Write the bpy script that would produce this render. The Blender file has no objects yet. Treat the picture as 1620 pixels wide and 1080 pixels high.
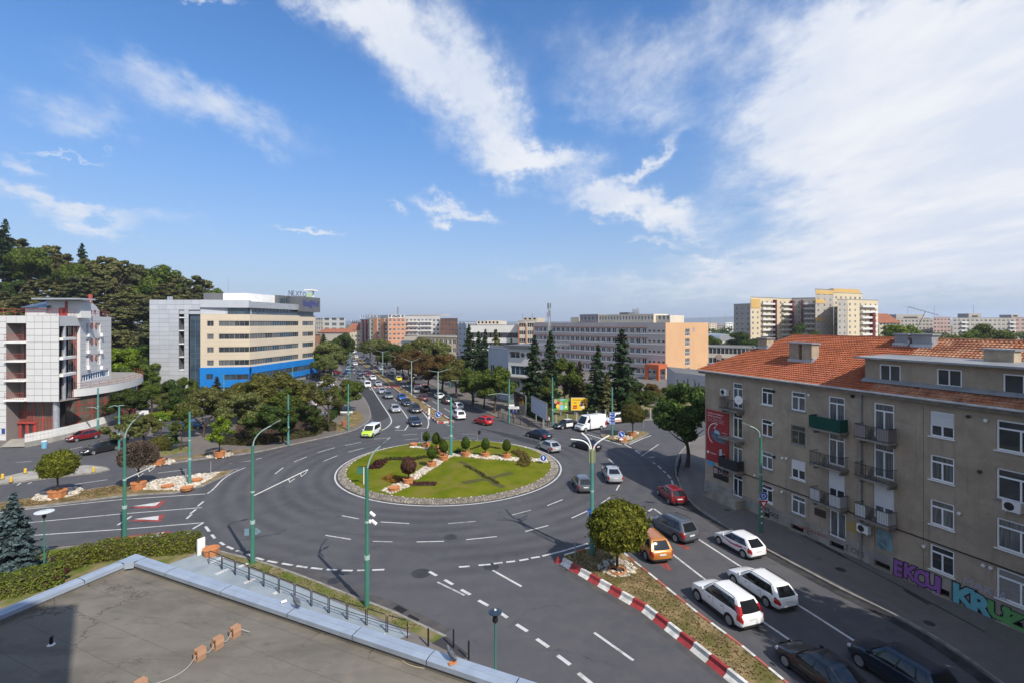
import bpy,math,random
import numpy as np
from mathutils import Vector,Matrix
random.seed(7);RNG=np.random.default_rng(11)
SC=bpy.context.scene
COL=SC.collection
# ------------------------------------------------------------------ camera
FPX,HY,CH=790.0,511.0,18.0
cam_d=bpy.data.cameras.new('camera');cam=bpy.data.objects.new('camera',cam_d);COL.objects.link(cam)
cam_d.sensor_width=36.0;cam_d.lens=FPX/1620*36;cam_d.shift_y=-(540-HY)/1620
cam_d.clip_start=0.1;cam_d.clip_end=20000
cam.location=(0,0,CH);cam.rotation_euler=(math.pi/2,0,0)
SC.camera=cam
# ------------------------------------------------------------------ sun
SUN_EL=math.radians(44.0)
sx,sy=0.634,-0.773
SUN_DIR=Vector((sx*math.cos(SUN_EL),sy*math.cos(SUN_EL),math.sin(SUN_EL)))
sl=bpy.data.lights.new('sun','SUN');sl.energy=3.9;sl.angle=math.radians(0.55);sl.color=(1.0,0.93,0.83)
so=bpy.data.objects.new('sun',sl);COL.objects.link(so);so.location=(60,-80,120)
so.rotation_euler=SUN_DIR.to_track_quat('Z','Y').to_euler()
# ------------------------------------------------------------------ exposure
SC.view_settings.view_transform='Standard';SC.view_settings.look='None'
SC.view_settings.exposure=0.53;SC.view_settings.gamma=1.0
SC.view_settings.use_curve_mapping=False
try:
 SC.cycles.use_denoising=True;SC.cycles.denoiser='OPENIMAGEDENOISE'
 SC.cycles.max_bounces=6;SC.cycles.transparent_max_bounces=6
 SC.cycles.sample_clamp_indirect=6
except Exception:pass
# ------------------------------------------------------------------ node helpers
class NT:
 def __init__(s,tree):s.t=tree;s.n=tree.nodes;s.l=tree.links
 def new(s,typ,**kw):
  n=s.n.new(typ)
  for k,v in kw.items():setattr(n,k,v)
  return n
 def set(s,sock,v):
  if hasattr(v,'is_linked')or isinstance(v,bpy.types.NodeSocket):s.l.new(v,sock)
  else:sock.default_value=v
 def math(s,op,a,b=0.0,c=0.0,clamp=False):
  n=s.new('ShaderNodeMath',operation=op);n.use_clamp=clamp
  s.set(n.inputs[0],a);s.set(n.inputs[1],b);s.set(n.inputs[2],c);return n.outputs[0]
 def vmath(s,op,a,b=(0,0,0),scale=None):
  n=s.new('ShaderNodeVectorMath',operation=op)
  s.set(n.inputs[0],a)
  if scale is not None:s.set(n.inputs['Scale'],scale)
  else:s.set(n.inputs[1],b)
  return n.outputs['Value']if op in('DOT_PRODUCT','LENGTH','DISTANCE')else n.outputs[0]
 def noise(s,vec,scale,detail=4,rough=0.55,dist=0.0,out='Fac'):
  n=s.new('ShaderNodeTexNoise');s.set(n.inputs['Vector'],vec);n.inputs['Scale'].default_value=scale
  n.inputs['Detail'].default_value=detail;n.inputs['Roughness'].default_value=rough
  n.inputs['Distortion'].default_value=dist;return n.outputs[out]
 def ramp(s,fac,a,b,smooth=True):
  n=s.new('ShaderNodeMapRange');n.interpolation_type='SMOOTHSTEP' if smooth else 'LINEAR'
  s.set(n.inputs['Value'],fac);n.inputs['From Min'].default_value=a;n.inputs['From Max'].default_value=b
  return n.outputs[0]
 def mix(s,fac,a,b):
  n=s.new('ShaderNodeMix',data_type='RGBA');s.set(n.inputs[0],fac)
  s.set(n.inputs[6],a if not isinstance(a,tuple)else(*a[:3],1));s.set(n.inputs[7],b if not isinstance(b,tuple)else(*b[:3],1))
  return n.outputs[2]
 def mapping(s,vec,scale=(1,1,1),rot=(0,0,0),loc=(0,0,0)):
  n=s.new('ShaderNodeMapping');s.set(n.inputs[0],vec)
  n.inputs['Location'].default_value=loc;n.inputs['Rotation'].default_value=rot;n.inputs['Scale'].default_value=scale
  return n.outputs[0]
# ------------------------------------------------------------------ world: sky with clouds
world=bpy.data.worlds.new('World');SC.world=world;world.use_nodes=True
w=NT(world.node_tree)
for n in list(w.n):w.n.remove(n)
out=w.new('ShaderNodeOutputWorld');bg=w.new('ShaderNodeBackground');w.l.new(bg.outputs[0],out.inputs[0])
SKY_STRENGTH=0.102
bg.inputs['Strength'].default_value=SKY_STRENGTH
sky=w.new('ShaderNodeTexSky',sky_type='NISHITA');sky.sun_disc=False
sky.sun_elevation=SUN_EL;sky.sun_rotation=math.atan2(sx,sy)
sky.altitude=600;sky.air_density=1.0;sky.dust_density=0.6;sky.ozone_density=2.0
tc=w.new('ShaderNodeTexCoord');D=w.vmath('NORMALIZE',tc.outputs['Generated'])
hs=w.new('ShaderNodeHueSaturation');w.l.new(sky.outputs[0],hs.inputs['Color'])
hs.inputs['Saturation'].default_value=1.15;hs.inputs['Value'].default_value=1.0;hs.inputs['Hue'].default_value=0.5
skycol=hs.outputs[0]
sep=w.new('ShaderNodeSeparateXYZ');w.l.new(D,sep.inputs[0])
zz=w.math('MAXIMUM',w.math('ADD',sep.outputs[2],0.10),0.03)
skycol=w.vmath('MULTIPLY',skycol,w.mix(w.ramp(sep.outputs[2],0.0,0.38,False),(0.76,0.70,0.78),(0.57,1.0,1.30)))
comb=w.new('ShaderNodeCombineXYZ')
w.l.new(w.math('DIVIDE',sep.outputs[0],zz),comb.inputs[0]);w.l.new(w.math('DIVIDE',sep.outputs[1],zz),comb.inputs[1])
PL=comb.outputs[0]
warpn=w.noise(PL,1.7,5,0.6,out='Color')
warp=w.vmath('SCALE',w.vmath('SUBTRACT',warpn,(0.5,0.5,0.5)),scale=0.10)
warpn2=w.noise(D,11.0,6,0.65,out='Color')
warp2=w.vmath('SCALE',w.vmath('SUBTRACT',warpn2,(0.5,0.5,0.5)),scale=0.13)
DW=w.vmath('ADD',w.vmath('ADD',D,warp),warp2)
def skydir(px,py):
 v=Vector(((px-810)/FPX,1.0,(HY-py)/FPX));return v.normalized()
def blob(px,py,rx,ry,ang,amp):
 c=skydir(px,py);a=math.radians(ang)
 r1=(skydir(px+10*math.cos(a),py+10*math.sin(a))-c);k1=r1.length/10
 r2=(skydir(px-10*math.sin(a),py+10*math.cos(a))-c);k2=r2.length/10
 r1.normalize();r2.normalize()
 d=w.vmath('SUBTRACT',DW,tuple(c))
 u=w.math('DIVIDE',w.vmath('DOT_PRODUCT',d,tuple(r1)),rx*k1)
 v=w.math('DIVIDE',w.vmath('DOT_PRODUCT',d,tuple(r2)),ry*k2)
 q=w.math('ADD',w.math('MULTIPLY',u,u),w.math('MULTIPLY',v,v))
 return w.math('MULTIPLY',w.math('EXPONENT',w.math('MULTIPLY',q,-1.0)),amp)
CLOUDS=[(1500,180,330,210,0,1.25),(1315,235,130,90,30,0.62),(1360,60,190,100,0,0.8),(1440,400,330,70,-4,0.85),(1620,330,200,150,0,0.9),
          (960,95,120,70,25,0.42),(1030,180,70,40,20,0.36),(1100,60,110,60,0,0.42),
          (600,35,150,60,28,0.62),(705,95,140,88,48,0.78),(780,190,85,48,50,0.66),(860,258,92,26,6,1.0),(520,0,130,22,8,0.45),
          (985,318,100,24,8,1.15),(1060,350,62,20,12,0.8),(1020,262,62,10,-35,0.8),(722,335,62,15,13,1.05),(490,363,58,7,7,0.85),(630,342,32,7,12,0.5),
          (270,150,190,48,20,0.46),(400,200,140,44,15,0.42),(110,180,150,36,14,0.48),(20,255,60,18,12,0.6),(100,234,110,5,9,0.55),
          (110,335,230,24,6,0.52),(60,310,120,12,8,0.45),(330,2,70,10,5,0.7),(300,345,90,10,5,0.25),(860,432,130,10,6,0.45),(1020,388,60,7,3,0.45),
          (1200,420,210,16,2,0.5),(1380,455,380,34,0,0.55),(1050,455,220,16,0,0.32),(930,180,60,34,30,0.34),(600,470,700,16,0,0.14)]
tot=None
for c in CLOUDS:
 b=blob(*c);tot=b if tot is None else w.math('ADD',tot,b)
beh=w.math('ADD',w.math('MULTIPLY',w.ramp(sep.outputs[1],0.25,-0.3),0.68),w.math('MULTIPLY',w.ramp(sep.outputs[2],0.55,0.85),0.38))  # unseen cloud cover behind and overhead, raised to whiten the fill light
tot=w.math('ADD',tot,beh)
PLS=w.mapping(PL,scale=(1.0,0.55,1),rot=(0,0,0.5))
n1=w.noise(PLS,3.2,9,0.62,0.25)
n2=w.noise(PLS,13.0,6,0.6,0.2)
n3=w.noise(PLS,38.0,5,0.65,0.3)
nn=w.math('ADD',w.math('ADD',w.math('MULTIPLY',n1,0.56),w.math('MULTIPLY',n2,0.30)),w.math('MULTIPLY',n3,0.14))
den=w.math('ADD',w.math('MULTIPLY',tot,0.72),w.math('MULTIPLY',w.math('SUBTRACT',nn,0.5),w.math('ADD',w.math('MULTIPLY',w.math('MINIMUM',tot,1.0),1.85),0.10)))
den=w.ramp(den,0.09,0.80)
den=w.math('MULTIPLY',den,w.ramp(sep.outputs[2],-0.02,0.10))
shade=w.noise(PLS,2.0,5,0.6)
ccol=w.mix(w.ramp(shade,0.35,0.7),(4.9,5.35,6.2),(6.25,6.35,6.6))
hz=w.math('MULTIPLY',w.math('EXPONENT',w.math('MULTIPLY',w.math('MAXIMUM',sep.outputs[2],0.0),-5.0)),0.98)
skyb=w.mix(hz,skycol,(3.1,3.95,5.25))
w.l.new(w.mix(w.math('MULTIPLY',den,0.97),skyb,ccol),bg.inputs['Color'])
# ------------------------------------------------------------------ geometry helpers
def G(px,py,z=0.0):
 s=(CH-z)/(py-HY);return Vector(((px-810)*s,FPX*s,z))
def GX(px,Y):return(px-810)/FPX*Y
def ZY(py,Y):return CH-(py-HY)/FPX*Y
KIDS={}
def link(o,parent=None):
 COL.objects.link(o)
 if parent is not None:
  o.parent=parent;KIDS.setdefault(parent.name,[]).append(o)
 return o
def thing(name,label,cat,loc=(0,0,0),rz=0.0,group=None,scale=1.0):
 o=bpy.data.objects.new(name,None);o.empty_display_size=0.2
 o.location=loc;o.rotation_euler=(0,0,rz);o.scale=(scale,)*3 if not isinstance(scale,tuple)else scale
 return tag(link(o),label,cat,group)
def tag(o,label=None,cat=None,group=None,kind=None):
 if label:o['label']=label
 if cat:o['category']=cat
 if group:o['group']=group
 if kind:o['kind']=kind
 return o
def dup(root,loc=None,rz=None,label=None,group=None,scale=None,recolor=None):
 r=root.copy();link(r)
 if loc is not None:r.location=loc
 if rz is not None:r.rotation_euler=(0,0,rz)
 if scale is not None:r.scale=scale if isinstance(scale,tuple)else(scale,)*3
 if label:r['label']=label
 if group:r['group']=group
 def rec(a,b):
  for ch in list(KIDS.get(a.name,[])):
   c=ch.copy();link(c,b)
   if recolor and c.material_slots and c.material_slots[0].material in recolor:
    m=recolor[c.material_slots[0].material]
    c.material_slots[0].link='OBJECT';c.material_slots[0].material=m
   rec(ch,c)
 rec(root,r);return r
def inst(name,me,parent,loc=(0,0,0),rz=0.0,scale=None):
 o=bpy.data.objects.new(name,me);link(o,parent);o.location=loc;o.rotation_euler=(0,0,rz)
 if scale:o.scale=scale
 return o
class MB:
 def __init__(s):s.v=[];s.f=[];s.m=[]
 def add(s,vs,fs,m=0):
  b=len(s.v);s.v+=[tuple(p)for p in vs];s.f+=[tuple(i+b for i in f)for f in fs];s.m+=[m]*len(fs);return s
 def box(s,x0,x1,y0,y1,z0,z1,m=0):
  return s.add([(x0,y0,z0),(x1,y0,z0),(x1,y1,z0),(x0,y1,z0),(x0,y0,z1),(x1,y0,z1),(x1,y1,z1),(x0,y1,z1)],
                     [(3,2,1,0),(4,5,6,7),(0,1,5,4),(1,2,6,5),(2,3,7,6),(3,0,4,7)],m)
 def obox(s,c,ex,lx,ly,z0,z1,m=0):
  ex=Vector((ex[0],ex[1])).normalized();ey=Vector((-ex.y,ex.x));c=Vector((c[0],c[1]))
  q=[c+ex*a*lx/2+ey*b*ly/2 for a,b in((-1,-1),(1,-1),(1,1),(-1,1))]
  return s.prism([(p.x,p.y)for p in q],z0,z1,m)
 def quad(s,a,b,c,d,m=0):return s.add([a,b,c,d],[(0,1,2,3)],m)
 def poly(s,pts,z,m=0):
  n=len(pts);ar=sum(pts[i][0]*pts[(i+1)%n][1]-pts[(i+1)%n][0]*pts[i][1]for i in range(n))
  if ar<0:pts=pts[::-1]
  return s.add([(p[0],p[1],z)for p in pts],[tuple(range(n))],m)
 def prism(s,pts,z0,z1,m=0,bottom=True):
  n=len(pts);ar=sum(pts[i][0]*pts[(i+1)%n][1]-pts[(i+1)%n][0]*pts[i][1]for i in range(n))
  if ar<0:pts=pts[::-1]
  vs=[(p[0],p[1],z0)for p in pts]+[(p[0],p[1],z1)for p in pts]
  fs=[tuple(range(n,2*n))]+[(i,(i+1)%n,n+(i+1)%n,n+i)for i in range(n)]
  if bottom:fs.append(tuple(range(n-1,-1,-1)))
  return s.add(vs,fs,m)
 def tube(s,pts,r,n=8,m=0,caps=True):
  pts=[Vector(p)for p in pts];k=len(pts);rs=r if isinstance(r,(list,tuple))else[r]*k
  vs=[];up=Vector((0,0,1))
  d0=(pts[1]-pts[0]).normalized();a=d0.cross(up)
  if a.length<0.05:a=Vector((1,0,0))
  a.normalize()
  for i,p in enumerate(pts):
   d=(pts[min(i+1,k-1)]-pts[max(i-1,0)]).normalized()
   a=(a-d*a.dot(d)).normalized();b=d.cross(a)
   for j in range(n):
    t=2*math.pi*j/n;vs.append(p+(a*math.cos(t)+b*math.sin(t))*rs[i])
  fs=[(i*n+j,i*n+(j+1)%n,(i+1)*n+(j+1)%n,(i+1)*n+j)for i in range(k-1)for j in range(n)]
  if caps:fs+=[tuple(range(n-1,-1,-1)),tuple((k-1)*n+j for j in range(n))]
  return s.add(vs,fs,m)
 def lathe(s,prof,n=12,c=(0,0,0),m=0,axis='z'):
  vs=[]
  for r,z in prof:
   for j in range(n):
    t=2*math.pi*j/n;x,y=r*math.cos(t),r*math.sin(t)
    vs.append((c[0]+x,c[1]+y,c[2]+z)if axis=='z' else(c[0]+x,c[1]+z,c[2]+y))
  k=len(prof);fs=[(i*n+j,i*n+(j+1)%n,(i+1)*n+(j+1)%n,(i+1)*n+j)for i in range(k-1)for j in range(n)]
  fs+=[tuple(range(n-1,-1,-1)),tuple((k-1)*n+j for j in range(n))]
  return s.add(vs,fs,m)
 def strip(s,pts,width,z,m=0,off=0.0):
  """flat ribbon of given width along a ground polyline"""
  P=[Vector((p[0],p[1]))for p in pts];L=[];R=[]
  for i,p in enumerate(P):
   d=(P[min(i+1,len(P)-1)]-P[max(i-1,0)]).normalized();nrm=Vector((-d.y,d.x))
   L.append(p+nrm*(off+width/2));R.append(p+nrm*(off-width/2))
  n=len(P)
  return s.add([(p.x,p.y,z)for p in R]+[(p.x,p.y,z)for p in L],[(i,i+1,n+i+1,n+i)for i in range(n-1)],m)
 def wallstrip(s,pts,width,z0,z1,m=0,off=0.0):
  P=[Vector((p[0],p[1]))for p in pts];n=len(P);vs=[]
  for i,p in enumerate(P):
   d=(P[min(i+1,n-1)]-P[max(i-1,0)]).normalized();nr=Vector((-d.y,d.x))
   a=p+nr*(off-width/2);b=p+nr*(off+width/2)
   vs+=[(a.x,a.y,z0),(b.x,b.y,z0),(b.x,b.y,z1),(a.x,a.y,z1)]
  fs=[]
  for i in range(n-1):
   o=4*i
   for j in range(4):fs.append((o+j,o+4+j,o+4+(j+1)%4,o+(j+1)%4))
  fs+=[(0,1,2,3),(4*n-1,4*n-2,4*n-3,4*n-4)]
  return s.add(vs,fs,m)
 def mesh(s,name,mats,smooth=False,angle=35):
  me=bpy.data.meshes.new(name);me.from_pydata(s.v,[],s.f)
  mats=mats if isinstance(mats,(list,tuple))else[mats]
  for m in mats:me.materials.append(m)
  if len(mats)>1:me.polygons.foreach_set('material_index',s.m)
  if smooth:
   me.polygons.foreach_set('use_smooth',[True]*len(me.polygons))
   me.set_sharp_from_angle(angle=math.radians(angle))
  me.update();return me
 def build(s,name,mats,parent=None,smooth=False,kind=None,angle=35):
  o=bpy.data.objects.new(name,s.mesh(name,mats,smooth,angle));link(o,parent)
  if kind:o['kind']=kind
  return o
def fixnormals(o):
 import bmesh
 bm=bmesh.new();bm.from_mesh(o.data);bmesh.ops.recalc_face_normals(bm,faces=bm.faces[:]);bm.to_mesh(o.data);bm.free();return o
def np_mesh(name,V,Q,mat,smooth=False):
 me=bpy.data.meshes.new(name);V=np.asarray(V,np.float32);Q=np.asarray(Q,np.int32);n,k=Q.shape
 me.vertices.add(len(V));me.vertices.foreach_set('co',V.ravel())
 me.loops.add(n*k);me.loops.foreach_set('vertex_index',Q.ravel())
 me.polygons.add(n);me.polygons.foreach_set('loop_start',np.arange(0,n*k,k,dtype=np.int32))
 me.update(calc_edges=True);me.validate()
 if smooth:me.polygons.foreach_set('use_smooth',[True]*n)
 me.materials.append(mat);return me
_FC={}
def text_mb(txt,size,mb,place,off=0.0,m=0,align='LEFT'):
 """flat lettering: place(u, v) gives the 3D point of a lettering coordinate"""
 key=(txt,size,off,align)
 if key not in _FC:
  cu=bpy.data.curves.new('lettering','FONT');cu.body=txt;cu.size=size;cu.offset=off;cu.align_x=align;cu.resolution_u=3
  ob=bpy.data.objects.new('lettering',cu);COL.objects.link(ob)
  dg=bpy.context.evaluated_depsgraph_get();me=bpy.data.meshes.new_from_object(ob.evaluated_get(dg))
  _FC[key]=([tuple(v.co)for v in me.vertices],[tuple(p.vertices)for p in me.polygons])
  bpy.data.objects.remove(ob);bpy.data.curves.remove(cu);bpy.data.meshes.remove(me)
 vs,fs=_FC[key]
 return mb.add([place(v[0],v[1])for v in vs],fs,m)
# ------------------------------------------------------------------ materials
def lin(c):return tuple(((x/255)/12.92 if x/255<=0.04045 else((x/255+0.055)/1.055)**2.4)for x in c)
def mat(name,col,rough=0.8,col2=None,scale=1.0,lo=0.35,hi=0.65,metal=0.0,bump=0.0,bscale=30.0,coat=0.0,spec=0.5,stretch=(1,1,1),detail=5,emit=None,island=0.0,col3=None,scale3=0.2,objrand=0.0):
 m=bpy.data.materials.new(name);m.use_nodes=True;t=NT(m.node_tree);b=t.n['Principled BSDF']
 b.inputs['Roughness'].default_value=rough;b.inputs['Metallic'].default_value=metal
 b.inputs['Specular IOR Level'].default_value=spec if rough<0.7 else(min(spec,0.12)if rough<0.93 else 0.02)
 if coat:b.inputs['Coat Weight'].default_value=coat;b.inputs['Coat Roughness'].default_value=0.04
 geo=t.new('ShaderNodeNewGeometry');pos=geo.outputs['Position']
 c=(*col,1)
 if col2 is not None:
  v=t.mapping(pos,scale=stretch)if stretch!=(1,1,1)else pos
  c=t.mix(t.ramp(t.noise(v,scale,detail,0.6),lo,hi),col,col2)
 if col3 is not None:
  c=t.mix(t.ramp(t.noise(pos,scale3,4,0.6,0.3),0.48,0.68),c,col3)
 if island or objrand:
  h=t.new('ShaderNodeHueSaturation');t.set(h.inputs['Color'],c)
  r=geo.outputs['Random Per Island']if island else 0.5
  val=t.math('ADD',t.math('MULTIPLY',t.math('SUBTRACT',r,0.5),2*island),1.0)
  if objrand:
   oi=t.new('ShaderNodeObjectInfo')
   val=t.math('MULTIPLY',val,t.math('ADD',t.math('MULTIPLY',t.math('SUBTRACT',oi.outputs['Random'],0.5),2*objrand),1.0))
  t.set(h.inputs['Value'],val);c=h.outputs[0]
 t.set(b.inputs['Base Color'],c)
 if bump:
  bn=t.new('ShaderNodeBump');bn.inputs['Strength'].default_value=bump;bn.inputs['Distance'].default_value=0.02
  t.l.new(t.noise(pos,bscale,4,0.6),bn.inputs['Height']);t.l.new(bn.outputs[0],b.inputs['Normal'])
 if emit:b.inputs['Emission Color'].default_value=(*emit[0],1);b.inputs['Emission Strength'].default_value=emit[1]
 return m
def leafmat(name,col,col2,trans=0.38,var=0.35,objrand=0.18):
 m=bpy.data.materials.new(name);m.use_nodes=True;t=NT(m.node_tree)
 for n in list(t.n):t.n.remove(n)
 o=t.new('ShaderNodeOutputMaterial');d=t.new('ShaderNodeBsdfPrincipled');tr=t.new('ShaderNodeBsdfTranslucent');mx=t.new('ShaderNodeMixShader')
 d.inputs['Roughness'].default_value=0.55;d.inputs['Specular IOR Level'].default_value=0.10
 geo=t.new('ShaderNodeNewGeometry');oi=t.new('ShaderNodeObjectInfo')
 f=t.math('ADD',t.math('MULTIPLY',geo.outputs['Random Per Island'],0.6),t.math('MULTIPLY',t.noise(geo.outputs['Position'],0.9,3),0.5))
 c=t.mix(t.ramp(f,0.25,0.85),col,col2)
 h=t.new('ShaderNodeHueSaturation');t.set(h.inputs['Color'],c)
 t.set(h.inputs['Value'],t.math('MULTIPLY',t.math('ADD',t.math('MULTIPLY',t.math('SUBTRACT',geo.outputs['Random Per Island'],0.5),2*var),1.0),t.math('ADD',t.math('MULTIPLY',t.math('SUBTRACT',oi.outputs['Random'],0.5),2*objrand),1.0)))
 t.set(h.inputs['Hue'],t.math('ADD',t.math('MULTIPLY',t.math('SUBTRACT',oi.outputs['Random'],0.5),0.03),0.5))
 t.l.new(h.outputs[0],d.inputs['Base Color']);t.l.new(h.outputs[0],tr.inputs['Color'])
 mx.inputs[0].default_value=trans;t.l.new(d.outputs[0],mx.inputs[1]);t.l.new(tr.outputs[0],mx.inputs[2]);t.l.new(mx.outputs[0],o.inputs[0])
 return m
M={}
M['white_paint']=mat('white_paint',(0.78,0.78,0.76),0.5,(0.70,0.70,0.68),0.7)
M['upvc']=mat('white_window_frame',(0.82,0.83,0.84),0.35)
M['glass']=mat('window_glass',(0.022,0.028,0.034),0.04,(0.05,0.055,0.06),0.35,spec=0.65)
M['glass_b']=mat('window_glass_curtained',(0.16,0.17,0.17),0.12,(0.07,0.075,0.08),1.6,stretch=(6,6,0.3),spec=0.6)
M['glass_c']=mat('window_glass_tinted',(0.03,0.055,0.085),0.04,(0.05,0.09,0.13),0.3,spec=0.8)
M['glass_d']=mat('window_glass_brown',(0.085,0.066,0.05),0.05,(0.15,0.12,0.095),0.25,spec=0.7)
M['dark']=mat('dark_opening',(0.02,0.02,0.022),0.8)
M['black_metal']=mat('black_metal',(0.018,0.018,0.02),0.45,metal=0.2)
M['grey_metal']=mat('grey_metal',(0.35,0.36,0.37),0.4,metal=0.6)
M['steel']=mat('galvanised_steel',(0.50,0.52,0.55),0.4,(0.40,0.42,0.45),2.0,metal=0.5)
M['pole_green']=mat('green_pole_paint',(0.036,0.145,0.102),0.45,(0.050,0.175,0.132),0.8,stretch=(1,1,0.3))
M['pole_pale']=mat('pale_green_arm_paint',(0.30,0.42,0.38),0.45)
M['pole_teal']=mat('teal_pole_paint',(0.055,0.20,0.18),0.45,(0.075,0.235,0.21),0.8)
M['lamp_grey']=mat('lamp_head_grey',(0.20,0.22,0.24),0.4,metal=0.3)
M['concrete']=mat('concrete',(0.30,0.29,0.27),0.9,(0.22,0.21,0.20),1.2,bump=0.2)
M['terracotta']=mat('terracotta_planter',(0.50,0.21,0.09),0.8,(0.42,0.17,0.07),3.0)
M['bark']=mat('bark',(0.10,0.075,0.055),0.95,(0.06,0.045,0.035),6.0,stretch=(1,1,0.2),bump=0.5)
M['bark_pale']=mat('pale_bark',(0.42,0.40,0.36),0.9)
M['stone_white']=mat('white_stones',(0.54,0.50,0.43),0.85,(0.38,0.33,0.27),2.5,island=0.32)
M['soil']=mat('soil',(0.085,0.060,0.045),0.95,(0.05,0.036,0.028),3.0,bump=0.6,bscale=20)
# ================================================================== GROUND, ROADS, PAVEMENTS
def asphalt(name,col,col2,dust,sc=1.0):
 m=bpy.data.materials.new(name);m.use_nodes=True;t=NT(m.node_tree);b=t.n['Principled BSDF']
 geo=t.new('ShaderNodeNewGeometry');p=geo.outputs['Position']
 big=t.ramp(t.noise(p,0.06*sc,5,0.6,0.4),0.35,0.7);mid=t.ramp(t.noise(p,0.7*sc,6,0.7,0.2),0.3,0.75);fine=t.noise(p,28,3,0.7)
 c=t.mix(big,col,col2);c=t.mix(t.math('MULTIPLY',mid,0.55),c,dust)
 r=t.vmath('DISTANCE',p,(-7.7,63.1,0.0));wv_=t.math('MULTIPLY',t.math('ADD',t.math('SINE',t.math('MULTIPLY',r,3.3)),1.0),0.5)
 near=t.math('MULTIPLY',t.ramp(r,33.0,26.0),t.ramp(t.noise(p,0.12,4),0.30,0.60));c=t.mix(t.math('MULTIPLY',t.math('MULTIPLY',wv_,near),0.42),c,(0.036,0.036,0.041))
 oil=t.ramp(t.noise(p,0.33,7,0.72),0.60,0.70);c=t.mix(t.math('MULTIPLY',oil,0.45),c,(0.034,0.034,0.038))
 lt=t.ramp(t.noise(p,0.16,6,0.7,0.8),0.58,0.70);c=t.mix(t.math('MULTIPLY',lt,0.35),c,(0.115,0.110,0.106))
 h=t.new('ShaderNodeHueSaturation');t.set(h.inputs['Color'],c)
 t.set(h.inputs['Value'],t.math('ADD',t.math('MULTIPLY',fine,0.55),0.72));
 v=t.new('ShaderNodeTexVoronoi',feature='DISTANCE_TO_EDGE');v.inputs['Scale'].default_value=0.10*sc
 wv=t.vmath('ADD',p,t.vmath('SCALE',t.noise(p,0.5,5,0.7,out='Color'),scale=2.6));t.set(v.inputs['Vector'],wv)
 crack=t.math('MULTIPLY',t.math('SUBTRACT',1.0,t.ramp(v.outputs['Distance'],0.0,0.006)),t.ramp(t.noise(p,0.05,3),0.52,0.62))
 c2=t.mix(t.math('MULTIPLY',crack,0.6),h.outputs[0],(0.02,0.02,0.022))
 t.set(b.inputs['Base Color'],c2);b.inputs['Roughness'].default_value=0.82;b.inputs['Specular IOR Level'].default_value=0.22
 bn=t.new('ShaderNodeBump');bn.inputs['Strength'].default_value=0.25;bn.inputs['Distance'].default_value=0.01
 t.l.new(t.noise(p,45,3,0.7),bn.inputs['Height']);t.l.new(bn.outputs[0],b.inputs['Normal'])
 return m
M['asphalt']=asphalt('road_asphalt',(0.066,0.067,0.077),(0.086,0.087,0.096),(0.108,0.105,0.104))
M['asphalt_dark']=asphalt('dark_asphalt',(0.036,0.036,0.040),(0.044,0.044,0.048),(0.055,0.054,0.054))
M['pavement']=asphalt('pavement_asphalt',(0.125,0.112,0.106),(0.155,0.140,0.132),(0.18,0.165,0.150),2.0)
M['tar']=mat('tar_repair',(0.026,0.026,0.029),0.65,(0.038,0.038,0.04),1.5)  # real tar, and the painted lamp shadows on the road
M['line']=mat('road_paint',(0.50,0.50,0.50),0.7,(0.22,0.22,0.22),1.8,lo=0.46,hi=0.78,detail=8)
M['line_worn']=mat('worn_road_paint',(0.40,0.40,0.40),0.8,(0.15,0.15,0.15),2.2,lo=0.42,hi=0.75,detail=8)
M['line_red']=mat('red_road_paint',(0.30,0.06,0.055),0.8,(0.12,0.05,0.05),2.0,lo=0.4,hi=0.75,detail=8)
M['kerb']=mat('kerb_stone',(0.27,0.255,0.235),0.9,(0.18,0.165,0.15),1.5,bump=0.2)
M['land']=mat('land',(0.075,0.085,0.045),0.95,(0.13,0.115,0.075),0.02,col3=(0.045,0.06,0.03),scale3=0.006)
M['lawn']=mat('lawn',(0.082,0.112,0.006),0.95,(0.135,0.142,0.014),0.38,bump=0.7,bscale=14,col3=(0.145,0.130,0.030),scale3=0.32)
M['dry_grass']=mat('dry_grass',(0.26,0.19,0.10),0.95,(0.14,0.105,0.055),0.9,bump=0.8,bscale=12,col3=(0.11,0.105,0.035),scale3=0.5)
M['verge']=mat('verge_grass',(0.085,0.12,0.02),0.95,(0.20,0.165,0.09),0.7,bump=0.8,bscale=14,col3=(0.25,0.19,0.13),scale3=0.25)
M['red_block']=mat('red_kerb_paint',(0.34,0.035,0.035),0.6,(0.24,0.03,0.03),2.5)
M['white_block']=mat('white_kerb_paint',(0.66,0.65,0.62),0.65,(0.44,0.43,0.40),1.8)
def PX(*a,z=0.0):return[G(p[0],p[1],z)for p in a]
def structure(mb,name,m,**k):return mb.build(name,m,kind='structure',**k)
structure(MB().poly([(-4000,-300),(4000,-300),(4000,9000),(-4000,9000)],-0.05),'ground',M['land'])
MA,MZ=G(682.6,652.6),G(564,567)
BD=Vector((MZ.x-MA.x,MZ.y-MA.y,0)).normalized();BR=Vector((BD.y,-BD.x,0));M0=MA
def BV(s,o,z=0.0):p=M0+BD*s+BR*o;return Vector((p.x,p.y,z))
LK=(G(579,637)-M0).dot(BR);RK=(G(779,656)-M0).dot(BR)
BH=math.atan2(BD.y,BD.x)
mb=MB()
mb.poly([(-150,-12),(34,-12),(75,60),(110,125),(-15,150),(-60,135),(-150,120)],0.0)
structure(mb,'road',M['asphalt'])
mb=MB();q=[BV(20,LK-6),BV(900,LK-6),BV(900,RK+6),BV(20,RK+6)]
mb.poly([(p.x,p.y)for p in q],0.004);structure(mb,'boulevard_road',M['asphalt'])
mb=MB();mb.poly([tuple(p[:2])for p in PX((569,616),(588,655),(592,668),(606,664),(617,658),(605,640),(581,603),(571,603))],0.008)
structure(mb,'bus_lane_road',M['asphalt_dark'])
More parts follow.
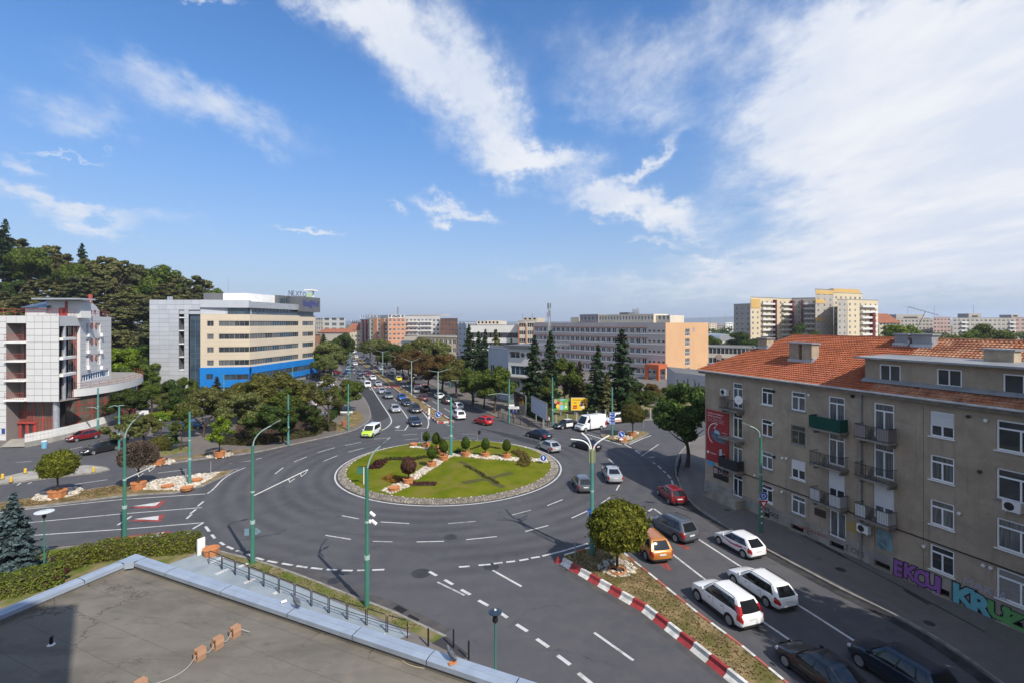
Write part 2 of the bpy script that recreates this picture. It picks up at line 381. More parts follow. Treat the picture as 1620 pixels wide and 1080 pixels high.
def raised(name,pts,m,z=0.12,kerb=None,kw=0.18,km=None,closed=False):
 pts=[(p[0],p[1])for p in pts]
 o=structure(MB().prism(pts,-0.04,z,bottom=False),name,m)
 if kerb:
  kp=[pts[i]for i in kerb]
  structure(MB().wallstrip(kp,kw,-0.03,z+0.015),name.replace('pavement','kerb')if 'pavement' in name else name+'_kerb',km or M['kerb'])
 return o
def smooth(pts,it=2,closed=False):
 P=[Vector(p[:2])for p in pts]
 for _ in range(it):
  Q=[]if closed else[P[0]]
  n=len(P)
  for i in range(n if closed else n-1):
   a,b=P[i],P[(i+1)%n]
   Q+=[a*0.75+b*0.25,a*0.25+b*0.75]
  if not closed:Q.append(P[-1])
  P=Q
 return[(p.x,p.y)for p in P]
kp=smooth(PX((215,744),(260,734.5),(300,728.5),(361,721),(404,715.5),(457,704),(522,690),(557,682),(578,671),(587,661),(585,646),(577,631)),2)
e1,e2=BV(40,LK),BV(900,LK)
pts=kp+[(e1.x,e1.y),(e2.x,e2.y),(-700,900),(-300,160)]+[tuple(p[:2])for p in PX((0,659),(60,664),(130,668),(175,690),(190,716))]
raised('park_pavement',pts,M['pavement'],kerb=range(0,len(kp)+2))
kp=smooth(PX((1200,652),(1120,657),(1050,662),(1010,665),(960,666),(905,671),(868,679.5),(845,680),(830,677),(805,669),(779,656)),2)
e1,e2=BV(30,RK),BV(900,RK)
pts=kp+[(e1.x,e1.y),(e2.x,e2.y),(700,900),(300,130)]
raised('far_pavement',pts,M['pavement'],kerb=range(0,len(kp)+2))
kp=smooth(PX((1240,672),(1140,681),(1100,694),(1075,715),(1068,737),(1070,752),(1079,777),(1096,799),(1127,820),(1168,845),(1215,871),(1280,906),(1340,938),(1420,975),(1506,1025),(1580,1079)),2)
last=Vector(kp[-1]);dd=(last-Vector(kp[-6])).normalized();kp.append(tuple(last+dd*30))
pts=kp+[(95,-10),(110,90)]
raised('near_pavement',pts,M['pavement'],kerb=range(0,len(kp)))
raised('forecourt_pavement',[p for p in PX((0,707),(40,703),(100,690),(170,672),(225,655),(228,648))]+[(-130,175),(-300,150),(-160,60)],M['pavement'],kerb=range(0,6))
kp=smooth(PX((-160,895),(0,879),(75,869),(192,859),(262,855),(318,862),(345,873),(411,889),(487,916),(560,946),(614,966),(659,987),(705,1009)),1)
pts=kp+[tuple(G(740,1040)[:2]),(-1.5,16),(-4,-8),(-140,-8)]
raised('verge_pavement',pts,M['pavement'],kerb=range(0,len(kp)))
pp=[tuple(p[:2])for p in PX((-150,897),(0,881),(75,871),(192,861),(262,857),(312,862),(318,900),(150,960),(-200,1000))]
structure(MB().poly(pp,0.125),'hedge_lawn',M['verge'])
pp=[tuple(p[:2])for p in PX((332,871),(345,875),(411,891),(487,918),(560,948),(614,968),(659,989),(700,1009),(688,1021),(655,1003),(560,962),(450,918),(340,876))]
structure(MB().poly(pp,0.13),'verge_grass',M['verge'])
M['deck']=mat('blue_grey_deck',(0.26,0.30,0.33),0.8,(0.21,0.25,0.28),0.8)
pp=[tuple(p[:2])for p in PX((318,876),(332,878),(450,922),(560,966),(650,1006),(560,1040),(330,960),(250,900))]
structure(MB().poly(pp,0.130),'parking_deck',M['deck'])
mb=MB()
for a,b in(((333,893),(352,883)),((341,911),(362,902)),((386,925),(405,917)),((433,942),(445,936)),((378,899),(392,893))):mb.strip(PX(a,b),0.35,0.136)
structure(mb,'parking_markings',M['line'])
pp=[tuple(p[:2])for p in PX((250,690),(330,672),(300,655),(240,668))]
structure(MB().poly(pp,0.126),'park_path',M['asphalt'])
pp=[tuple(p[:2])for p in PX((330,640),(470,646),(520,612),(540,590),(470,598),(330,618))]
structure(MB().poly(pp,0.126),'car_park',M['asphalt'])
pp=smooth(PX((528,686),(563,676),(576,664),(573,655),(560,648),(545,660),(532,672)),2,True)
structure(MB().poly(pp,0.127),'dry_lawn',M['dry_grass'])
pp=smooth(PX((222,739),(260,731),(300,725.5),(361,718.5),(404,713),(400,710),(361,714),(300,721),(262,726),(200,740)),1,True)
structure(MB().poly(pp,0.128),'roadside_verge',M['dry_grass'])
pp=[tuple(p[:2])for p in PX((215,719),(245,712),(300,704),(305,714),(262,722),(225,728))]
structure(MB().poly(pp,0.1275),'park_lawn',M['verge'])
pp=[tuple(p[:2])for p in PX((205,668),(240,652),(305,640),(330,655),(250,668),(215,686))]
structure(MB().poly(pp,0.129),'side_lawn',M['lawn'])
pp=[tuple(p[:2])for p in PX((395,706),(500,690),(520,672),(500,650),(380,655),(370,690))]
structure(MB().poly(pp,0.1265),'shrub_ground',M['soil'])
pp=[tuple(p[:2])for p in PX((800,640),(880,668),(930,661),(1050,654),(1150,645),(1150,622),(830,612))]
structure(MB().poly(pp,0.127),'conifer_lawn',M['verge'])
pv=MB();pv.strip(PX((1200,812),(1300,864),(1420,927),(1560,1003)),0.14,0.1235);pv.strip(PX((1290,858),(1340,885)),0.35,0.1245);pv.strip(PX((1430,935),(1470,958)),0.3,0.1245)
for x,y,r in((1150,806,.3),(1330,900,.35),(1470,985,.3)):pv.lathe([(r,.121),(r,.1255)],14,tuple(G(x,y,.12)[:2])+(0,))
structure(pv,'pavement_repairs',M['tar'])
# ---- islands
def island(name,pts,top,z=0.14,km=None):
 structure(MB().prism([tuple(p[:2])for p in pts],-0.04,z,bottom=False),name,top)
 c=list(pts)+[pts[0],pts[1]]
 structure(MB().wallstrip([tuple(p[:2])for p in c],0.16,-0.03,z+0.02),name+'_kerb',km or M['kerb'])
isl=smooth(PX((378,742),(347,747.5),(282,754.5),(240,760.5),(125,777.5),(37,791),(-60,806),(-60,818),(0,808.5),(125,793.5),(207,783),(300,778.5)),1,True)
island('splitter_island',isl,M['dry_grass'])
isl=smooth(PX((-40,770),(0,766),(33,762),(120,751),(150,748.5),(180,741.5),(130,735.5),(50,745),(0,757),(-40,762)),1,True)
M['pale_conc']=mat('pale_concrete',(0.36,0.34,0.30),0.9,(0.26,0.25,0.23),0.8)
island('bollard_island',isl,M['pale_conc'])
isl=smooth(PX((944,689.5),(985.5,702),(994.5,700.5),(1026,687),(1024,683.5),(1002,681.8),(971,684.4)),1,True)
island('triangle_island',isl,M['dry_grass'])
wl=PX((890,890),(1020,965),(1097,1025),(1180,1092),(1290,1180));wr=PX((956,863),(984,876),(1026,910),(1103,973.5),(1174,1027),(1239,1081),(1330,1160))
wedge=[wl[0]]+wl[1:]+wr[::-1]+[G(893,881.5)]
structure(MB().prism([tuple(p[:2])for p in wedge],-0.04,0.20,bottom=False),'wedge_island',M['dry_grass'])
def blocks(path,step,h,foot,name,alt,parent):
 """kerb blocks with an upright face and a sloping foot, one object per block, alternating paint"""
 P=[Vector((p[0],p[1]))for p in path];k=0
 for a,b in zip(P[:-1],P[1:]):
  n=max(1,round((b-a).length/step));L=(b-a).length/n;ang=math.atan2((b-a).y,(b-a).x)
  key=(name,round(L,3))
  for i in range(n):
   m=alt[k%2];k+=1
   mb=MB();pr=[(-foot,0.0),(-0.06,h*0.42),(0.0,h),(0.20,h),(0.20,0.0)]
   g=0.012
   vs=[(g,-y,z)for y,z in pr]+[(L-g,-y,z)for y,z in pr];n5=5
   mb.add(vs,[(0,1,2,3,4),(9,8,7,6,5)]+[(j,5+j,5+(j+1)%5,(j+1)%5)for j in range(5)])
   kk=(key,m.name)
   if kk not in BLK:BLK[kk]=mb.mesh(name,m)
   p=a+(b-a)*(i/n)
   o=inst(name,BLK[kk],parent,(p.x,p.y,0),ang)
BLK={}
wk=thing('painted_kerb','red and white painted kerb blocks along the wedge traffic island','kerb',(0,0,0))
blocks(wl[::-1],1.02,0.36,0.30,'kerb_block',(M['red_block'],M['white_block']),wk)
for ch in KIDS[wk.name]:pass
wk2=thing('low_kerb','low red and white kerb on the lane side of the wedge island','kerb',(0,0,0))
def lowkerb(path,step,parent,name='kerb_stone',h=0.24,wd=0.16,alt=None,k=0):
 alt=alt or(M['white_block'],M['red_pale'])
 P=[Vector((p[0],p[1]))for p in path]
 for a,b in zip(P[:-1],P[1:]):
  n=max(1,round((b-a).length/step));L=(b-a).length/n;ang=math.atan2((b-a).y,(b-a).x)
  for i in range(n):
   m=alt[k%len(alt)];k+=1;kk=(name,round(L,2),h,wd,m.name)
   if kk not in BLK:BLK[kk]=MB().box(0.01,L-0.01,-wd/2,wd/2,0.0,h).mesh(name,m)
   p=a+(b-a)*(i/n);inst(name,BLK[kk],parent,(p.x,p.y,0),ang)
M['red_pale']=mat('faded_red_kerb_paint',(0.42,0.13,0.10),0.7,(0.32,0.10,0.08),2.0)
lowkerb([wr[0],wr[1],wr[2],wr[3],wr[4],wr[5],wr[6]],1.0,wk2)
lowkerb([G(893,881.5),wr[0]],1.0,wk2)
# ---- roundabout
RC=Vector((-7.7,63.1));RL,RG=13.85,12.55
def circ(r,n=96,a0=0,a1=2*math.pi,c=RC):return[(c.x+r*math.cos(a0+(a1-a0)*i/n),c.y+r*math.sin(a0+(a1-a0)*i/n))for i in range(n+1)]
M['cobble_base']=mat('cobble_joint',(0.13,0.115,0.095),0.95,(0.09,0.08,0.065),3)
ring=MB();a=circ(RL-0.35);b=circ(RG);nn_=len(a)
ring.add([(p[0],p[1],0.03)for p in a]+[(p[0],p[1],0.30)for p in b]+[(p[0],p[1],-0.02)for p in a],[(i,i+1,nn_+i+1,nn_+i)for i in range(nn_-1)]+[(2*nn_+i,2*nn_+i+1,i+1,i)for i in range(nn_-1)])
structure(ring,'cobble_apron',M['cobble_base'])
def scatter_stones(name,spots,m,r0,r1,flat=0.6,kind='stuff',parent=None):
 V=[];F=[]
 base=[(-1,-1,-.2),(1,-1,-.2),(1,1,-.2),(-1,1,-.2),(-.7,-.7,1),(.7,-.7,1),(.7,.7,1),(-.7,.7,1)]
 fs=[(4,5,6,7),(0,1,5,4),(1,2,6,5),(2,3,7,6),(3,0,4,7)]
 for(x,y,z)in spots:
  r=random.uniform(r0,r1);t=random.uniform(0,6.28);ca,sa=math.cos(t),math.sin(t);ax=random.uniform(.75,1.25);o=len(V)
  tx,ty=random.uniform(-.35,.35),random.uniform(-.35,.35)
  for(u,v,q)in base:
   u2,v2=u*r*ax*random.uniform(.8,1.1),v*r/ax*random.uniform(.8,1.1);V.append((x+ca*u2-sa*v2,y+sa*u2+ca*v2,z+q*r*flat+tx*u2+ty*v2))
  F+=[tuple(i+o for i in f)for f in fs]
 me=bpy.data.meshes.new(name);me.from_pydata(V,[],F);me.materials.append(m)
 o=bpy.data.objects.new(name,me);link(o,parent);o['kind']=kind;return o
M['cobble']=mat('cobbles',(0.30,0.275,0.24),0.9,(0.20,0.18,0.155),2.0,island=0.35)
sp=[]
for i,r in enumerate(np.arange(RG+0.10,RL-0.38,0.155)):
 n=int(2*math.pi*r/0.17)
 for j in range(n):
  t=2*math.pi*(j+0.5*(i%2))/n+random.uniform(-.004,.004);zz_=0.03+(RL-0.35-r)/(RL-0.35-RG)*0.27
  sp.append((RC.x+r*math.cos(t),RC.y+r*math.sin(t),zz_))
scatter_stones('apron_cobbles',sp,M['cobble'],0.062,0.082,0.42)
sp=[]
for j in range(64):
 t=2*math.pi*j/64+random.uniform(-.02,.02);sp.append((RC.x+(RG+.05)*math.cos(t),RC.y+(RG+.05)*math.sin(t),0.30))
scatter_stones('edging_stones',sp,M['stone_white'],0.05,0.10,0.7)
def lawn_z(x,y):
 d=min(1.0,math.hypot(x-RC.x,y-RC.y)/RG);return 0.30+0.55*(1-d*d)
lw=MB();rings=12;nseg=72;vs=[(RC.x,RC.y,lawn_z(RC.x,RC.y))]
for i in range(1,rings+1):
 r=RG*i/rings
 for j in range(nseg):
  t=2*math.pi*j/nseg;x,y=RC.x+r*math.cos(t),RC.y+r*math.sin(t);vs.append((x,y,lawn_z(x,y)))
fs=[(0,1+j,1+(j+1)%nseg)for j in range(nseg)]
for i in range(1,rings):
 for j in range(nseg):
  a=1+(i-1)*nseg;b=1+i*nseg;fs.append((a+j,b+j,b+(j+1)%nseg,a+(j+1)%nseg))
lw.add(vs,fs);structure(lw,'roundabout_lawn',M['lawn'],smooth=True)
def GL(px,py):
 """ground point on the domed lawn below a picture point"""
 z=0.5
 for _ in range(4):p=G(px,py,z);z=lawn_z(p.x,p.y)
 return Vector((p.x,p.y,z))
def bandspots(path,width,n,onlawn=True,jit=1.0):
 P=[GL(*p)if onlawn else G(p[0],p[1])for p in path];L=[(P[i+1]-P[i]).length for i in range(len(P)-1)];T=sum(L);S=[]
 for _ in range(n):
  d=random.uniform(0,T);i=0
  while i<len(L)-1 and d>L[i]:d-=L[i];i+=1
  a,b=P[i],P[i+1];q=a+(b-a)*(d/L[i]);dr=(b-a).normalized();nr=Vector((-dr.y,dr.x,0));q=q+nr*random.uniform(-width/2,width/2)*jit
  S.append((q.x,q.y,(lawn_z(q.x,q.y)if onlawn else q.z)+0.02))
 return S
def lawnband(path,width,name,m,dz=0.012):
 P=[GL(*p)for p in path];mb=MB();D_=[]
 for a,b in zip(P[:-1],P[1:]):
  n=max(2,int((b-a).length/0.5))
  D_+=[a+(b-a)*(i/n)for i in range(n)]
 D_.append(P[-1]);vs=[]
 for i,p in enumerate(D_):
  d=(D_[min(i+1,len(D_)-1)]-D_[max(i-1,0)]).normalized();nr=Vector((-d.y,d.x,0))*(width/2*random.uniform(.6,1.25))
  for q in(p-nr,p+nr):vs.append((q.x,q.y,lawn_z(q.x,q.y)+dz))
 mb.add(vs,[(2*i,2*i+2,2*i+3,2*i+1)for i in range(len(D_)-1)]);return structure(mb,name,m)
M['bed']=mat('grassy_soil',(0.085,0.070,0.042),0.95,(0.075,0.085,0.024),1.3,bump=0.6,bscale=20)
LP1=[(610,778),(625,771),(642,765)];LP2=[(652,757),(675,741),(700,725),(713,718)];LP3=[(714,718),(760,722),(790,724),(820,726.5)];LP4=[(836,726),(866,729)]
LP5=[(648,706.5),(668,706),(690,711),(705,716)]
for i,(p,wd)in enumerate(((LP1,1.7),(LP2,1.35),(LP3,1.5),(LP4,1.4),(LP5,1.2))):
 lawnband(p,wd,'pebble_bed',M['soil'])
sp=[]
for p,wd,n in((LP1,1.7,190),(LP2,1.35,400),(LP3,1.5,430),(LP4,1.4,150),(LP5,1.2,150)):sp+=bandspots(p,wd,n)
scatter_stones('white_pebbles',sp,M['stone_white'],0.07,0.17,0.7)
for path,wd in(([(727,729),(742,736),(760,748),(768,754)],0.75),([(732,763),(750,760),(770,757),(790,752),(810,747)],1.0),([(770,757),(785,765),(797,770)],0.8),([(745,710),(757,705)],0.5),([(775,705),(792,709)],0.4)):
 lawnband(path,wd,'flower_bed',M['bed'],0.018)
lawnband([(598,732),(608,727),(625,725),(650,726),(672,722)],0.9,'flower_bed',M['soil'],0.018)
lawnband([(612,755),(632,762),(655,765),(690,765)],1.0,'flower_bed',M['soil'],0.018)
# ---- road markings
mk=MB();wo=MB();rd=MB()
def dash(mb,x0,y0,x1,y1,wd=0.14,z=0.012):mb.strip(PX((x0,y0),(x1,y1)),wd,z)
mk.strip(circ(RL-0.02,128),0.18,0.006)
for d in((502.5,715,530,707.5),(551,714.5,576,708),(546,704,571,699),(511,729,534,720),(541,815,567.5,820),(602.5,825,647.5,827.5),(515,846,555,852.5),(659,856.5,702.5,855.5),(737.5,853,786,848),(831,840,867.5,830.5),(866,799,890,789.5),(904,819,929,807.6),(951,795.6,965,786),(975,775,980,766),(963,725,971.5,733.5),(465,730,485,722),(435,749,448,739),(363,733,396,728),(405,726,414,723.5),(592,694,617,692),(636,687.5,660,686),(641,695,662,693.3),(700,692,720,692)):dash(mk,*d)
for d in((590,855.5,621,856.5),(709,827.5,752.5,824),(810,814,840,806),(730,686,752,686.4),(735,692,752,692.4),(868,692.5,880,693.5),(905,700,917,703)):dash(wo,*d)
for d in((348,857,355,861.5),(359,863.5,369,868),(374,870,384,874),(390,876,401,880),(405,881.5,417,885),(423,886.5,439,889.5),(446,890.5,463,893.5),(469,894.5,486,897),(492,897.5,510,899.5),(517,900,533,901.2),(541,901.5,558,902),(565,901.7,581,901.4),(589,901,608,900.3),(726,896.2,743,895),(757,893.5,776,892),(781,891,795,889),(801,888.5,815,887),(821.5,886,836,883.5),(840,882,854,880),(325,832,331,840),(335,845,340,851)):dash(mk,*d,wd=0.22)
dash(mk,858,879,890,871,0.2);dash(mk,890,871,930,859,0.2)
for d in((301,812,310,805),(313,800,322,792.5),(295,820,303,813),(290,849,303,838),(305,836,322,826)):dash(mk,*d,wd=0.2)
for d in((679,903.5,691,910),(703.5,916.5,716.5,924),(729.5,932,744,940),(757,949,772.5,957.5),(792,969,803,976.6),(817,987,834.5,998),(849,1010,868,1023),(882,1036,902,1051),(915,1064,938,1083)):dash(mk,*d,wd=0.24)
for d in((779.5,901.5,825,927),(940,1000,1002,1044),(1060,1085,1100,1115)):dash(mk,*d,wd=0.18)
dash(wo,692,920,735,941,0.15)
for pts in([(-30,814),(40,805),(195,789),(325,780.5)],[(-30,835),(55,825),(187,812.5),(320,802)],[(-20,851),(67,845),(200,836),(322,826)]):mk.strip(PX(*pts),0.15,0.006)
mk.strip(smooth(PX((328,780),(337,774),(352,757),(370,746),(388,739)),2),0.16,0.009)
mk.strip(PX((352,745.5),(378,741)),0.1,0.006)
mk.strip(PX((186,830),(208,816)),0.22,0.012)
for d in((117.5,765.5,170,758),(250,747.5,296,742),(362,733,398,728),(95,714,130,706),(25,731,50,729),(27,767,33,763),(44,765,50,762)):dash(mk,*d,wd=0.15)
for(t,a,b),(rt,ra,rb)in((((209,800.3),(254,793),(246,799.7)),((203,803),(264,790),(250,803))),(((211,820.5),(251.5,815),(250,822)),((202,823.5),(262,812.5),(254,824.5))),(((211,848.5),(260,841),(250,850)),((170,850.5),(272,839),(252,853)))):
 rd.poly([tuple(G(*p)[:2])for p in(rt,ra,rb)],0.006);mk.poly([tuple(G(*p)[:2])for p in(t,a,b)],0.012)
rd.strip(PX((1030,881),(1060,901)),0.22,0.006);rd.strip(PX((1060,901),(1047,880.5)),0.22,0.012);rd.strip(PX((1030,880),(1046,879)),0.25,0.016);rd.strip(PX((1075,860),(1090,868)),0.4,0.006)
for pts in([(1048,863.5),(1119,918.5),(1197.7,976),(1280,1032.5),(1345,1078)],[(1097,847),(1180,900.7),(1254,951),(1280,967),(1386,1035),(1450,1076)],[(1034.8,804),(1048,813.5)]):mk.strip(PX(*pts),0.17,0.006)
for d in((1015.5,815,1022,810),(1026,808,1032,804),(1032.6,731,1037,733),(1041,736,1046,741),(1049,744,1053,747),(1056,750,1061,756),(1062.5,759,1065,768),(988,702,999,708),(1005,712,1013,717)):dash(mk,*d,wd=0.2)
dash(wo,1015,720.5,1042,702,0.2);mk.strip(PX((996,702),(1012,695),(1030,688)),0.2,0.006);dash(wo,928,686,984,703,0.35)
mk.strip(smooth(PX((604,680),(612,676),(620,668),(618,659),(605,640),(590,616),(578,598),(571,588)),2),0.22,0.014)
mk.strip(smooth(PX((640,680),(645.5,673),(647.5,665),(640,653),(630,640.5)),2),0.2,0.014)
mk.strip(smooth(PX((676,677),(678.5,670),(677.5,662),(668,650),(655,636),(640,620)),2),0.2,0.014)
dash(wo,660,677,676,677,0.3,0.014);dash(wo,625,680,641,680,0.3,0.014)
mk.strip(PX((706,671),(716,674),(712,676)),0.2,0.014)
for o_,s0 in((LK*0.66,40),(LK*0.36,18),(RK*0.36,0),(RK*0.68,0)):
 s=s0
 while s<420:
  a,b=BV(s,o_),BV(s+4.5,o_);mk.strip([a,b],0.16,0.014);s+=11 if s<200 else 14
mk.strip([BV(42,LK*0.66),BV(500,LK*0.66)],0.16,0.0145)
cs=(G(606,611.5)-M0).dot(BD)
rd.poly([tuple(BV(cs-2,LK*.62)[:2]),tuple(BV(cs-2,-1.4)[:2]),tuple(BV(cs+2.0,-1.4)[:2]),tuple(BV(cs+2.0,LK*.62)[:2])],0.013)
rd.poly([tuple(BV(cs-1,RK*.55)[:2]),tuple(BV(cs-1,RK-.3)[:2]),tuple(BV(cs+3.0,RK-.3)[:2]),tuple(BV(cs+3.0,RK*.55)[:2])],0.013)
k=LK*.6
while k<RK-0.6:
 if abs(k)>1.4:wo.strip([BV(cs-1.8,k),BV(cs+1.8,k)],0.5,0.018)
 k+=1.0
rd.strip(PX((768,656),(786,660)),1.4,0.013)
mk.poly([tuple(G(*p)[:2])for p in((624,675),(633.5,672),(630,677))],0.014)
structure(mk,'road_markings',M['line']);structure(wo,'worn_markings',M['line_worn']);structure(rd,'red_markings',M['line_red'])
tr=MB()
for pts,wd in(([(517,851),(508,862),(505,873),(512,880)],0.14),([(532,899),(543,905),(552,907)],0.35),([(820,820),(831,834),(866,852),(888,862)],0.30),([(800,805),(808,815),(818,822),(835,815)],0.22),([(512,838),(560,845),(620,849),(680,842),(760,832)],0.05),([(470,800),(500,806),(540,808)],0.05),([(1100,700),(1090,690)],0.2)):  # wider strips are painted cast shadows of lamp posts and their arms
 tr.strip(smooth(PX(*pts),2),wd,0.0045)
for x,y,r in((713,848.5,0.55),(666,906,0.7),(777,895.5,0.6),(529,918,0.5),(1045,757,0.35),(1082,763,0.3)):tr.lathe([(r,0.002),(r,0.005)],14,tuple(G(x,y)))
for q in(((756,676),(800,690),(860,707),(890,705),(850,697),(800,684)),):tr.poly([tuple(G(*p)[:2])for p in q],0.0047)
structure(tr,'road_repairs',M['tar'])
M['dust']=mat('dusty_asphalt',(0.098,0.090,0.082),0.9,(0.066,0.065,0.069),0.9,lo=0.3,hi=0.62,detail=9);M['gutter']=mat('dirty_gutter',(0.030,0.029,0.030),0.85,(0.060,0.058,0.060),1.1,lo=0.35,hi=0.7,detail=9)
ds=MB();ds.strip(PX((345,867),(411,885),(487,911),(560,941),(614,960),(659,981),(702,1003)),1.3,0.0035);ds.strip(PX((888,897),(1016,972),(1092,1031),(1170,1092)),0.7,0.0035);ds.strip(PX((0,877),(75,867),(192,857),(255,853)),0.8,0.0035);ds.strip(PX((300,730),(361,723),(404,717.5),(457,706),(522,692),(556,684)),0.7,0.0035);structure(ds,'road_dust',M['dust'])
gu=MB();gu.strip(smooth(PX((1078,781),(1093,801),(1124,823),(1165,848),(1212,874.5),(1277,910),(1337,942),(1416,980),(1500,1031),(1570,1085)),2),0.75,0.0036);structure(gu,'road_gutter',M['gutter'])
gt=MB()
for x,y in((633,963),(652,978)):p=G(x,y);gt.obox(p,(0.8,-0.6),0.9,0.45,0.0,0.02)
structure(gt,'road_drains',M['dark'])
md=thing('boulevard_median','long narrow median of dry grass between red and white kerb stones','median',(0,0,0))
mpts=[G(692,670),G(712,667.5)]
s_tip=((mpts[0]+mpts[1])/2-M0).dot(BD)
pl=[BV(s_tip+1,-0.9),BV(s_tip+1,1.1),BV(cs-3,0.75),BV(420,0.75),BV(420,-0.75),BV(cs-3,-0.75)]
MB().prism([(p.x,p.y)for p in pl],-0.02,0.16).build('grass_bed',M['dry_grass'],md)
bl=thing('median_kerb','red and white kerb stones round the boulevard median','kerb',(0,0,0))
M['kerb_y']=mat('sunlit_kerb_concrete',(0.50,0.40,0.27),0.85,(0.40,0.32,0.22),1.5)  # yellowish tan is the concrete's own colour
lowkerb([BV(s_tip,-1.3),BV(s_tip+14,-1.15),BV(cs-4,-0.95)],1.0,bl,h=0.30,wd=0.25,alt=(M['white_block'],M['red_block']))
lowkerb([BV(s_tip,1.5),BV(s_tip+14,1.2),BV(cs-4,0.95)],1.6,bl,h=0.26,wd=0.22,alt=(M['white_block'],M['red_pale'],M['white_block']))
lowkerb([BV(s_tip,-1.3),BV(s_tip,1.5)],0.9,bl,h=0.30,wd=0.3,alt=(M['red_block'],M['white_block'],M['red_block']))
MB().wallstrip([BV(cs+3,-0.9),BV(420,-0.9)],0.2,0.0,0.22).build('kerb_run',M['kerb_y'],bl)
MB().wallstrip([BV(cs+3,0.9),BV(420,0.9)],0.2,0.0,0.22).build('kerb_run',M['kerb_y'],bl)
rdp=MB().poly([tuple(BV(cs-3,-1.2)[:2]),tuple(BV(cs-3,1.2)[:2]),tuple(BV(cs+2.4,1.2)[:2]),tuple(BV(cs+2.4,-1.2)[:2])],0.17);structure(rdp,'median_crossing',M['red_block'])
def poly_spots(px,n,z=0.15):
 P=[G(*p)for p in px];xs=[p.x for p in P];ys=[p.y for p in P];S=[]
 def inside(x,y):
  c=False;j=len(P)-1
  for i in range(len(P)):
   if(P[i].y>y)!=(P[j].y>y)and x<(P[j].x-P[i].x)*(y-P[i].y)/(P[j].y-P[i].y)+P[i].x:c=not c
   j=i
  return c
 while len(S)<n:
  x,y=random.uniform(min(xs),max(xs)),random.uniform(min(ys),max(ys))
  if inside(x,y):S.append((x,y,z))
 return S
def ring_spots(c,r0,r1,n,z):
 return[(c.x+r*math.cos(t),c.y+r*math.sin(t),z)for r,t in((math.sqrt(random.uniform(r0*r0,r1*r1)),random.uniform(0,6.283))for _ in range(n))]
sp=poly_spots([(205,772),(240,762),(282,755.5),(347,748),(340,754),(300,776.5),(260,776),(212,775)],1150)
sp+=ring_spots(G(92,783),0.5,2.0,260,0.15)+ring_spots(G(348,721),0.4,1.6,120,0.13)+ring_spots(G(252,733),0.4,1.7,80,0.13)
sp+=ring_spots(G(985,693),0.2,1.5,120,0.15)+ring_spots(G(998,685.5),0.2,1.2,80,0.15)
scatter_stones('island_pebbles',sp,M['stone_white'],0.08,0.17,0.7)
sp=ring_spots(G(976.5,902),0.62,1.3,170,0.21);scatter_stones('tree_ring_pebbles',sp,M['stone_white'],0.06,0.13,0.7)
sp=[(*G(*p)[:2],0.14)for p in((402,706),(404,707),(300,733),(165,757))]
def ridge(name,pts,Y,back,m):
 mb=MB();n=len(pts);vs=[]
 for px,py in pts:
  x=GX(px,Y);z=ZY(py,Y);vs+=[(x*0.93,Y*0.93,-2),(x,Y,z),(x*1.25,Y*1.25,z*0.6)]
 mb.add(vs,[(3*i+a,3*i+3+a,3*i+4+a,3*i+1+a)for i in range(n-1)for a in(0,1)]);return structure(mb,name,m,smooth=True,angle=180)
M['hill']=mat('far_hills',(0.055,0.075,0.075),1.0,(0.08,0.095,0.09),0.002)
ridge('far_hills',[(-200,508),(200,507),(420,507),(560,508),(700,507.5),(800,509),(950,508),(1060,504),(1120,502.5),(1165,500.5),(1210,502),(1300,506),(1450,507),(1620,505),(1900,507)],9000,0,M['hill'])
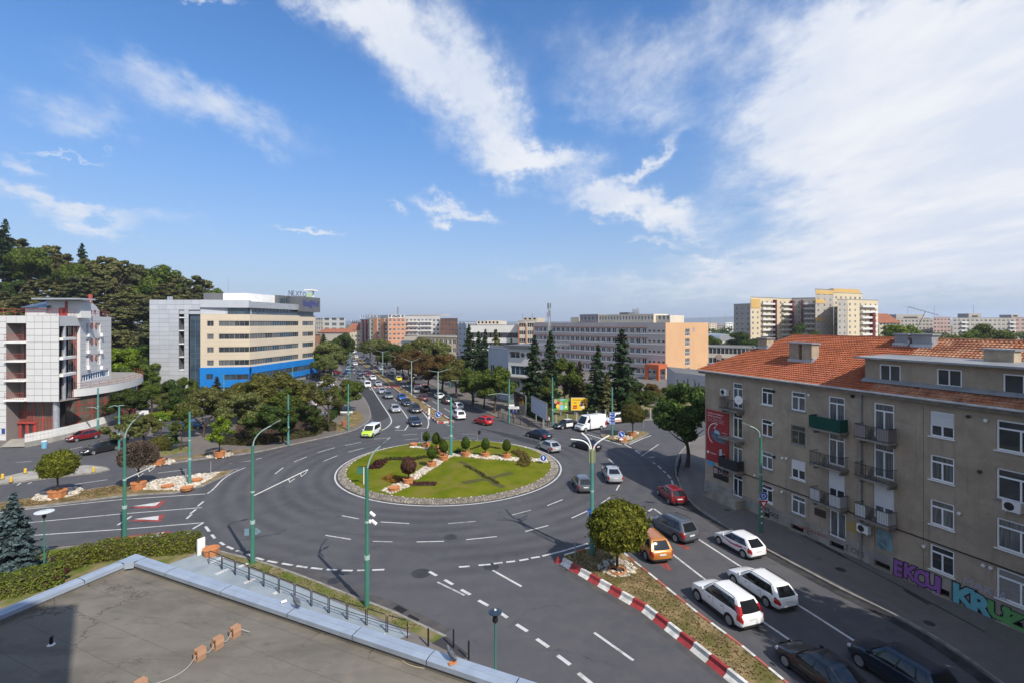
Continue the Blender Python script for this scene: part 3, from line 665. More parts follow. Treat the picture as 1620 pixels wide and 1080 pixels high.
# ================================================================== BUILDINGS
class Bld:
 """a building: an Empty at its front corner; footprint given as world points, walked left to right as seen from the street"""
 def __init__(s,name,label,pts,cat='building',group=None):
  s.P=[Vector((p[0],p[1]))for p in pts];s.o=s.P[0].copy()
  s.root=thing(name,label,cat,(s.o.x,s.o.y,0),0,group);s.wc={}
 def face(s,i,j=None):
  j=(i+1)%len(s.P)if j is None else j
  return Face(s,s.P[i],s.P[j])
 def facexy(s,a,b):return Face(s,Vector(a[:2]),Vector(b[:2]))
class Face:
 def __init__(s,b,p,q):
  s.b=b;s.p=p;s.q=q;d=q-p;s.L=d.length;s.e=d.normalized();s.n=Vector((s.e.y,-s.e.x));s.ang=math.atan2(s.e.y,s.e.x)
 def pt(s,t,z,o=0.0):
  r=s.p-s.b.o+s.e*t+s.n*o;return(r.x,r.y,z)
 def tz(s,px,py,off=0.0):
  k=(px-810)/FPX;a=s.p+s.n*off;den=s.e.x-k*s.e.y
  t=(k*a.y-a.x)/den;Y=a.y+s.e.y*t;return t,CH-(py-HY)*Y/FPX
 def T(s,px,off=0.0):return s.tz(px,HY,off)[0]
 def Z(s,px,py,off=0.0):return s.tz(px,py,off)[1]
 def bx(s,mb,t0,t1,z0,z1,o0,o1,m=0):
  q=[s.pt(t0,z0,o0),s.pt(t1,z0,o0),s.pt(t1,z0,o1),s.pt(t0,z0,o1)]
  vs=q+[(a,b,z1)for a,b,_ in q]
  fs=[(0,1,2,3),(7,6,5,4),(4,5,1,0),(5,6,2,1),(6,7,3,2),(7,4,0,3)]
  if(o1<o0):fs=[f[::-1]for f in fs]
  return mb.add(vs,fs,m)
 def quad(s,mb,t0,t1,z0,z1,o=0.0,m=0):
  return mb.add([s.pt(t0,z0,o),s.pt(t1,z0,o),s.pt(t1,z1,o),s.pt(t0,z1,o)],[(0,1,2,3)],m)
 def wall(s,mb,t0,t1,z0,z1,holes,depth=0.18,m=0,o=0.0,back=None):
  """wall sheet with real openings and reveals; back (a material index) closes each opening behind the glass"""
  hs_=[(max(a,t0),min(b,t1),max(c,z0),min(d,z1))for a,b,c,d in holes if a<t1 and b>t0 and c<z1 and d>z0]
  xs=sorted({t0,t1,*[h[0]for h in hs_],*[h[1]for h in hs_]});zs=sorted({z0,z1,*[h[2]for h in hs_],*[h[3]for h in hs_]})
  for i in range(len(xs)-1):
   zc=None
   for k in range(len(zs)-1):
    x,z=(xs[i]+xs[i+1])/2,(zs[k]+zs[k+1])/2
    if any(h[0]<x<h[1]and h[2]<z<h[3]for h in hs_):
     if zc is not None:s.quad(mb,xs[i],xs[i+1],zc,zs[k],o,m);zc=None
    elif zc is None:zc=zs[k]
   if zc is not None:s.quad(mb,xs[i],xs[i+1],zc,z1,o,m)
  for a,b,c,d in hs_:
   i_=o-depth
   for q in(((a,c,o),(a,c,i_),(a,d,i_),(a,d,o)),((b,c,i_),(b,c,o),(b,d,o),(b,d,i_)),((a,d,i_),(b,d,i_),(b,d,o),(a,d,o)),((a,c,o),(b,c,o),(b,c,i_),(a,c,i_))):
    mb.add([s.pt(*p)for p in q],[(0,1,2,3)],m)
   if back is not None:s.quad(mb,a-.02,b+.02,c-.02,d+.02,i_-0.06,back)
  return mb
 def window(s,t0,t1,z0,z1,style='plain',fm=None,gm=None,inset=0.12,name='window',o=0.0,fw=None,shutter=0.0,sm=None):
  w_,h_=round(t1-t0,2),round(z1-z0,2);fm=fm or M['upvc'];gm=gm or M['glass']
  fw=fw or(0.07 if h_<3 else 0.1);key=(w_,h_,style,fm.name,fw)
  if key not in WIN:
   mb=MB();f=fw;D0,D1=-0.03,0.05
   mb.box(0,w_,D0,D1,0,f);mb.box(0,w_,D0,D1,h_-f,h_);mb.box(0,f,D0,D1,f,h_-f);mb.box(w_-f,w_,D0,D1,f,h_-f)
   nm,tr={'plain':(0,0),'two':(1,0),'three':(2,0),'tee':(1,.72),'grid':(2,.5),'trans':(0,.72),'door':(1,.78),'strip':(max(1,int(w_/1.1))-1,0),'grille':(max(2,int(w_/1.3))-1,-1)}[style]
   zt=h_
   if tr>0:zt=h_*tr;mb.box(f,w_-f,D0-.004,D1-.004,zt-f*.5,zt+f*.5)
   for k in range(1,nm+1):x=w_*k/(nm+1);mb.box(x-f*.45,x+f*.45,D0-.008,D1-.008,f,zt-(f*.5 if tr>0 else f))
   if tr==-1:
    for k in range(1,max(2,int(h_/1.2))):z=h_*k/max(2,int(h_/1.2));mb.box(f,w_-f,D0-.004,D1-.004,z-f*.4,z+f*.4)
   me=mb.mesh('window',fm);gme={}
   WIN[key]=(me,gme)
  me,gme=WIN[key]
  if gm.name not in gme:gme[gm.name]=MB().quad((fw*.5,.02,fw*.5),(w_-fw*.5,.02,fw*.5),(w_-fw*.5,.02,h_-fw*.5),(fw*.5,.02,h_-fw*.5)).mesh('pane',gm)
  x,y,z=s.pt(t0,z0,o-inset)
  wn=inst(name,me,s.b.root,(x,y,z),s.ang);inst('pane',gme[gm.name],wn)
  if shutter:
   k2=(w_,h_,shutter,(sm or M['shutter']).name)
   if k2 not in WIN:
    mb=MB();n=max(3,int(h_*shutter/0.06));z_=h_-fw;st=h_*shutter/n
    for q in range(n):mb.box(fw*.6,w_-fw*.6,-.055,-.03-0.008,z_-st*.92,z_);z_-=st
    WIN[k2]=mb.mesh('shutter',sm or M['shutter'])
   inst('shutter',WIN[k2],wn)
  return wn
WIN={}
M['shutter']=mat('white_roller_shutter',(0.66,0.66,0.66),0.5)
def rg(*a):return random.choice(a)
def simple_block(name,label,px0,Y0,px1,Y1,depth,ztop,wm,rows,cols,zb=1.0,fh=3.0,ww=1.3,wh=1.4,style='two',sides=True,scols=3,roofm=None,par=0.5,fm=None,gms=None,swm=None,z0f=None,skip=0.0,parts=None,group=None,bands=None,cat='building'):
 """far block: walls with real openings, window parts, flat roof with parapet"""
 A=Vector((GX(px0,Y0),Y0));B=Vector((GX(px1,Y1),Y1));e=(B-A).normalized();nb=Vector((-e.y,e.x))
 if not isinstance(depth,Vector):depth=((A+B)/2).normalized()*depth
 C_=B+depth;D_=A+depth
 b=Bld(name,label,[A,B,C_,D_],cat,group)
 gms=gms or[M['glass'],M['glass'],M['glass_b']]
 for fi in range(4):
  f=b.face(fi);hl=[]
  nc=cols if fi in(0,2)else scols
  if fi in(2,)or(not sides and fi!=0):nc=0
  for r in range(rows):
   z=zb+fh*r
   for c in range(nc):
    t=f.L*(c+0.5)/nc-ww/2
    if random.random()>=skip:hl.append((t,t+ww,z,z+wh))
  mb=MB();f.wall(mb,0,f.L,-0.1,ztop,hl,0.2,0,back=1)
  mb.build('wall',[swm if(swm and fi in(1,3))else wm,M['dark']],b.root)
  for h in hl:f.window(*h,style=style,fm=fm,gm=rg(*gms),inset=0.1)
  if fi==0:b.f=f;b.holes=hl
  if fi==1:b.fr=f
 mb=MB();P=[p-b.o for p in b.P];mb.poly([(p.x,p.y)for p in P],ztop-par)
 mb.build('roof',roofm or M['roof_grey'],b.root)
 cap=MB();cc=P+[P[0]]
 cap.wallstrip([(p.x,p.y)for p in cc],0.4,ztop+0.0,ztop+0.12);cap.build('parapet_cap',M['steel'],b.root)
 if bands:
  for(z,h,m,pr)in bands:
   mb=MB();b.f.bx(mb,-pr,b.f.L+pr,z,z+h,pr,0.003);mb.build('band',m,b.root)
 return b
def balconies(f,spots,w_,z_,d=1.1,h=1.0,slab=None,rail=None,solid=True):
 key=('bal',w_,d,h,(slab or M['concrete']).name,(rail or M['white_paint']).name,solid)
 if key not in WIN:
  s1=MB().box(0,w_,-d,0.0,0,0.14).mesh('balcony',slab or M['concrete']);mb=MB()
  if solid:mb.box(0,w_,-d-0.0,-d+.06,.143,h);mb.box(0,.06,-d+.062,0,.143,h);mb.box(w_-.06,w_,-d+.062,0,.143,h)
  else:
   n=int(w_/0.14)
   for i in range(n+1):x=w_*i/n;mb.box(max(0,x-.012),min(w_,x+.012),-d,-d+.024,.143,h)
   mb.box(0,w_,-d-.01,-d+.034,h+.001,h+.045)
   for x in(0.015,w_-.015):
    mb.box(x-.012,x+.012,-d+.04,0,h+.001,h+.041)
    for i in range(1,7):mb.box(x-.011,x+.011,-d+d*i/7-.012,-d+d*i/7+.012,.143,h)
  WIN[key]=(s1,mb.mesh('railing',rail or M['white_paint']))
 s1,r1=WIN[key]
 for t in spots:
  x,y,z=f.pt(t,z_,0.0);o=inst('balcony',s1,f.b.root,(x,y,z),f.ang);inst('railing',r1,o)
M['roof_grey']=mat('flat_roof_felt',(0.17,0.17,0.17),0.9,(0.12,0.12,0.12),0.3)
M['cream']=mat('cream_cladding',(0.58,0.49,0.37),0.6,(0.54,0.46,0.35),0.2)
M['silver']=mat('silver_panel',(0.50,0.52,0.56),0.42,(0.47,0.49,0.53),0.3,metal=0.15,objrand=0.07)
M['silver_joint']=mat('silver_joint',(0.22,0.23,0.25),0.6)
M['blue_panel']=mat('blue_panel',(0.012,0.17,0.52),0.35,(0.014,0.19,0.55),0.3)
M['anthracite']=mat('anthracite_cladding',(0.10,0.105,0.115),0.55,(0.12,0.125,0.135),0.3)
M['white_panel']=mat('white_panel',(0.60,0.60,0.595),0.45,objrand=0.04)
M['panel_joint']=mat('panel_joint',(0.20,0.18,0.175),0.8)
M['red_frame']=mat('red_frame',(0.34,0.035,0.03),0.4)
M['red_frame_l']=mat('light_red_frame',(0.36,0.06,0.045),0.45)
def panels(f,t0,t1,z0,z1,cw,chh,m,o=0.035,gap=0.06,skip=None,name='panel'):
 nc=max(1,round((t1-t0)/cw));nr=max(1,round((z1-z0)/chh));cw=(t1-t0)/nc;chh=(z1-z0)/nr
 key=('pan',round(cw,3),round(chh,3),m.name)
 if key not in WIN:WIN[key]=MB().box(gap/2,cw-gap/2,-o,-0.002,gap/2,chh-gap/2).mesh('panel',m)
 for r in range(nr):
  for c in range(nc):
   a,b,z,z_=t0+c*cw,t0+(c+1)*cw,z0+r*chh,z0+(r+1)*chh
   if skip and any(h[0]-.02<b and h[1]+.02>a and h[2]<z_ and h[3]>z for h in skip):continue
   x,y,zz_=f.pt(a,z);inst(name,WIN[key],f.b.root,(x,y,zz_),f.ang)
# ------------------------------------------------------------------ blue and cream office block on the left
def P2(px,Y):return Vector((GX(px,Y),Y))
A,B,C_,D_=P2(236.5,130),P2(317,130),P2(395,132.5),P2(498.5,166)
b=Bld('office_building','long cream office block with silver end wall, blue ground storey and dark roof sign box',[A,B,C_,D_,D_+Vector((-28,14)),A+Vector((-10,30))])
root=b.root
f0,f1,f2=b.face(0),b.face(1),b.face(2)
ZT=f0.Z(260,474.5)
ts0,ts1,tc1,tg0=f0.T(283),f0.T(291.5),f0.T(298.5),f0.T(299)
mb=MB();f0.wall(mb,0,ts0,0,ZT,[]);f0.wall(mb,ts0,tc1,ZT-2.6,ZT,[]);f0.wall(mb,ts0,tc1,0,5.6,[]);f0.wall(mb,ts1,tc1,5.6,ZT-2.6,[]);f0.wall(mb,tc1,f0.L,ZT-2.7,ZT,[])
mb.build('silver_wall',M['silver_joint'],root)
panels(f0,0,ts0,0,ZT-2.6,2.4,1.12,M['silver']);panels(f0,0,f0.L,ZT-2.6,ZT,2.4,1.3,M['silver']);panels(f0,ts0,tc1,0,5.6,1.3,1.12,M['silver']);panels(f0,ts1,tc1,5.6,ZT-2.6,1.2,1.12,M['silver'])
mb=MB();f0.quad(mb,ts0,ts1,5.6,ZT-2.6,-1.4);mb.build('balcony_recess',M['anthracite'],root)
mb=MB()
for q in(((ts0,-1.4),(ts0,0)),((ts1,0),(ts1,-1.4))):mb.add([f0.pt(q[0][0],5.6,q[0][1]),f0.pt(q[1][0],5.6,q[1][1]),f0.pt(q[1][0],ZT-2.6,q[1][1]),f0.pt(q[0][0],ZT-2.6,q[0][1])],[(0,1,2,3)])
mb.build('recess_cheek',M['anthracite'],root)
for k in range(5):
 mb=MB();z=5.7+k*3.38;f0.bx(mb,ts0+.02,ts1-.02,z,z+.3,-1.38,-0.02);mb.build('recess_slab',M['white_paint'],root)
f0.window(tc1+.1,f0.L-.1,0.2,ZT-2.75,style='grille',fm=M['anthracite'],gm=M['glass_c'],inset=0.35,name='stair_glazing',fw=.09)
mb=MB();f0.quad(mb,tc1,f0.L,0,ZT-2.6,-0.5);mb.build('stair_back',M['dark'],root)
rows=[6.95+3.4*k for k in range(4)]
for f,xa in((f1,0),(f2,0)):
 hl=[];L=f.L
 if f is f1:
  ta,tb,tc_,td=f.T(327.5),f.T(338),f.T(346),L
  for z in rows:hl+=[(ta,tb,z,z+1.4),(tc_,td-.05,z,z+1.4)]
 else:
  tx,ty,tz_=f.T(472.5),f.T(478.5),f.T(496)
  for z in rows:hl+=[(0.05,tx,z,z+1.4),(ty,tz_,z,z+1.4)]
 mb=MB();f.wall(mb,0,L,6.2,20.2,hl,0.25,0,back=1);mb.build('cream_wall',[M['cream'],M['dark']],root)
 for h in hl:
  w_=h[1]-h[0];n=max(1,int(w_/3.3));
  for i in range(n):f.window(h[0]+w_*i/n,h[0]+w_*(i+1)/n,h[2],h[3],style='three' if w_/n>2 else 'two',fm=M['grey_metal'],gm=rg(M['glass'],M['glass_b'],M['glass_c'])if f is f2 else rg(M['glass'],M['glass'],M['glass_b']),inset=0.16)
 for z in rows:
  for zz_ in(z-0.75,z+1.65):
   mb=MB();f.bx(mb,0.02,L-.02,zz_,zz_+0.02,0.004,0.0);mb.build('cladding_joint',M['concrete'],root)
for f in(f1,f2):
 n=int(f.L/3.2)
 for i in range(n):f.window(f.L*i/n,f.L*(i+1)/n,20.25,22.0,style='two',fm=M['anthracite'],gm=M['glass_c'],inset=0.6)
 mb=MB();f.bx(mb,-.3 if f is f2 else 0,f.L-(6 if f is f2 else 0),22.0,ZT if f is f1 else ZT-0.3,0.25,-1.2);mb.build('eaves_band',M['silver']if f is f1 else M['steel'],root)
 mb=MB();f.bx(mb,0,f.L,20.2,20.25,0,-2);mb.build('ledge',M['cream'],root)
for f,z0a,z0b in((f1,1.3,1.6),(f2,1.6,1.9)):
 hl=[(f.T(327),f.T(338),3.4,4.8),(f.T(355),f.L-.1,3.2,4.6)]if f is f1 else[(0.1,f.T(500,.5)-1.2,3.2,4.7)]
 mb=MB();e1_=f.L+(1.2 if f is f2 else 0.0);f.wall(mb,0,e1_,z0a,6.5,hl,0.3,0,o=0.5,back=1)
 mb.add([f.pt(0,6.5,.5),f.pt(e1_,6.5,.5),f.pt(e1_,6.5,0),f.pt(0,6.5,0)],[(0,1,2,3)]);mb.add([f.pt(e1_,z0a,.5),f.pt(e1_,z0a,-2),f.pt(e1_,6.5,-2),f.pt(e1_,6.5,.5)],[(0,1,2,3)]);mb.add([f.pt(0,z0a,0),f.pt(e1_,z0a,0),f.pt(e1_,z0a,.5),f.pt(0,z0a,.5)],[(0,1,2,3)])
 mb.build('blue_storey',[M['blue_panel'],M['dark']],root)
 for h in hl:
  n=max(1,int((h[1]-h[0])/3))
  for i in range(n):f.window(h[0]+(h[1]-h[0])*i/n,h[0]+(h[1]-h[0])*(i+1)/n,h[2],h[3],style='two',fm=M['anthracite'],gm=rg(M['glass'],M['glass_c']),inset=0.12,o=.5)
 mb=MB();f.wall(mb,0,f.L,-.1,z0a+.4,[]);mb.build('base_wall',M['steel'],root)
for i in(3,4,5):
 f=b.face(i);mb=MB();f.wall(mb,0,f.L,-.1,20.2 if i<5 else ZT,[]);mb.build('rear_wall',M['silver']if i==5 else M['cream'],root)
mb=MB();mb.poly([(p.x-b.o.x,p.y-b.o.y)for p in b.P],20.15);mb.build('roof',M['roof_grey'],root)
mb=MB();q=[f0.pt(0,0,-.2),f0.pt(f0.L,0,-.2),f1.pt(f1.L,0,-1),f1.pt(f1.L,0,-16),f0.pt(0,0,-20)];mb.prism([(p[0],p[1])for p in q],20.3,ZT-.4);mb.build('upper_storey',M['silver'],root)
def roofbox(f,px0,px1,pyt,zb_,off,dep,m,name,win=None):
 t0,t1=f.T(px0,off),f.T(px1,off);mb=MB();zt=f.Z((px0+px1)/2,pyt,off);f.bx(mb,t0,t1,zb_,zt,off,off-dep);return mb.build(name,m,root),t0,t1,zt
roofbox(f1,322,352,464,ZT-.5,-6,6,M['anthracite'],'plant_screen');roofbox(f1,352,384.5,464.5,ZT-.5,-6.5,6,M['white_paint'],'penthouse')
roofbox(f2,391,424,465.5,20.2,-5,8,M['white_paint'],'penthouse');roofbox(f2,424,441,467.5,20.2,-5.5,8,M['white_paint'],'penthouse')
roofbox(f2,441,478,469,20.2,-4.2,10,M['anthracite'],'sign_storey')
sbx,t0,t1,zt=roofbox(f2,477,506.5,470.5,f2.Z(490,494),1.2,9,M['anthracite'],'sign_box')
n=5
for i in range(n):f2.window(f2.T(443,-4)+i*(f2.T(470,-4)-f2.T(443,-4))/n,f2.T(443,-4)+(i+1)*(f2.T(470,-4)-f2.T(443,-4))/n,ZT-.2,ZT+1.6,style='plain',fm=M['anthracite'],gm=M['glass_c'],inset=-0.05,o=-4.2)
mb=MB();M['sign_blue']=mat('blue_letters',(0.012,0.025,0.20),0.4)
sc_=(t1-t0)*0.86
text_mb('Blue@Wolf',1.0,mb,lambda u,v:f2.pt(t0+(t1-t0)*.08+u*sc_/5.0,f2.Z(492,485,1.3)+v*sc_/5.0*1.35,1.215+.01),0.025);mb.build('wall_lettering',M['sign_blue'],sbx)
mb=MB();z_=f2.Z(470,469,-3);M['sign_grey']=mat('grey_roof_letters',(0.07,0.075,0.10),0.5)
a_,b_=f2.T(456,-2),f2.T(484,-2)
for i,ch in enumerate('NEXTO'):text_mb(ch,2.3,mb,lambda u,v,i=i:f2.pt(a_+(b_-a_)*i/5+u*1.25,z_+v*.95,-2),0.03)
for i in range(10):f2.bx(mb,a_+(b_-a_)*i/10,a_+(b_-a_)*i/10+.12,z_-3,z_+.05,-2.2,-2.1)
mb.build('roof_lettering',M['sign_grey'],root)
mb=MB();M['sign_green']=mat('green_roof_letter',(0.42,0.62,0.12),0.5);c_=f2.T(488,-2)
text_mb('e',3.4,mb,lambda u,v:f2.pt(c_-1+u*1.9,z_+v*.95-.1,-2),0.05);mb.build('roof_lettering',M['sign_green'],root)
mb=MB();f2.bx(mb,f2.T(494,-3),f2.T(503,-3),z_+2.4,z_+2.9,-3,-6);f2.bx(mb,f2.T(500,-3),f2.T(501,-3),z_-2,z_+2.4,-4,-4.3);mb.build('roof_canopy',M['white_paint'],root)
mb=MB();f2.bx(mb,f2.T(489,-2),f2.T(494,-2),20.2,f2.Z(490,493),-2,-4);mb.build('sign_box_leg',M['dark'],root)
mb=MB();mb.tube([f1.pt(f1.T(361,-8),ZT,-8),f1.pt(f1.T(361,-8),f1.Z(361,440,-8),-8)],.05,5);mb.build('antenna',M['grey_metal'],root)
mb=MB();
for px in(252,256):mb.box(*[v for v in(f0.pt(f0.T(px),0,-3)[0],f0.pt(f0.T(px),0,-3)[0]+.5,f0.pt(f0.T(px),0,-3)[1],f0.pt(f0.T(px),0,-3)[1]+.5,ZT-.4,ZT+1.0)])
mb.build('roof_vent',M['steel'],root)
# ------------------------------------------------------------------ white panelled building at the far left
YW=76.5
A0,A1,B_,C_=P2(-120,YW),P2(41.5,YW),P2(93.5,YW),P2(176,96.5)
b=Bld('white_office','white panelled office with red framed glazing, balconies and curved glass podium',[A0,B_,C_,C_+Vector((-45,20)),A0+Vector((-5,40))])
root=b.root;fF,fR=b.face(0),b.face(1)
zb_,zt_=fF.Z(70,635),fF.Z(70,499.5)
t41,t93=fF.T(41.5),fF.L;t9=fF.T(10)
slabs=[fF.Z(30,y)for y in(540,569.5,600,631)]
rec=-2.2
mb=MB();fF.wall(mb,0,t9,-.1,zt_,[]);fF.wall(mb,t41,t93,zb_,zt_,[]);fF.wall(mb,t9,t41,slabs[0]+2.75,zt_,[]);fF.quad(mb,t9,t41,0,zt_,rec)
mb.add([fF.pt(t9,0,0),fF.pt(t9,0,rec),fF.pt(t9,zt_,rec),fF.pt(t9,zt_,0)],[(0,1,2,3)]);mb.add([fF.pt(t41,zb_,rec),fF.pt(t41,zb_,0),fF.pt(t41,zt_,0),fF.pt(t41,zt_,rec)],[(0,1,2,3)])
mb.add([fF.pt(t41,zb_,0),fF.pt(t41,zb_,-4),fF.pt(t93,zb_,-4),fF.pt(t93,zb_,0)],[(0,1,2,3)])
mb.build('front_wall',M['panel_joint'],root)
panels(fF,t41,t93,zb_,zt_,1.24,0.98,M['white_panel']);panels(fF,t9-6,t9,0,zt_,1.24,0.98,M['white_panel']);panels(fF,t9,t41,slabs[0]+2.75,zt_,1.24,0.9,M['white_panel'])
for k,z in enumerate(slabs):
 mb=MB();fF.bx(mb,t9,t41+.0,z-.28,z,.45,rec+.01);o=mb.build('balcony',M['white_paint'],root)
 r=MB()
 for i in range(9):
  t=t9+.1+(t41-t9-.2)*i/8;r.tube([fF.pt(t,z,.38),fF.pt(t,z+1.0,.38)],.02,4)
 r.tube([fF.pt(t9+.05,z+1.0,.38),fF.pt(t41-.05,z+1.0,.38)],.03,5);r.tube([fF.pt(t9+.05,z+.5,.38),fF.pt(t41-.05,z+.5,.38)],.02,5)
 r.build('railing',M['red_frame_l'],o)
 fF.window(t41-2.4,t41-.15,z+.02,z+2.45,style='grid',fm=M['red_frame'],gm=M['glass_b'],inset=-rec-.06,name='balcony_door',fw=.09)
mb=MB();fF.wall(mb,t9-.2,t93-1.4,-.1,zb_,[],o=-2.6);mb.build('ground_wall',M['dark'],root)
mb=MB();t13,t26=fF.T(15.5,-2),fF.T(26,-2);fF.bx(mb,t13,t26,0,slabs[3]-.3,-1.2,-2.5);mb.build('entrance_pier',M['concrete'],root)
for i,(pa,pb)in enumerate(((27,40.5),(40.5,54),(54,68),(68,83))):
 fF.window(fF.T(pa,-2),fF.T(pb,-2),2.5 if i<2 else 0.15,zb_-.05,style='grid',fm=M['red_frame']if i<2 else M['red_frame_l'],gm=M['glass_d'],inset=2.0,name='glazing',fw=.1)
mb=MB();
for pa,pb in((28.5,32.5),(40,44),(52,55.5)):fF.bx(mb,fF.T(pa,-1.6),fF.T(pb,-1.6),0.1,2.6,-1.7,-1.95)
fF.bx(mb,fF.T(28,-1.6),fF.T(56,-1.6),2.35,2.6,-1.5,-1.699);mb.build('entrance_frame',M['red_frame_l'],root)
fF.window(fF.T(33,-1.7),fF.T(40,-1.7),.12,2.35,style='plain',fm=M['red_frame'],gm=M['glass'],inset=1.8,name='entrance_door');fF.window(fF.T(44,-1.7),fF.T(51.5,-1.7),.12,2.35,style='plain',fm=M['red_frame'],gm=M['glass'],inset=1.8,name='entrance_door')
mb=MB();mb.tube([fF.pt(fF.T(89,-.8),0,-.8),fF.pt(fF.T(89,-.8),zb_,-.8)],.42,14);mb.build('round_column',M['steel'],root,smooth=True)
tA,tB=fR.T(94),fR.T(127);L=fR.L
zr0=fR.Z(150,597)
hl=[]
cols=[(fR.T(136),fR.T(140.5)),(fR.T(154.5),fR.T(159))]
for yt,yb in((511,527.5),(536,556),(561.5,579.5)):
 for a_,b_ in cols:z1,z0=fR.Z(140,yt),fR.Z(140,yb);hl.append((a_,b_,z0,z1))
hl.append((tB+.5,fR.T(172.5),fR.Z(140,601),fR.Z(140,590.5)))
mb=MB();fR.wall(mb,tB,L,5.6,zt_,hl,.3,0,back=1);fR.wall(mb,tA,tB,zt_-1.6,zt_,[]);fR.quad(mb,.45,tB,5.9,zt_-1.6,-1.0,1)
mb.add([fR.pt(tB,5,-1.0),fR.pt(tB,5,0),fR.pt(tB,zt_,0),fR.pt(tB,zt_,-1.0)],[(0,1,2,3)]);mb.build('side_wall',[M['white_panel'],M['dark']],root)
for h in hl[:-1]:fR.window(*h,style='two',fm=M['upvc'],gm=M['glass_b'],inset=.15)
h=hl[-1]
for i in range(6):fR.window(h[0]+(h[1]-h[0])*i/6,h[0]+(h[1]-h[0])*(i+1)/6,h[2],h[3],style='two',fm=M['upvc'],gm=M['glass_c'],inset=.15)
for j in range(1,14):mb=MB();z=5.6+j*.98;fR.bx(mb,tB+.02,L-.02,z,z+.025,.006,0.0)if z<zt_ else None;mb.v and mb.build('panel_joint_line',M['panel_joint'],root)
lo_=MB();key_disc=None
for yt in(515.5,540.5,565.5):
 for px in(145,152):
  t,z=fR.tz(px,yt);w_=.52;mb=MB();vs=[];
  for k in range(16):a_=2*math.pi*k/16;vs.append((w_*math.cos(a_),-.06,w_*1.15*math.sin(a_)))
  vs2=[(x*.62,-.062,z_*.62)for x,_,z_ in vs];vs3=[(x,0,z_)for x,_,z_ in vs]
  mb.add(vs+vs2+vs3,[(k,(k+1)%16,16+(k+1)%16,16+k)for k in range(16)]+[(32+k,32+(k+1)%16,(k+1)%16,k)for k in range(16)]);
  x,y,z0=fR.pt(t,z)
  o=inst('round_window',mb.mesh('round_window',M['red_frame']),root,(x,y,z0),fR.ang)
  mb2=MB().add([(x_*1.0,y_+.01,z_)for x_,y_,z_ in vs2],[tuple(range(16))]);inst('pane',mb2.mesh('pane',M['glass_d']),o)
  key=('ac',)
for yt in(530,556,581):
 for px in(139,160):
  t,z=fR.tz(px,yt);mb=MB();fR.bx(mb,t-.4,t+.4,z-.3,z+.3,.35,.01);mb.build('air_conditioner',M['white_paint'],root)
tE=fR.T(116,-.6);nrow=11
fR.window(fR.T(109,-1),tB-.05,5.7,zt_-1.7,style='grille',fm=M['red_frame'],gm=M['glass_d'],inset=.45,name='stair_glazing',fw=.1)
fR.window(fR.T(94.5,-1.5)+.3,fR.T(109,-1)-.05,5.7,zt_-1.7,style='grille',fm=M['anthracite'],gm=M['glass'],inset=.55,name='stair_glazing',fw=.07)
for y in(537,567,593.5):
 z=fR.Z(100,y);mb=MB();fR.bx(mb,.42,fR.T(116.5,0),z-.12,z+.28,.35,-.9);mb.build('bay_slab',M['white_paint'],root)
mb=MB();mb.tube([fR.pt(fR.T(101,-.2),6,-.2),fR.pt(fR.T(101,-.2),zt_-1.6,-.2)],.28,12);mb.build('round_column',M['steel'],root,smooth=True)
for i in(2,3,4):
 f=b.face(i);mb=MB();f.wall(mb,0,f.L,-.1,zt_,[]);mb.build('rear_wall',M['white_panel'],root)
mb=MB();mb.poly([(p.x-b.o.x,p.y-b.o.y)for p in b.P],zt_-.3);mb.build('roof',M['roof_grey'],root)
pod=[P2(94,81),P2(124,82.5),P2(154,85.5),P2(182,89),P2(204,93.5),P2(219,98.0),P2(227,102),P2(226,107),P2(212,111)]
pod=[Vector(p)for p in smooth(pod,2)]
loc=[(p.x-b.o.x,p.y-b.o.y)for p in pod]
ring_=loc+[(loc[-1][0]-24,loc[-1][1]+2),(loc[0][0]-6,loc[0][1]+20),(loc[0][0]-2,loc[0][1]+.5)]
zp0,zp1=5.9,7.15
mb=MB();mb.prism(ring_,zp0,zp1);mb.build('podium_band',M['white_panel'],root)
mb=MB();mb.poly([(x,y)for x,y in ring_],zp1+.004);mb.build('terrace',M['concrete'],root)
mb=MB();gl=MB()
inn=[Vector(p)+((Vector(ring_[-2])-Vector(p)).normalized()*.9)for p in loc]
tot_=0
for i,(p,q)in enumerate(zip(inn[:-1],inn[1:])):
 gl.add([(p.x,p.y,0),(q.x,q.y,0),(q.x,q.y,zp0),(p.x,p.y,zp0)],[(0,1,2,3)])
gl.build('podium_glass',M['glass_d'],root)
acc=0
for i,(p,q)in enumerate(zip(inn[:-1],inn[1:])):
 if acc<=0:mb.tube([(p.x,p.y,0),(p.x,p.y,zp0)],.08,5);acc=1.9
 acc-=(q-p).length
 for z in(1.4,2.9,4.4):mb.tube([(p.x,p.y,z),(q.x,q.y,z)],.055,4)
mb.build('podium_mullions',M['red_frame'],root)
mb=MB()
for i,p in enumerate(loc):
 if i%2==0:mb.tube([(p[0],p[1],zp1),(p[0],p[1],zp1+.95)],.03,4)
for z in(.5,.95):mb.tube([(p[0],p[1],zp1+z)for p in loc],.025,4)
mb.build('terrace_railing',M['red_frame_l'],root)
def fbx(f,px0,px1,z0,z1,o0,o1,m,name):mb=MB();f.bx(mb,f.T(px0,o0),f.T(px1,o0),z0,z1,o0,o1);return mb.build(name,m,root)
fbx(fF,74,128,zt_-.3,fF.Z(100,475.5,-6),-6,-8,M['white_panel'],'roof_storey')
prof=[(128,472),(136,474),(145,478.5),(152,484.5),(157.5,492),(158.5,505)]
mb=MB();pa=[(fR.T(px,-1),fR.Z(px,py,-1))for px,py in prof];n=len(pa)
base=[fR.pt(t,z,-1)for t,z in pa];bk=[fR.pt(t,z,-6)for t,z in pa]
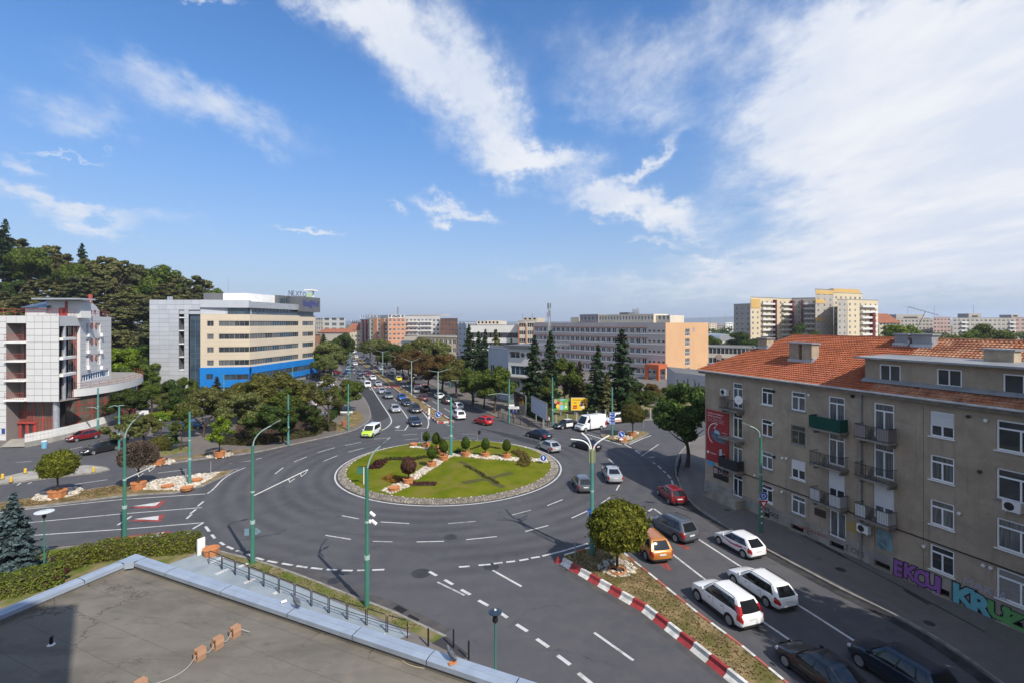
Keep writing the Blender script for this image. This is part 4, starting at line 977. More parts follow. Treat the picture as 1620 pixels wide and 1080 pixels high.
st=[fR.pt(fR.T(126,-1),zt_-.3,-1),fR.pt(fR.T(126,-1),fR.Z(126,472,-1),-1)]
mb.add(st+base,[tuple(range(n+2))]);mb.add(base+bk,[(i,n+i,n+i+1,i+1)for i in range(n-1)]);mb.build('curved_gable',M['white_panel'],root)
mb=MB();fF.bx(mb,fF.T(57,-5),fF.T(131,-5),fF.Z(100,474.5,-5),fF.Z(100,472,-5),-4.2,-7.5);mb.build('roof_canopy',M['steel'],root)
fbx(fF,40,72,zt_-.3,fF.Z(50,488,-6),-5.6,-11,M['white_panel'],'roof_cabin')
mb=MB();q=[fF.pt(fF.T(33,-5),fF.Z(40,486,-5),-5),fF.pt(fF.T(72,-5),fF.Z(60,486,-5),-5),fF.pt(fF.T(72,-5),fF.Z(60,477,-5)+.4,-10),fF.pt(fF.T(36,-5),fF.Z(40,477,-5)+.4,-10)]
mb.add(q+[(x,y,z-.15)for x,y,z in q],[(0,1,2,3),(7,6,5,4),(0,4,5,1),(1,5,6,2),(2,6,7,3),(3,7,4,0)]);mb.build('solar_panel',mat('solar_panel_dark',(.07,.08,.10),.3),root)
fbx(fF,93,102,zt_-.3,fF.Z(97,489,-6)+.2,-5.95,-6.2,M['red_frame'],'roof_door');fbx(fF,102.5,106,zt_-.3,fF.Z(97,477,-6),-5.9,-6.3,M['red_frame'],'roof_pillar')
mb=MB();mb.tube([fF.pt(fF.T(143,-9),fF.Z(143,480,-9),-9),fF.pt(fF.T(143,-9),fF.Z(143,466,-9),-9)],.3,8);mb.build('chimney',M['red_frame_l'],root)
for px in(138.5,144,150):
 t,z=fR.tz(px,493,-.95);mb=MB();mb.lathe([(.26,-.05),(.26,.0)],12,(0,0,0),axis='y');x,y,z0=fR.pt(t,z,-.93);inst('porthole',mb.mesh('porthole',M['dark']),root,(x,y,z0),fR.ang)
mb=MB();zr=zt_+1.0
for f,a_,b_ in((fF,t9-6,t93),(fR,0,fR.L)):
 n=int((b_-a_)/1.6)
 for i in range(n+1):t=a_+(b_-a_)*i/n;mb.tube([f.pt(t,zt_-.05,-.3),f.pt(t,zr,-.3)],.025,4)
 for dz in(0,-.45):mb.tube([f.pt(a_,zr+dz,-.3),f.pt(b_,zr+dz,-.3)],.03,4)
mb.build('roof_railing',M['red_frame_l'],root)
mb=MB();fF.bx(mb,fF.T(3),fF.T(8.5),fF.Z(5,685.5),fF.Z(5,677),.06,.01);mb.build('wall_plaque',mat('plaque_blue',(.03,.07,.25),.4),root)
# ------------------------------------------------------------------ hospital like long block with orange end wall
M['pinkgrey']=mat('mauve_grey_render',(0.44,0.41,0.405),0.85,(0.39,0.365,0.36),0.15)
M['mauve_dark']=mat('dark_mauve_render',(0.30,0.275,0.30),0.85,(0.26,0.24,0.27),0.2)
M['orange_wall']=mat('orange_render',(0.56,0.35,0.20),0.85,(0.52,0.32,0.18),0.12)
M['brick_red']=mat('red_brown_trim',(0.30,0.11,0.08),0.85)
A,B=P2(845,205),P2(1053,160);
Cc=P2(1120.5,184)
b=Bld('hospital_block','long mauve grey hospital block with red sill bands and an orange end wall',[A,B,Cc,A+(Cc-B)]);root=b.root
f=b.face(0);g=b.face(1);zt_=f.Z(1050,510.5)
fh=3.32;hl=[];rows_=[f.Z(1050,y)for y in(527,542.5,559.5,576,593)]
tcs=f.T(1024)
n=22
for r in range(6):
 z=18.0-1.95-1.75-fh*r
 z=zt_-3.55-fh*r
 for i in range(n):
  t=(i+.18)*tcs/n;hl.append((t,t+tcs/n*.66,z,z+1.75))
sm_=[]
for r in range(6):
 z=zt_-3.0-fh*r
 for i in range(4):t=tcs+(f.L-tcs)*(i+.25)/4;sm_.append((t,t+.9,z,z+.6))
mb=MB();f.wall(mb,0,tcs,-.1,zt_,hl,.3,0,back=1);f.wall(mb,tcs,f.L,-.1,zt_,sm_,.2,0,back=1);mb.build('front_wall',[M['pinkgrey'],M['dark']],root)
for h in hl:f.window(*h,style='two',fm=M['upvc'],gm=rg(M['glass'],M['glass_c'],M['glass_b']),inset=.14,fw=.09)
for h in sm_:f.window(*h,style='plain',fm=M['anthracite'],gm=M['glass'],inset=.1,fw=.06)
for r in range(6):
 z=zt_-3.55-fh*r;mb=MB();f.bx(mb,0,tcs,z+1.78,z+2.0,.12,.003);mb.build('lintel_band',M['brick_red'],root)
 mb=MB();f.bx(mb,0,f.L,z-.22,z-.06,.08,.003);mb.build('sill_band',M['white_paint'],root)
hg=[]
ta,tb=g.T(1084),g.T(1091.5)
for r in range(6):z=zt_-4.6-fh*r;hg.append((ta,tb,z,z+2.5))
mb=MB();g.wall(mb,0,g.L,-.1,zt_,hg,.25,0,back=1);mb.build('end_wall',[M['orange_wall'],M['dark']],root)
for h in hg:g.window(*h,style='grid',fm=M['upvc'],gm=M['glass_b'],inset=.1)
t,z=g.tz(1097.5,521);mb=MB();g.bx(mb,t-.7,t+.7,z-.7,z+.7,.06,.0);mb.build('wall_vent',M['steel'],root)
for i in(2,3):ff=b.face(i);mb=MB();ff.wall(mb,0,ff.L,-.1,zt_,[]);mb.build('rear_wall',M['pinkgrey'],root)
mb=MB();mb.poly([(p.x-b.o.x,p.y-b.o.y)for p in b.P],zt_-.4);mb.build('roof',M['roof_grey'],root)
def rb(px0,px1,pyt,o0,dep,m,name,wins=0):
 t0,t1=f.T(px0,o0),f.T(px1,o0);zt2=f.Z((px0+px1)/2,pyt,o0);hl2=[]
 if wins:hl2=[(t0+(t1-t0)*(i+.2)/wins,t0+(t1-t0)*(i+.75)/wins,zt_+.9,zt_+2.3)for i in range(wins)]
 mb=MB();f.wall(mb,t0,t1,zt_-.4,zt2,hl2,.2,0,o=o0,back=1);mb.add([f.pt(t1,zt_-.4,o0),f.pt(t1,zt_-.4,o0-dep),f.pt(t1,zt2,o0-dep),f.pt(t1,zt2,o0)],[(0,1,2,3)]);mb.add([f.pt(t0,zt_-.4,o0-dep),f.pt(t0,zt_-.4,o0),f.pt(t0,zt2,o0),f.pt(t0,zt2,o0-dep)],[(0,1,2,3)])
 mb.add([f.pt(t0,zt2,o0),f.pt(t1,zt2,o0),f.pt(t1,zt2,o0-dep),f.pt(t0,zt2,o0-dep)],[(0,1,2,3)]);mb.build(name,[m,M['dark']],root)
 for h in hl2:f.window(*h,style='two',fm=M['upvc'],gm=M['glass'],inset=.1,o=o0)
M['cream_wall']=mat('pale_cream_render',(0.62,0.55,0.45),0.85,(0.56,0.50,0.41),0.2)
rb(917,946.5,497.5,-5,9,M['mauve_dark'],'roof_storey',5);rb(947,1034,497.5,-5.5,9,M['cream_wall'],'roof_storey',18);rb(1034,1060,499,-7,9,M['cream_wall'],'roof_storey',4)
rb(903,916,502,-8,4,M['cream_wall'],'roof_cabin')
rb(980,994,494.5,-9,4,M['anthracite'],'plant_screen')
mb=MB()
for i in range(9):px=1001+i*1.3;t=f.T(px,-8);mb.tube([f.pt(t,zt_+3,-8),f.pt(t+random.uniform(-.4,.4),zt_+4.4+random.random(),-8)],.12,4)
mb.build('roof_antennas',M['grey_metal'],root)
t0,t1=f.T(1020,5),f.T(1042,5);mb=MB();f.bx(mb,t0,t1,3.6,5.0,5,0.02);f.bx(mb,t1-.9,t1,0,3.6,5,4.1);f.bx(mb,t0,t0+.9,0,3.6,5,4.1);mb.build('entrance_porch',mat('porch_orange',(0.42,0.11,0.05),.7),root)
A_=Vector((GX(868.5,185),185));t=thing('telecom_mast','tall dark lattice telecom mast rising behind the hospital roof','mast',(A_.x,A_.y,0))
mb=MB();zb2,zt2=15,ZY(481,185)
for a_ in range(3):q=2.094*a_;mb.tube([(1.0*math.cos(q),1.0*math.sin(q),0),(.7*math.cos(q),.7*math.sin(q),zb2),(.35*math.cos(q),.35*math.sin(q),zt2)],.13,5)
z=zb2;k=0
while z<zt2-.8:
 for a_ in range(3):q,r_=2.094*a_,2.094*(a_+1);mb.tube([(.5*math.cos(q),.5*math.sin(q),z),(.5*math.cos(r_),.5*math.sin(r_),z+.8)],.06,4)
 z+=.8
mb.build('lattice',M['grey_metal'],t)
for zz_,a_ in((zt2-1,0),(zt2-1.4,2),(zt2-1,4),(zt2-4,1),(zt2-4.4,3)):
 mb=MB();mb.box(.5,.75,-.25,.25,0,1.9);inst('antenna_panel',mb.mesh('antenna_panel',M['lamp_grey']),t,(0,0,zz_-.5),a_*1.05)
# ------------------------------------------------------------------ other blocks of the town
M['white_far']=mat('white_render',(0.62,0.61,0.59),0.85,(0.57,0.56,0.54),0.1)
M['terra_far']=mat('salmon_render',(0.52,0.27,0.17),0.85,(0.46,0.24,0.15),0.12)
M['terra_dark']=mat('brick_orange_render',(0.44,0.19,0.10),0.85,(0.40,0.17,0.09),0.12)
M['beige_far']=mat('beige_render',(0.52,0.45,0.34),0.85,(0.46,0.40,0.30),0.15)
M['bluegrey_far']=mat('blue_grey_render',(0.40,0.44,0.50),0.8,(0.36,0.40,0.46),0.1)
M['grey_far']=mat('grey_render',(0.38,0.355,0.32),0.85,(0.33,0.31,0.28),0.1)  # real grey walls, and shade painted onto the tall yellow flats
M['ochre']=mat('ochre_render',(0.54,0.36,0.14),0.85,(0.50,0.33,0.13),0.1)
M['yellow_far']=mat('pale_yellow_render',(0.56,0.48,0.34),0.85,(0.52,0.44,0.31),0.1)
M['maroon']=mat('maroon_render',(0.14,0.035,0.045),0.7)
M['pink_far']=mat('dusty_pink_render',(0.40,0.28,0.25),0.85,(0.36,0.26,0.23),0.1)
M['tile_far']=mat('far_roof_tile',(0.30,0.12,0.07),0.9,(0.22,0.09,0.06),0.8)
def Zt(py,Y):return ZY(py,Y)
def topbox(b,t0,t1,o0,dep,z0,z1,m,name='roof_cabin',wins=0):
 f=b.f;hl=[(t0+(t1-t0)*(i+.25)/wins,t0+(t1-t0)*(i+.75)/wins,z0+.6,z0+1.6)for i in range(wins)]if wins else[]
 mb=MB();f.wall(mb,t0,t1,z0,z1,hl,.2,0,o=o0,back=1)
 for t in(t0,t1):
  q=[f.pt(t,z0,o0),f.pt(t,z0,o0-dep),f.pt(t,z1,o0-dep),f.pt(t,z1,o0)];mb.add(q if t==t1 else q[::-1],[(0,1,2,3)])
 mb.add([f.pt(t0,z1,o0),f.pt(t1,z1,o0),f.pt(t1,z1,o0-dep),f.pt(t0,z1,o0-dep)],[(0,1,2,3)]);mb.build(name,[m,M['dark']],b.root)
Y=235
b=simple_block('white_block','plain white block with pairs of small dark square windows behind the spruces',741,Y,819,Y-6,30,Zt(514,Y),M['white_far'],3,11,zb=Zt(534,Y)-9,fh=4.5,ww=3.2,wh=2.4,style='two',gms=[M['glass']],fm=M['anthracite'])
topbox(b,b.f.L*.05,b.f.L*.52,-9,14,Zt(514,Y),Zt(508,Y),M['cream_wall'],'roof_storey',6)
b=simple_block('brick_and_cream_block','narrow cream block with red brick strips beside the white block',819.5,224,846,221,26,Zt(508,224),M['cream_wall'],5,2,zb=2.5,fh=3.4,ww=3.2,wh=1.9,style='three')
for t in(.02,.45,.92):mb=MB();b.f.bx(mb,b.f.L*t,b.f.L*(t+.07),0,Zt(513,224),.15,.003);mb.build('brick_strip',M['terra_dark'],b.root)
topbox(b,0.5,b.f.L*.9,-5,12,Zt(508,224),Zt(503,224),M['beige_far'],'roof_cabin',3)
mb=MB()
for px in(827,842):t=b.f.T(px,-6);mb.tube([b.f.pt(t,Zt(505,224),-6),b.f.pt(t,Zt(496,224),-6)],.18,5)
mb.build('roof_mast',M['grey_metal'],b.root)
A,B=P2(772.5,122),P2(808,113);e_=(B-A).normalized();n_=Vector((-e_.y,e_.x))
b=simple_block('modern_villa','grey and white modern villa with flat roofs and a round window behind the billboards',772.5,124,812,113,14,Zt(551,120),M['bluegrey_far'],1,3,zb=Zt(590,118)+.1,fh=3.2,ww=2.2,wh=1.6,style='two',sides=False)
A,B=P2(804,112),P2(842,108)
b2=Bld('white_villa','white rendered villa with a dark flat roof, blue glazing and a balcony under the spruces',[A,B,B+Vector((2,14)),A+Vector((2,14))],'house')
f=b2.face(0);zt_=f.Z(815,552);h1=(f.T(808),f.T(836),f.Z(815,592),f.Z(815,578));h2=(f.T(806),f.T(822),f.Z(815,566),f.Z(815,556));h3=(f.T(806),f.T(822),f.Z(815,612),f.Z(815,601))
mb=MB();f.wall(mb,0,f.L,-.1,zt_+.4,[h1,h2,h3],.6,0,back=1);mb.build('wall',[M['white_far'],M['dark']],b2.root)
f.window(*h1,style='strip',fm=M['bluegrey_far'],gm=M['glass_c'],inset=.15);f.window(*h2,style='two',gm=M['glass'],inset=.5);f.window(*h3,style='three',gm=M['glass_b'],inset=.15)
for i in(1,2,3):ff=b2.face(i);mb=MB();ff.wall(mb,0,ff.L,-.1,zt_+.4,[]);mb.build('wall',M['white_far'],b2.root)
mb=MB();f.bx(mb,-.6,f.L+.4,zt_+.4,zt_+.9,.8,-15);mb.build('roof',M['anthracite'],b2.root)
mb=MB();f.bx(mb,0,f.L,f.Z(815,596),f.Z(815,594),1.2,0);mb.build('balcony_slab',M['concrete'],b2.root)
for px in(827,836):t,z=f.tz(px,561);mb=MB().lathe([(.5,-.06),(.5,.02)],14,axis='y');x,y,z0=f.pt(t,z,.04);inst('round_window',mb.mesh('round_window',M['glass']),b2.root,(x,y,z0),f.ang)
Y=330
b=simple_block('apartment_block','white apartment block with long balcony bands beside a salmon stair tower',641,Y,696,Y-8,24,Zt(499.5,Y),M['white_far'],7,9,zb=1.5,fh=2.9,ww=1.7,wh=1.4,style='two')
for r in range(7):balconies(b.f,[b.f.L*.08,b.f.L*.45],8.0,1.0+2.9*r,slab=M['white_far'],rail=M['white_paint'])
topbox(b,1,b.f.L-1,-5,12,Zt(499.5,Y),Zt(498,Y),M['beige_far'])
b=simple_block('apartment_block','salmon apartment tower with a white attic left of the balcony block',614,Y-14,640.5,Y-8,22,Zt(504,Y),M['terra_far'],8,4,zb=1.5,fh=2.9,ww=1.6,wh=1.4,swm=M['terra_dark'])
topbox(b,0.2,b.f.L-.2,-.5,16,Zt(504,Y),Zt(499,Y),M['white_far'],'attic',5)
mb=MB();t=b.f.T(629.5,-8);mb.tube([b.f.pt(t,Zt(500,Y),-8),b.f.pt(t,Zt(486,Y),-8)],.5,5);mb.build('roof_mast',M['grey_metal'],b.root)
b=simple_block('apartment_block','salmon apartment block with a blue grey end right of the balcony block',696.5,Y-20,724,Y-34,20,Zt(504.5,Y),M['terra_far'],7,5,zb=1.5,fh=2.9,ww=1.7,wh=1.4)
b=simple_block('blue_grey_block','slim blue grey block between the salmon flats and the spruces',724.5,285,737.5,278,20,Zt(512.5,285),M['bluegrey_far'],6,2,zb=2,fh=3,ww=1.5,wh=1.5)
b=simple_block('apartment_block','beige tower with salmon balconies at the corner of the boulevard',585,345,613.5,335,24,Zt(503,340),M['cream_wall'],8,5,zb=1.5,fh=2.9,ww=1.7,wh=1.4,swm=M['terra_far'])
mb=MB()
for k in range(2):b.f.bx(mb,b.f.L*(.25+.4*k),b.f.L*(.45+.4*k),0,Zt(503.5,340),.8,.003)
mb.build('balcony_stack',M['terra_far'],b.root)
b=simple_block('apartment_block','narrow grey and maroon tower crowned with antennas along the boulevard',570,365,584.5,355,20,Zt(505.5,360),M['grey_far'],8,4,zb=1.5,fh=2.9,ww=1.6,wh=1.4)
mb=MB()
for i in range(8):t=b.f.L*(i+.5)/8;mb.tube([b.f.pt(t,Zt(506,360),-4),b.f.pt(t,Zt(random.uniform(494,501),360),-4)],.22,4)
mb.build('roof_antennas',M['grey_metal'],b.root)
for k in range(2):mb=MB();b.f.bx(mb,b.f.L*(.3+.35*k),b.f.L*(.45+.35*k),0,Zt(506,360),.5,.003);mb.build('stair_strip',M['maroon'],b.root)
b=simple_block('apartment_block','grey stepped flats at the far end of the boulevard',556,400,570,385,24,Zt(509.5,390),M['bluegrey_far'],7,4,zb=1.5,fh=2.9,ww=1.8,wh=1.4)
b=simple_block('white_tower_block','white office with a large blue glass front beyond the left trees',511,420,546.5,410,26,Zt(503.5,415),M['white_far'],5,3,zb=3,fh=4.2,ww=5.0,wh=2.6,style='strip',gms=[M['glass_c']])
b=simple_block('cream_tower_block','cream office tower beside the blue sign box',499.5,400,510.5,395,26,Zt(504,400),M['cream_wall'],6,3,zb=2,fh=3.6,ww=1.8,wh=2)
b=simple_block('pink_house','low pink house behind the blue office',494,215,508,212,12,Zt(530,215),M['terra_far'],3,2,zb=2,fh=3.2,ww=1.4,wh=1.5)
def gabled(name,label,px0,px1,Y,pye,pyr,wm,rm,cols=5,depth=12,rows=2):
 b=simple_block(name,label,px0,Y,px1,Y,depth,Zt(pye,Y),wm,rows,cols,zb=1.4,fh=3.0,ww=1.4,wh=1.5,cat='house')
 f=b.f;ze,zr=Zt(pye,Y),Zt(pyr,Y);L=f.L;mb=MB()
 e0,e1,r0,r1=f.pt(-.6,ze,.6),f.pt(L+.6,ze,.6),f.pt(L*.12,zr,-depth/2),f.pt(L*.88,zr,-depth/2);b0,b1=f.pt(-.6,ze,-depth-.6),f.pt(L+.6,ze,-depth-.6)
 mb.add([e0,e1,r1,r0,b0,b1],[(0,1,2,3),(1,5,2),(5,4,3,2),(4,0,3),(0,4,5,1)]);mb.build('hipped_roof',rm,b.root);return b
gabled('brick_house','long low house with a brown tiled roof left of the boulevard',503,553,300,526,520,M['grey_far'],M['tile_far'],9)
gabled('corner_house','small pale house with a red tiled roof at the far end of the boulevard',550,570,370,522,512,M['beige_far'],M['tile_far'],4,14,3)
b=simple_block('beige_school','low beige block with a cream cornice in front of the balcony flats',662,235,722,222,18,Zt(531,230),M['yellow_far'],3,9,zb=1.4,fh=3.6,ww=1.8,wh=1.9,bands=[(Zt(533,230),.7,M['cream_wall'],.3)])
b=simple_block('cream_house','small cream block with one window left of the beige block',640,240,661.5,236,16,Zt(531,238),M['cream_wall'],2,3,zb=1.6,fh=4,ww=1.6,wh=1.6)
b=simple_block('grey_roofed_house','low house with a grey flat roof and glazed front behind the brown trees',634,190,657,186,14,Zt(541,188),M['bluegrey_far'],2,4,zb=1.5,fh=3.4,ww=2.2,wh=1.8)
A,B=P2(1068,118),P2(1125,109)
b=Bld('patterned_pavilion','low grey pavilion with a pattern of upright black strips beside the orange wall',[A,B,B+Vector((3,16)),A+Vector((3,16))]);f=b.face(0);zt_=f.Z(1090,591)
M['pav']=mat('pavilion_grey',(0.44,0.43,0.47),.7)
for i in range(4):ff=b.face(i);mb=MB();ff.wall(mb,0,ff.L,-.1,zt_,[]);mb.build('wall',M['pav'],b.root)
mb=MB();mb.poly([(p.x-b.o.x,p.y-b.o.y)for p in b.P],zt_+.01);mb.build('roof',M['roof_grey'],b.root)
for i in range(26):
 t=f.L*(i+.3)/26+random.uniform(-.1,.1);z0=random.uniform(.3,zt_*.6);h=random.uniform(.8,2.2);mb=MB();f.bx(mb,t,t+random.uniform(.1,.3),z0,min(zt_-.1,z0+h),.05,0.003);mb.build('black_strip',M['anthracite'],b.root)
t=f.T(1094);mb=MB();f.bx(mb,t-.8,t+.8,.1,3.4,.06,.004);mb.build('door',M['glass'],b.root)
mb=MB();f.bx(mb,f.T(1095),f.T(1116),zt_,f.Z(1105,576),-5,-9);mb.build('roof_plant',M['steel'],b.root)
b=simple_block('cream_hall','low cream hall with big square windows beyond the orange wall',1118,205,1196,196,22,Zt(549.5,200),M['cream_wall'],2,12,zb=1.6,fh=4.0,ww=3.0,wh=2.4,style='two',gms=[M['glass_b']])
mb=MB();t,z=b.f.tz(1137.5,564.5);mb.lathe([(1.2,-.1),(1.2,0)],16,axis='y');x,y,z0=b.f.pt(t,z,.12);inst('round_emblem',mb.mesh('round_emblem',M['pink_far']),b.root,(x,y,z0),b.f.ang)
A,B=P2(1135,330),P2(1163,330);b=Bld('barrel_hall','grey hall with an arched roof in front of the tall flats',[A,B,B+Vector((4,40)),A+Vector((4,40))]);f=b.face(0);mb=MB();r_=f.L/2;zb2=Zt(540,330)
ar=[(r_-r_*math.cos(math.pi*i/14),zb2+Zt(528.5,330)*0+(Zt(528.5,330)-zb2)*math.sin(math.pi*i/14))for i in range(15)]
vs=[f.pt(t,z)for t,z in ar];vb=[f.pt(t,z,-40)for t,z in ar];mb.add(vs+vb,[(i,i+1,15+i+1,15+i)for i in range(14)]+[tuple(range(14,-1,-1))]);mb.build('arched_roof',M['steel'],b.root)
mb=MB();f.wall(mb,0,f.L,0,zb2,[]);mb.build('wall',M['white_far'],b.root)
def flats(name,label,px0,Y0,px1,Y1,depth,pyt,wm,cols,swm=None,rows=11,balc=(),fh=2.85,bands=(),scols=3,band_m=None):
 zt=Zt(pyt,(Y0+Y1)/2);b=simple_block(name,label,px0,Y0,px1,Y1,depth,zt,wm,rows,cols,zb=zt-3.0-fh*(rows-1)-.2,fh=fh,ww=1.3,wh=1.3,swm=swm,scols=scols,group=None)
 for t0,w_ in balc:
  for r in range(rows-1):balconies(b.f,[b.f.L*t0],round(b.f.L*w_,1),zt-3.9-fh*r,slab=M['white_paint'],rail=M['white_far'],d=1.4)
 return b
b=flats('apartment_complex','grey end of the tall apartment complex with a lower stepped roof',1161,282,1187,272,24,481,M['grey_far'],3)
b=flats('apartment_complex','tall yellow apartment wing with long white balcony rows and maroon fins',1187.5,268,1252,286,18,471.5,M['yellow_far'],9,M['grey_far'],balc=((.24,.3),(.74,.24)))
for t in(.53,.96):mb=MB();b.f.bx(mb,b.f.L*t,b.f.L*(t+.035),0,Zt(475,280),1.6,.003);mb.build('fin',M['maroon'],b.root)
mb=MB();b.f.bx(mb,0,b.f.L*.22,Zt(488,275),Zt(474,275),.2,.003);mb.build('ochre_band',M['ochre'],b.root)
b=flats('apartment_complex','shaded inner wing of the apartment complex between the two towers',1252.5,290,1291,284,18,471.5,M['grey_far'],5,balc=((.5,.45),))
mb=MB();b.f.bx(mb,b.f.L*.4,b.f.L*.46,0,Zt(475,288),1.6,.003);mb.build('fin',M['maroon'],b.root)
b=flats('apartment_tower','tallest grey and yellow apartment tower with ochre bands and a slanted roof',1290,255,1318.5,262,26,458,M['grey_far'],3,M['yellow_far'],rows=12)  # grey front is shade painted onto the yellow tower
for y in(459.5,474,502):mb=MB();z=Zt(y,258);b.f.bx(mb,0,b.f.L*(1 if y<470 else .5),z-2.0,z,.12,.003);mb.build('ochre_band',M['ochre'],b.root)
zt=Zt(457,262);f=b.fr
b3=flats('apartment_tower','yellow upper block with a slanted corner on top of the tallest tower',1319,262,1364,270,20,464,M['yellow_far'],6,rows=12)
mb=MB();f3=b3.f;zz0,zz1=Zt(464,266),Zt(457.5,266);q=[f3.pt(0,zz0,0),f3.pt(f3.L,zz0,0),f3.pt(f3.L*.85,zz1,0),f3.pt(0,zz1,0)];q2=[f3.pt(0,zz0,-3),f3.pt(f3.L,zz0,-3),f3.pt(f3.L*.85,zz1,-3),f3.pt(0,zz1,-3)]
mb.add(q+q2,[(0,1,2,3),(1,5,6,2),(3,2,6,7),(4,0,3,7)]);mb.build('slanted_attic',M['ochre'],b3.root)
b=flats('apartment_tower','lower front block of the apartment tower with white balconies at its corner',1325,246,1340,250,14,474,M['grey_far'],2,M['yellow_far'],rows=11)
b=flats('apartment_tower','yellow corner block with stacked grey balconies below the slanted tower',1340.5,250,1389,262,16,474.5,M['yellow_far'],6,rows=11,balc=((.4,.5),))
mb=MB();b.f.bx(mb,b.f.L*.72,b.f.L*.8,0,Zt(495,258),1.7,.003);mb.build('fin',M['maroon'],b.root)
gabled('yellow_house','pale yellow house with a steep brown tiled roof beside the tower',1391,1424,330,511,496,M['yellow_far'],M['tile_far'],6,18,6)
def slab(label,px0,px1,Y,pyt,wm,cols,rows,cab=None,swm=None):
 zt=Zt(pyt,Y);b=simple_block('apartment_slab',label,px0,Y,px1,Y+4,18,zt,wm,rows,cols,zb=zt-2.6-2.85*(rows-1),fh=2.85,ww=1.9,wh=1.4,swm=swm)
 if cab:topbox(b,b.f.L*cab[0],b.f.L*cab[1],-4,8,zt,Zt(cab[2],Y),M['grey_far'],'roof_cabin',1)
 mb=MB();t=b.f.L*.45;mb.tube([b.f.pt(t,zt,-5),b.f.pt(t,zt+9,-5)],.12,4);mb.build('antenna',M['grey_metal'],b.root);return b
slab('grey beige slab of flats behind the thin roof aerial',1419,1476,400,504.5,M['grey_far'],10,5,(.1,.9,497.5))
slab('narrow mauve and pink block of flats right of the aerial',1476.5,1504,380,502,M['pink_far'],5,6,None)
b=slab('long grey slab of flats with white glazed balconies near the right edge',1507,1605,345,503,M['grey_far'],14,6,(.35,.55,496))
for r in range(5):balconies(b.f,[b.f.L*.12,b.f.L*.9],4.5,Zt(503,345)-3.6-2.85*r,slab=M['white_far'],rail=M['white_far'])
slab('flats with brick red balcony bands at the right edge',1605.5,1690,350,502.5,M['pink_far'],10,6,(.05,.2,498))
slab('small pale slab of flats in the gap by the barrel roof',1148,1160,560,510,M['white_far'],3,8,None)
slab('pale tower between the orange wall and the barrel roof',1122,1134,640,511,M['beige_far'],3,9,None)
k=0
for px,w_,Y,pyt,m in((848,14,700,505,'beige_far'),(735,20,620,510,'bluegrey_far'),(770,22,800,507,'cream_wall'),(1135,9,760,513,'pink_far'),(1395,20,600,507,'grey_far'),(1445,26,700,503,'pink_far'),(530,14,700,508.5,'bluegrey_far'),(1545,30,720,503,'beige_far')):
 k+=1;simple_block('distant_block',['pale beige distant block just left of the telecom mast','blue grey distant block above the slim blue grey block','cream distant block behind the white block','tiny pink distant block beyond the cream hall','grey distant block beside the steep brown roof','pink distant block behind the aerial flats','blue grey distant block over the brown roofed house','beige distant block behind the long grey slab'][k-1],px,Y,px+w_,Y,16,Zt(pyt,Y),M[m],5,5,zb=Zt(pyt,Y)-14.6,fh=2.9,ww=2.2,wh=1.5,sides=False)
# ================================================================== APARTMENT HOUSE ON THE RIGHT
M['gutter_paint']=mat('pale_gutter_paint',(0.52,0.51,0.49),.6,(.36,.35,.33),1.2)
M['window_old']=mat('old_brown_window',(0.20,0.18,0.16),0.7)
M['blind']=mat('blind_glass',(0.30,0.29,0.27),0.4,(0.2,0.19,0.18),9.0,stretch=(.2,.2,3))
def old_render(name,c1,c2,c3,dark):
 m=bpy.data.materials.new(name);m.use_nodes=True;t=NT(m.node_tree);bs=t.n['Principled BSDF'];p=t.new('ShaderNodeNewGeometry').outputs['Position']
 col=t.mix(t.ramp(t.noise(p,.5,8,.68,.3),.35,.68),c1,c2);col=t.mix(t.math('MULTIPLY',t.ramp(t.noise(p,2.6,7,.75),.5,.75),.5),col,c3)
 st=t.noise(t.mapping(p,scale=(2.4,2.4,.16)),1.0,6,.7);col=t.mix(t.math('MULTIPLY',t.ramp(st,.52,.74),.55),col,dark)
 fl=t.noise(t.mapping(p,scale=(.5,.5,1.6)),1.3,6,.7);col=t.mix(t.math('MULTIPLY',t.ramp(fl,.56,.70),.35),col,dark)
 t.set(bs.inputs['Base Color'],col);bs.inputs['Roughness'].default_value=.95;bs.inputs['Specular IOR Level'].default_value=.2
 bn=t.new('ShaderNodeBump');bn.inputs['Strength'].default_value=.35;bn.inputs['Distance'].default_value=.02;t.l.new(t.noise(p,22,5,.7),bn.inputs['Height']);t.l.new(bn.outputs[0],bs.inputs['Normal']);return m
M['render_old']=old_render('old_grey_brown_render',(.40,.325,.245),(.30,.245,.185),(.46,.385,.30),(.185,.15,.115))
M['plinth']=mat('plinth_concrete',(0.36,0.325,0.275),0.95,(0.25,0.225,0.19),0.8,bump=0.3,stretch=(1,1,.4))
M['rtile']=mat('red_roof_tile',(0.33,0.108,0.055),0.85,(0.27,0.088,0.045),0.5,col3=(0.30,0.10,0.06),scale3=0.3,island=0.16)
M['rtile_old']=mat('weathered_roof_tile',(0.33,0.13,0.07),0.9,(0.38,0.21,0.13),0.9,col3=(0.20,0.085,0.055),scale3=0.7,island=0.15)
M['chimney']=mat('chimney_render',(0.40,0.33,0.24),0.9,(0.30,0.25,0.19),1.5)
M['zinc']=mat('zinc_flashing',(0.30,0.31,0.32),0.5,(0.24,0.25,0.26),1.0,metal=0.3)
ang_f=math.atan(290/FPX);dv=Vector((math.sin(ang_f),-math.cos(ang_f)))
P0=G(1115.6,777);P0=Vector((P0.x,P0.y));LEN=41.0;WID=12.6;nin=Vector((-dv.y,dv.x))
b=Bld('apartment_house','old grey brown four storey apartment house with red tiled roof and graffiti on its plinth',[P0,P0+dv*LEN,P0+dv*LEN+nin*WID,P0+nin*WID])
root=b.root;f=b.face(0);ZE=12.95
sill=[1.6,4.62,7.6,10.5];WH=1.62;PZ=1.32
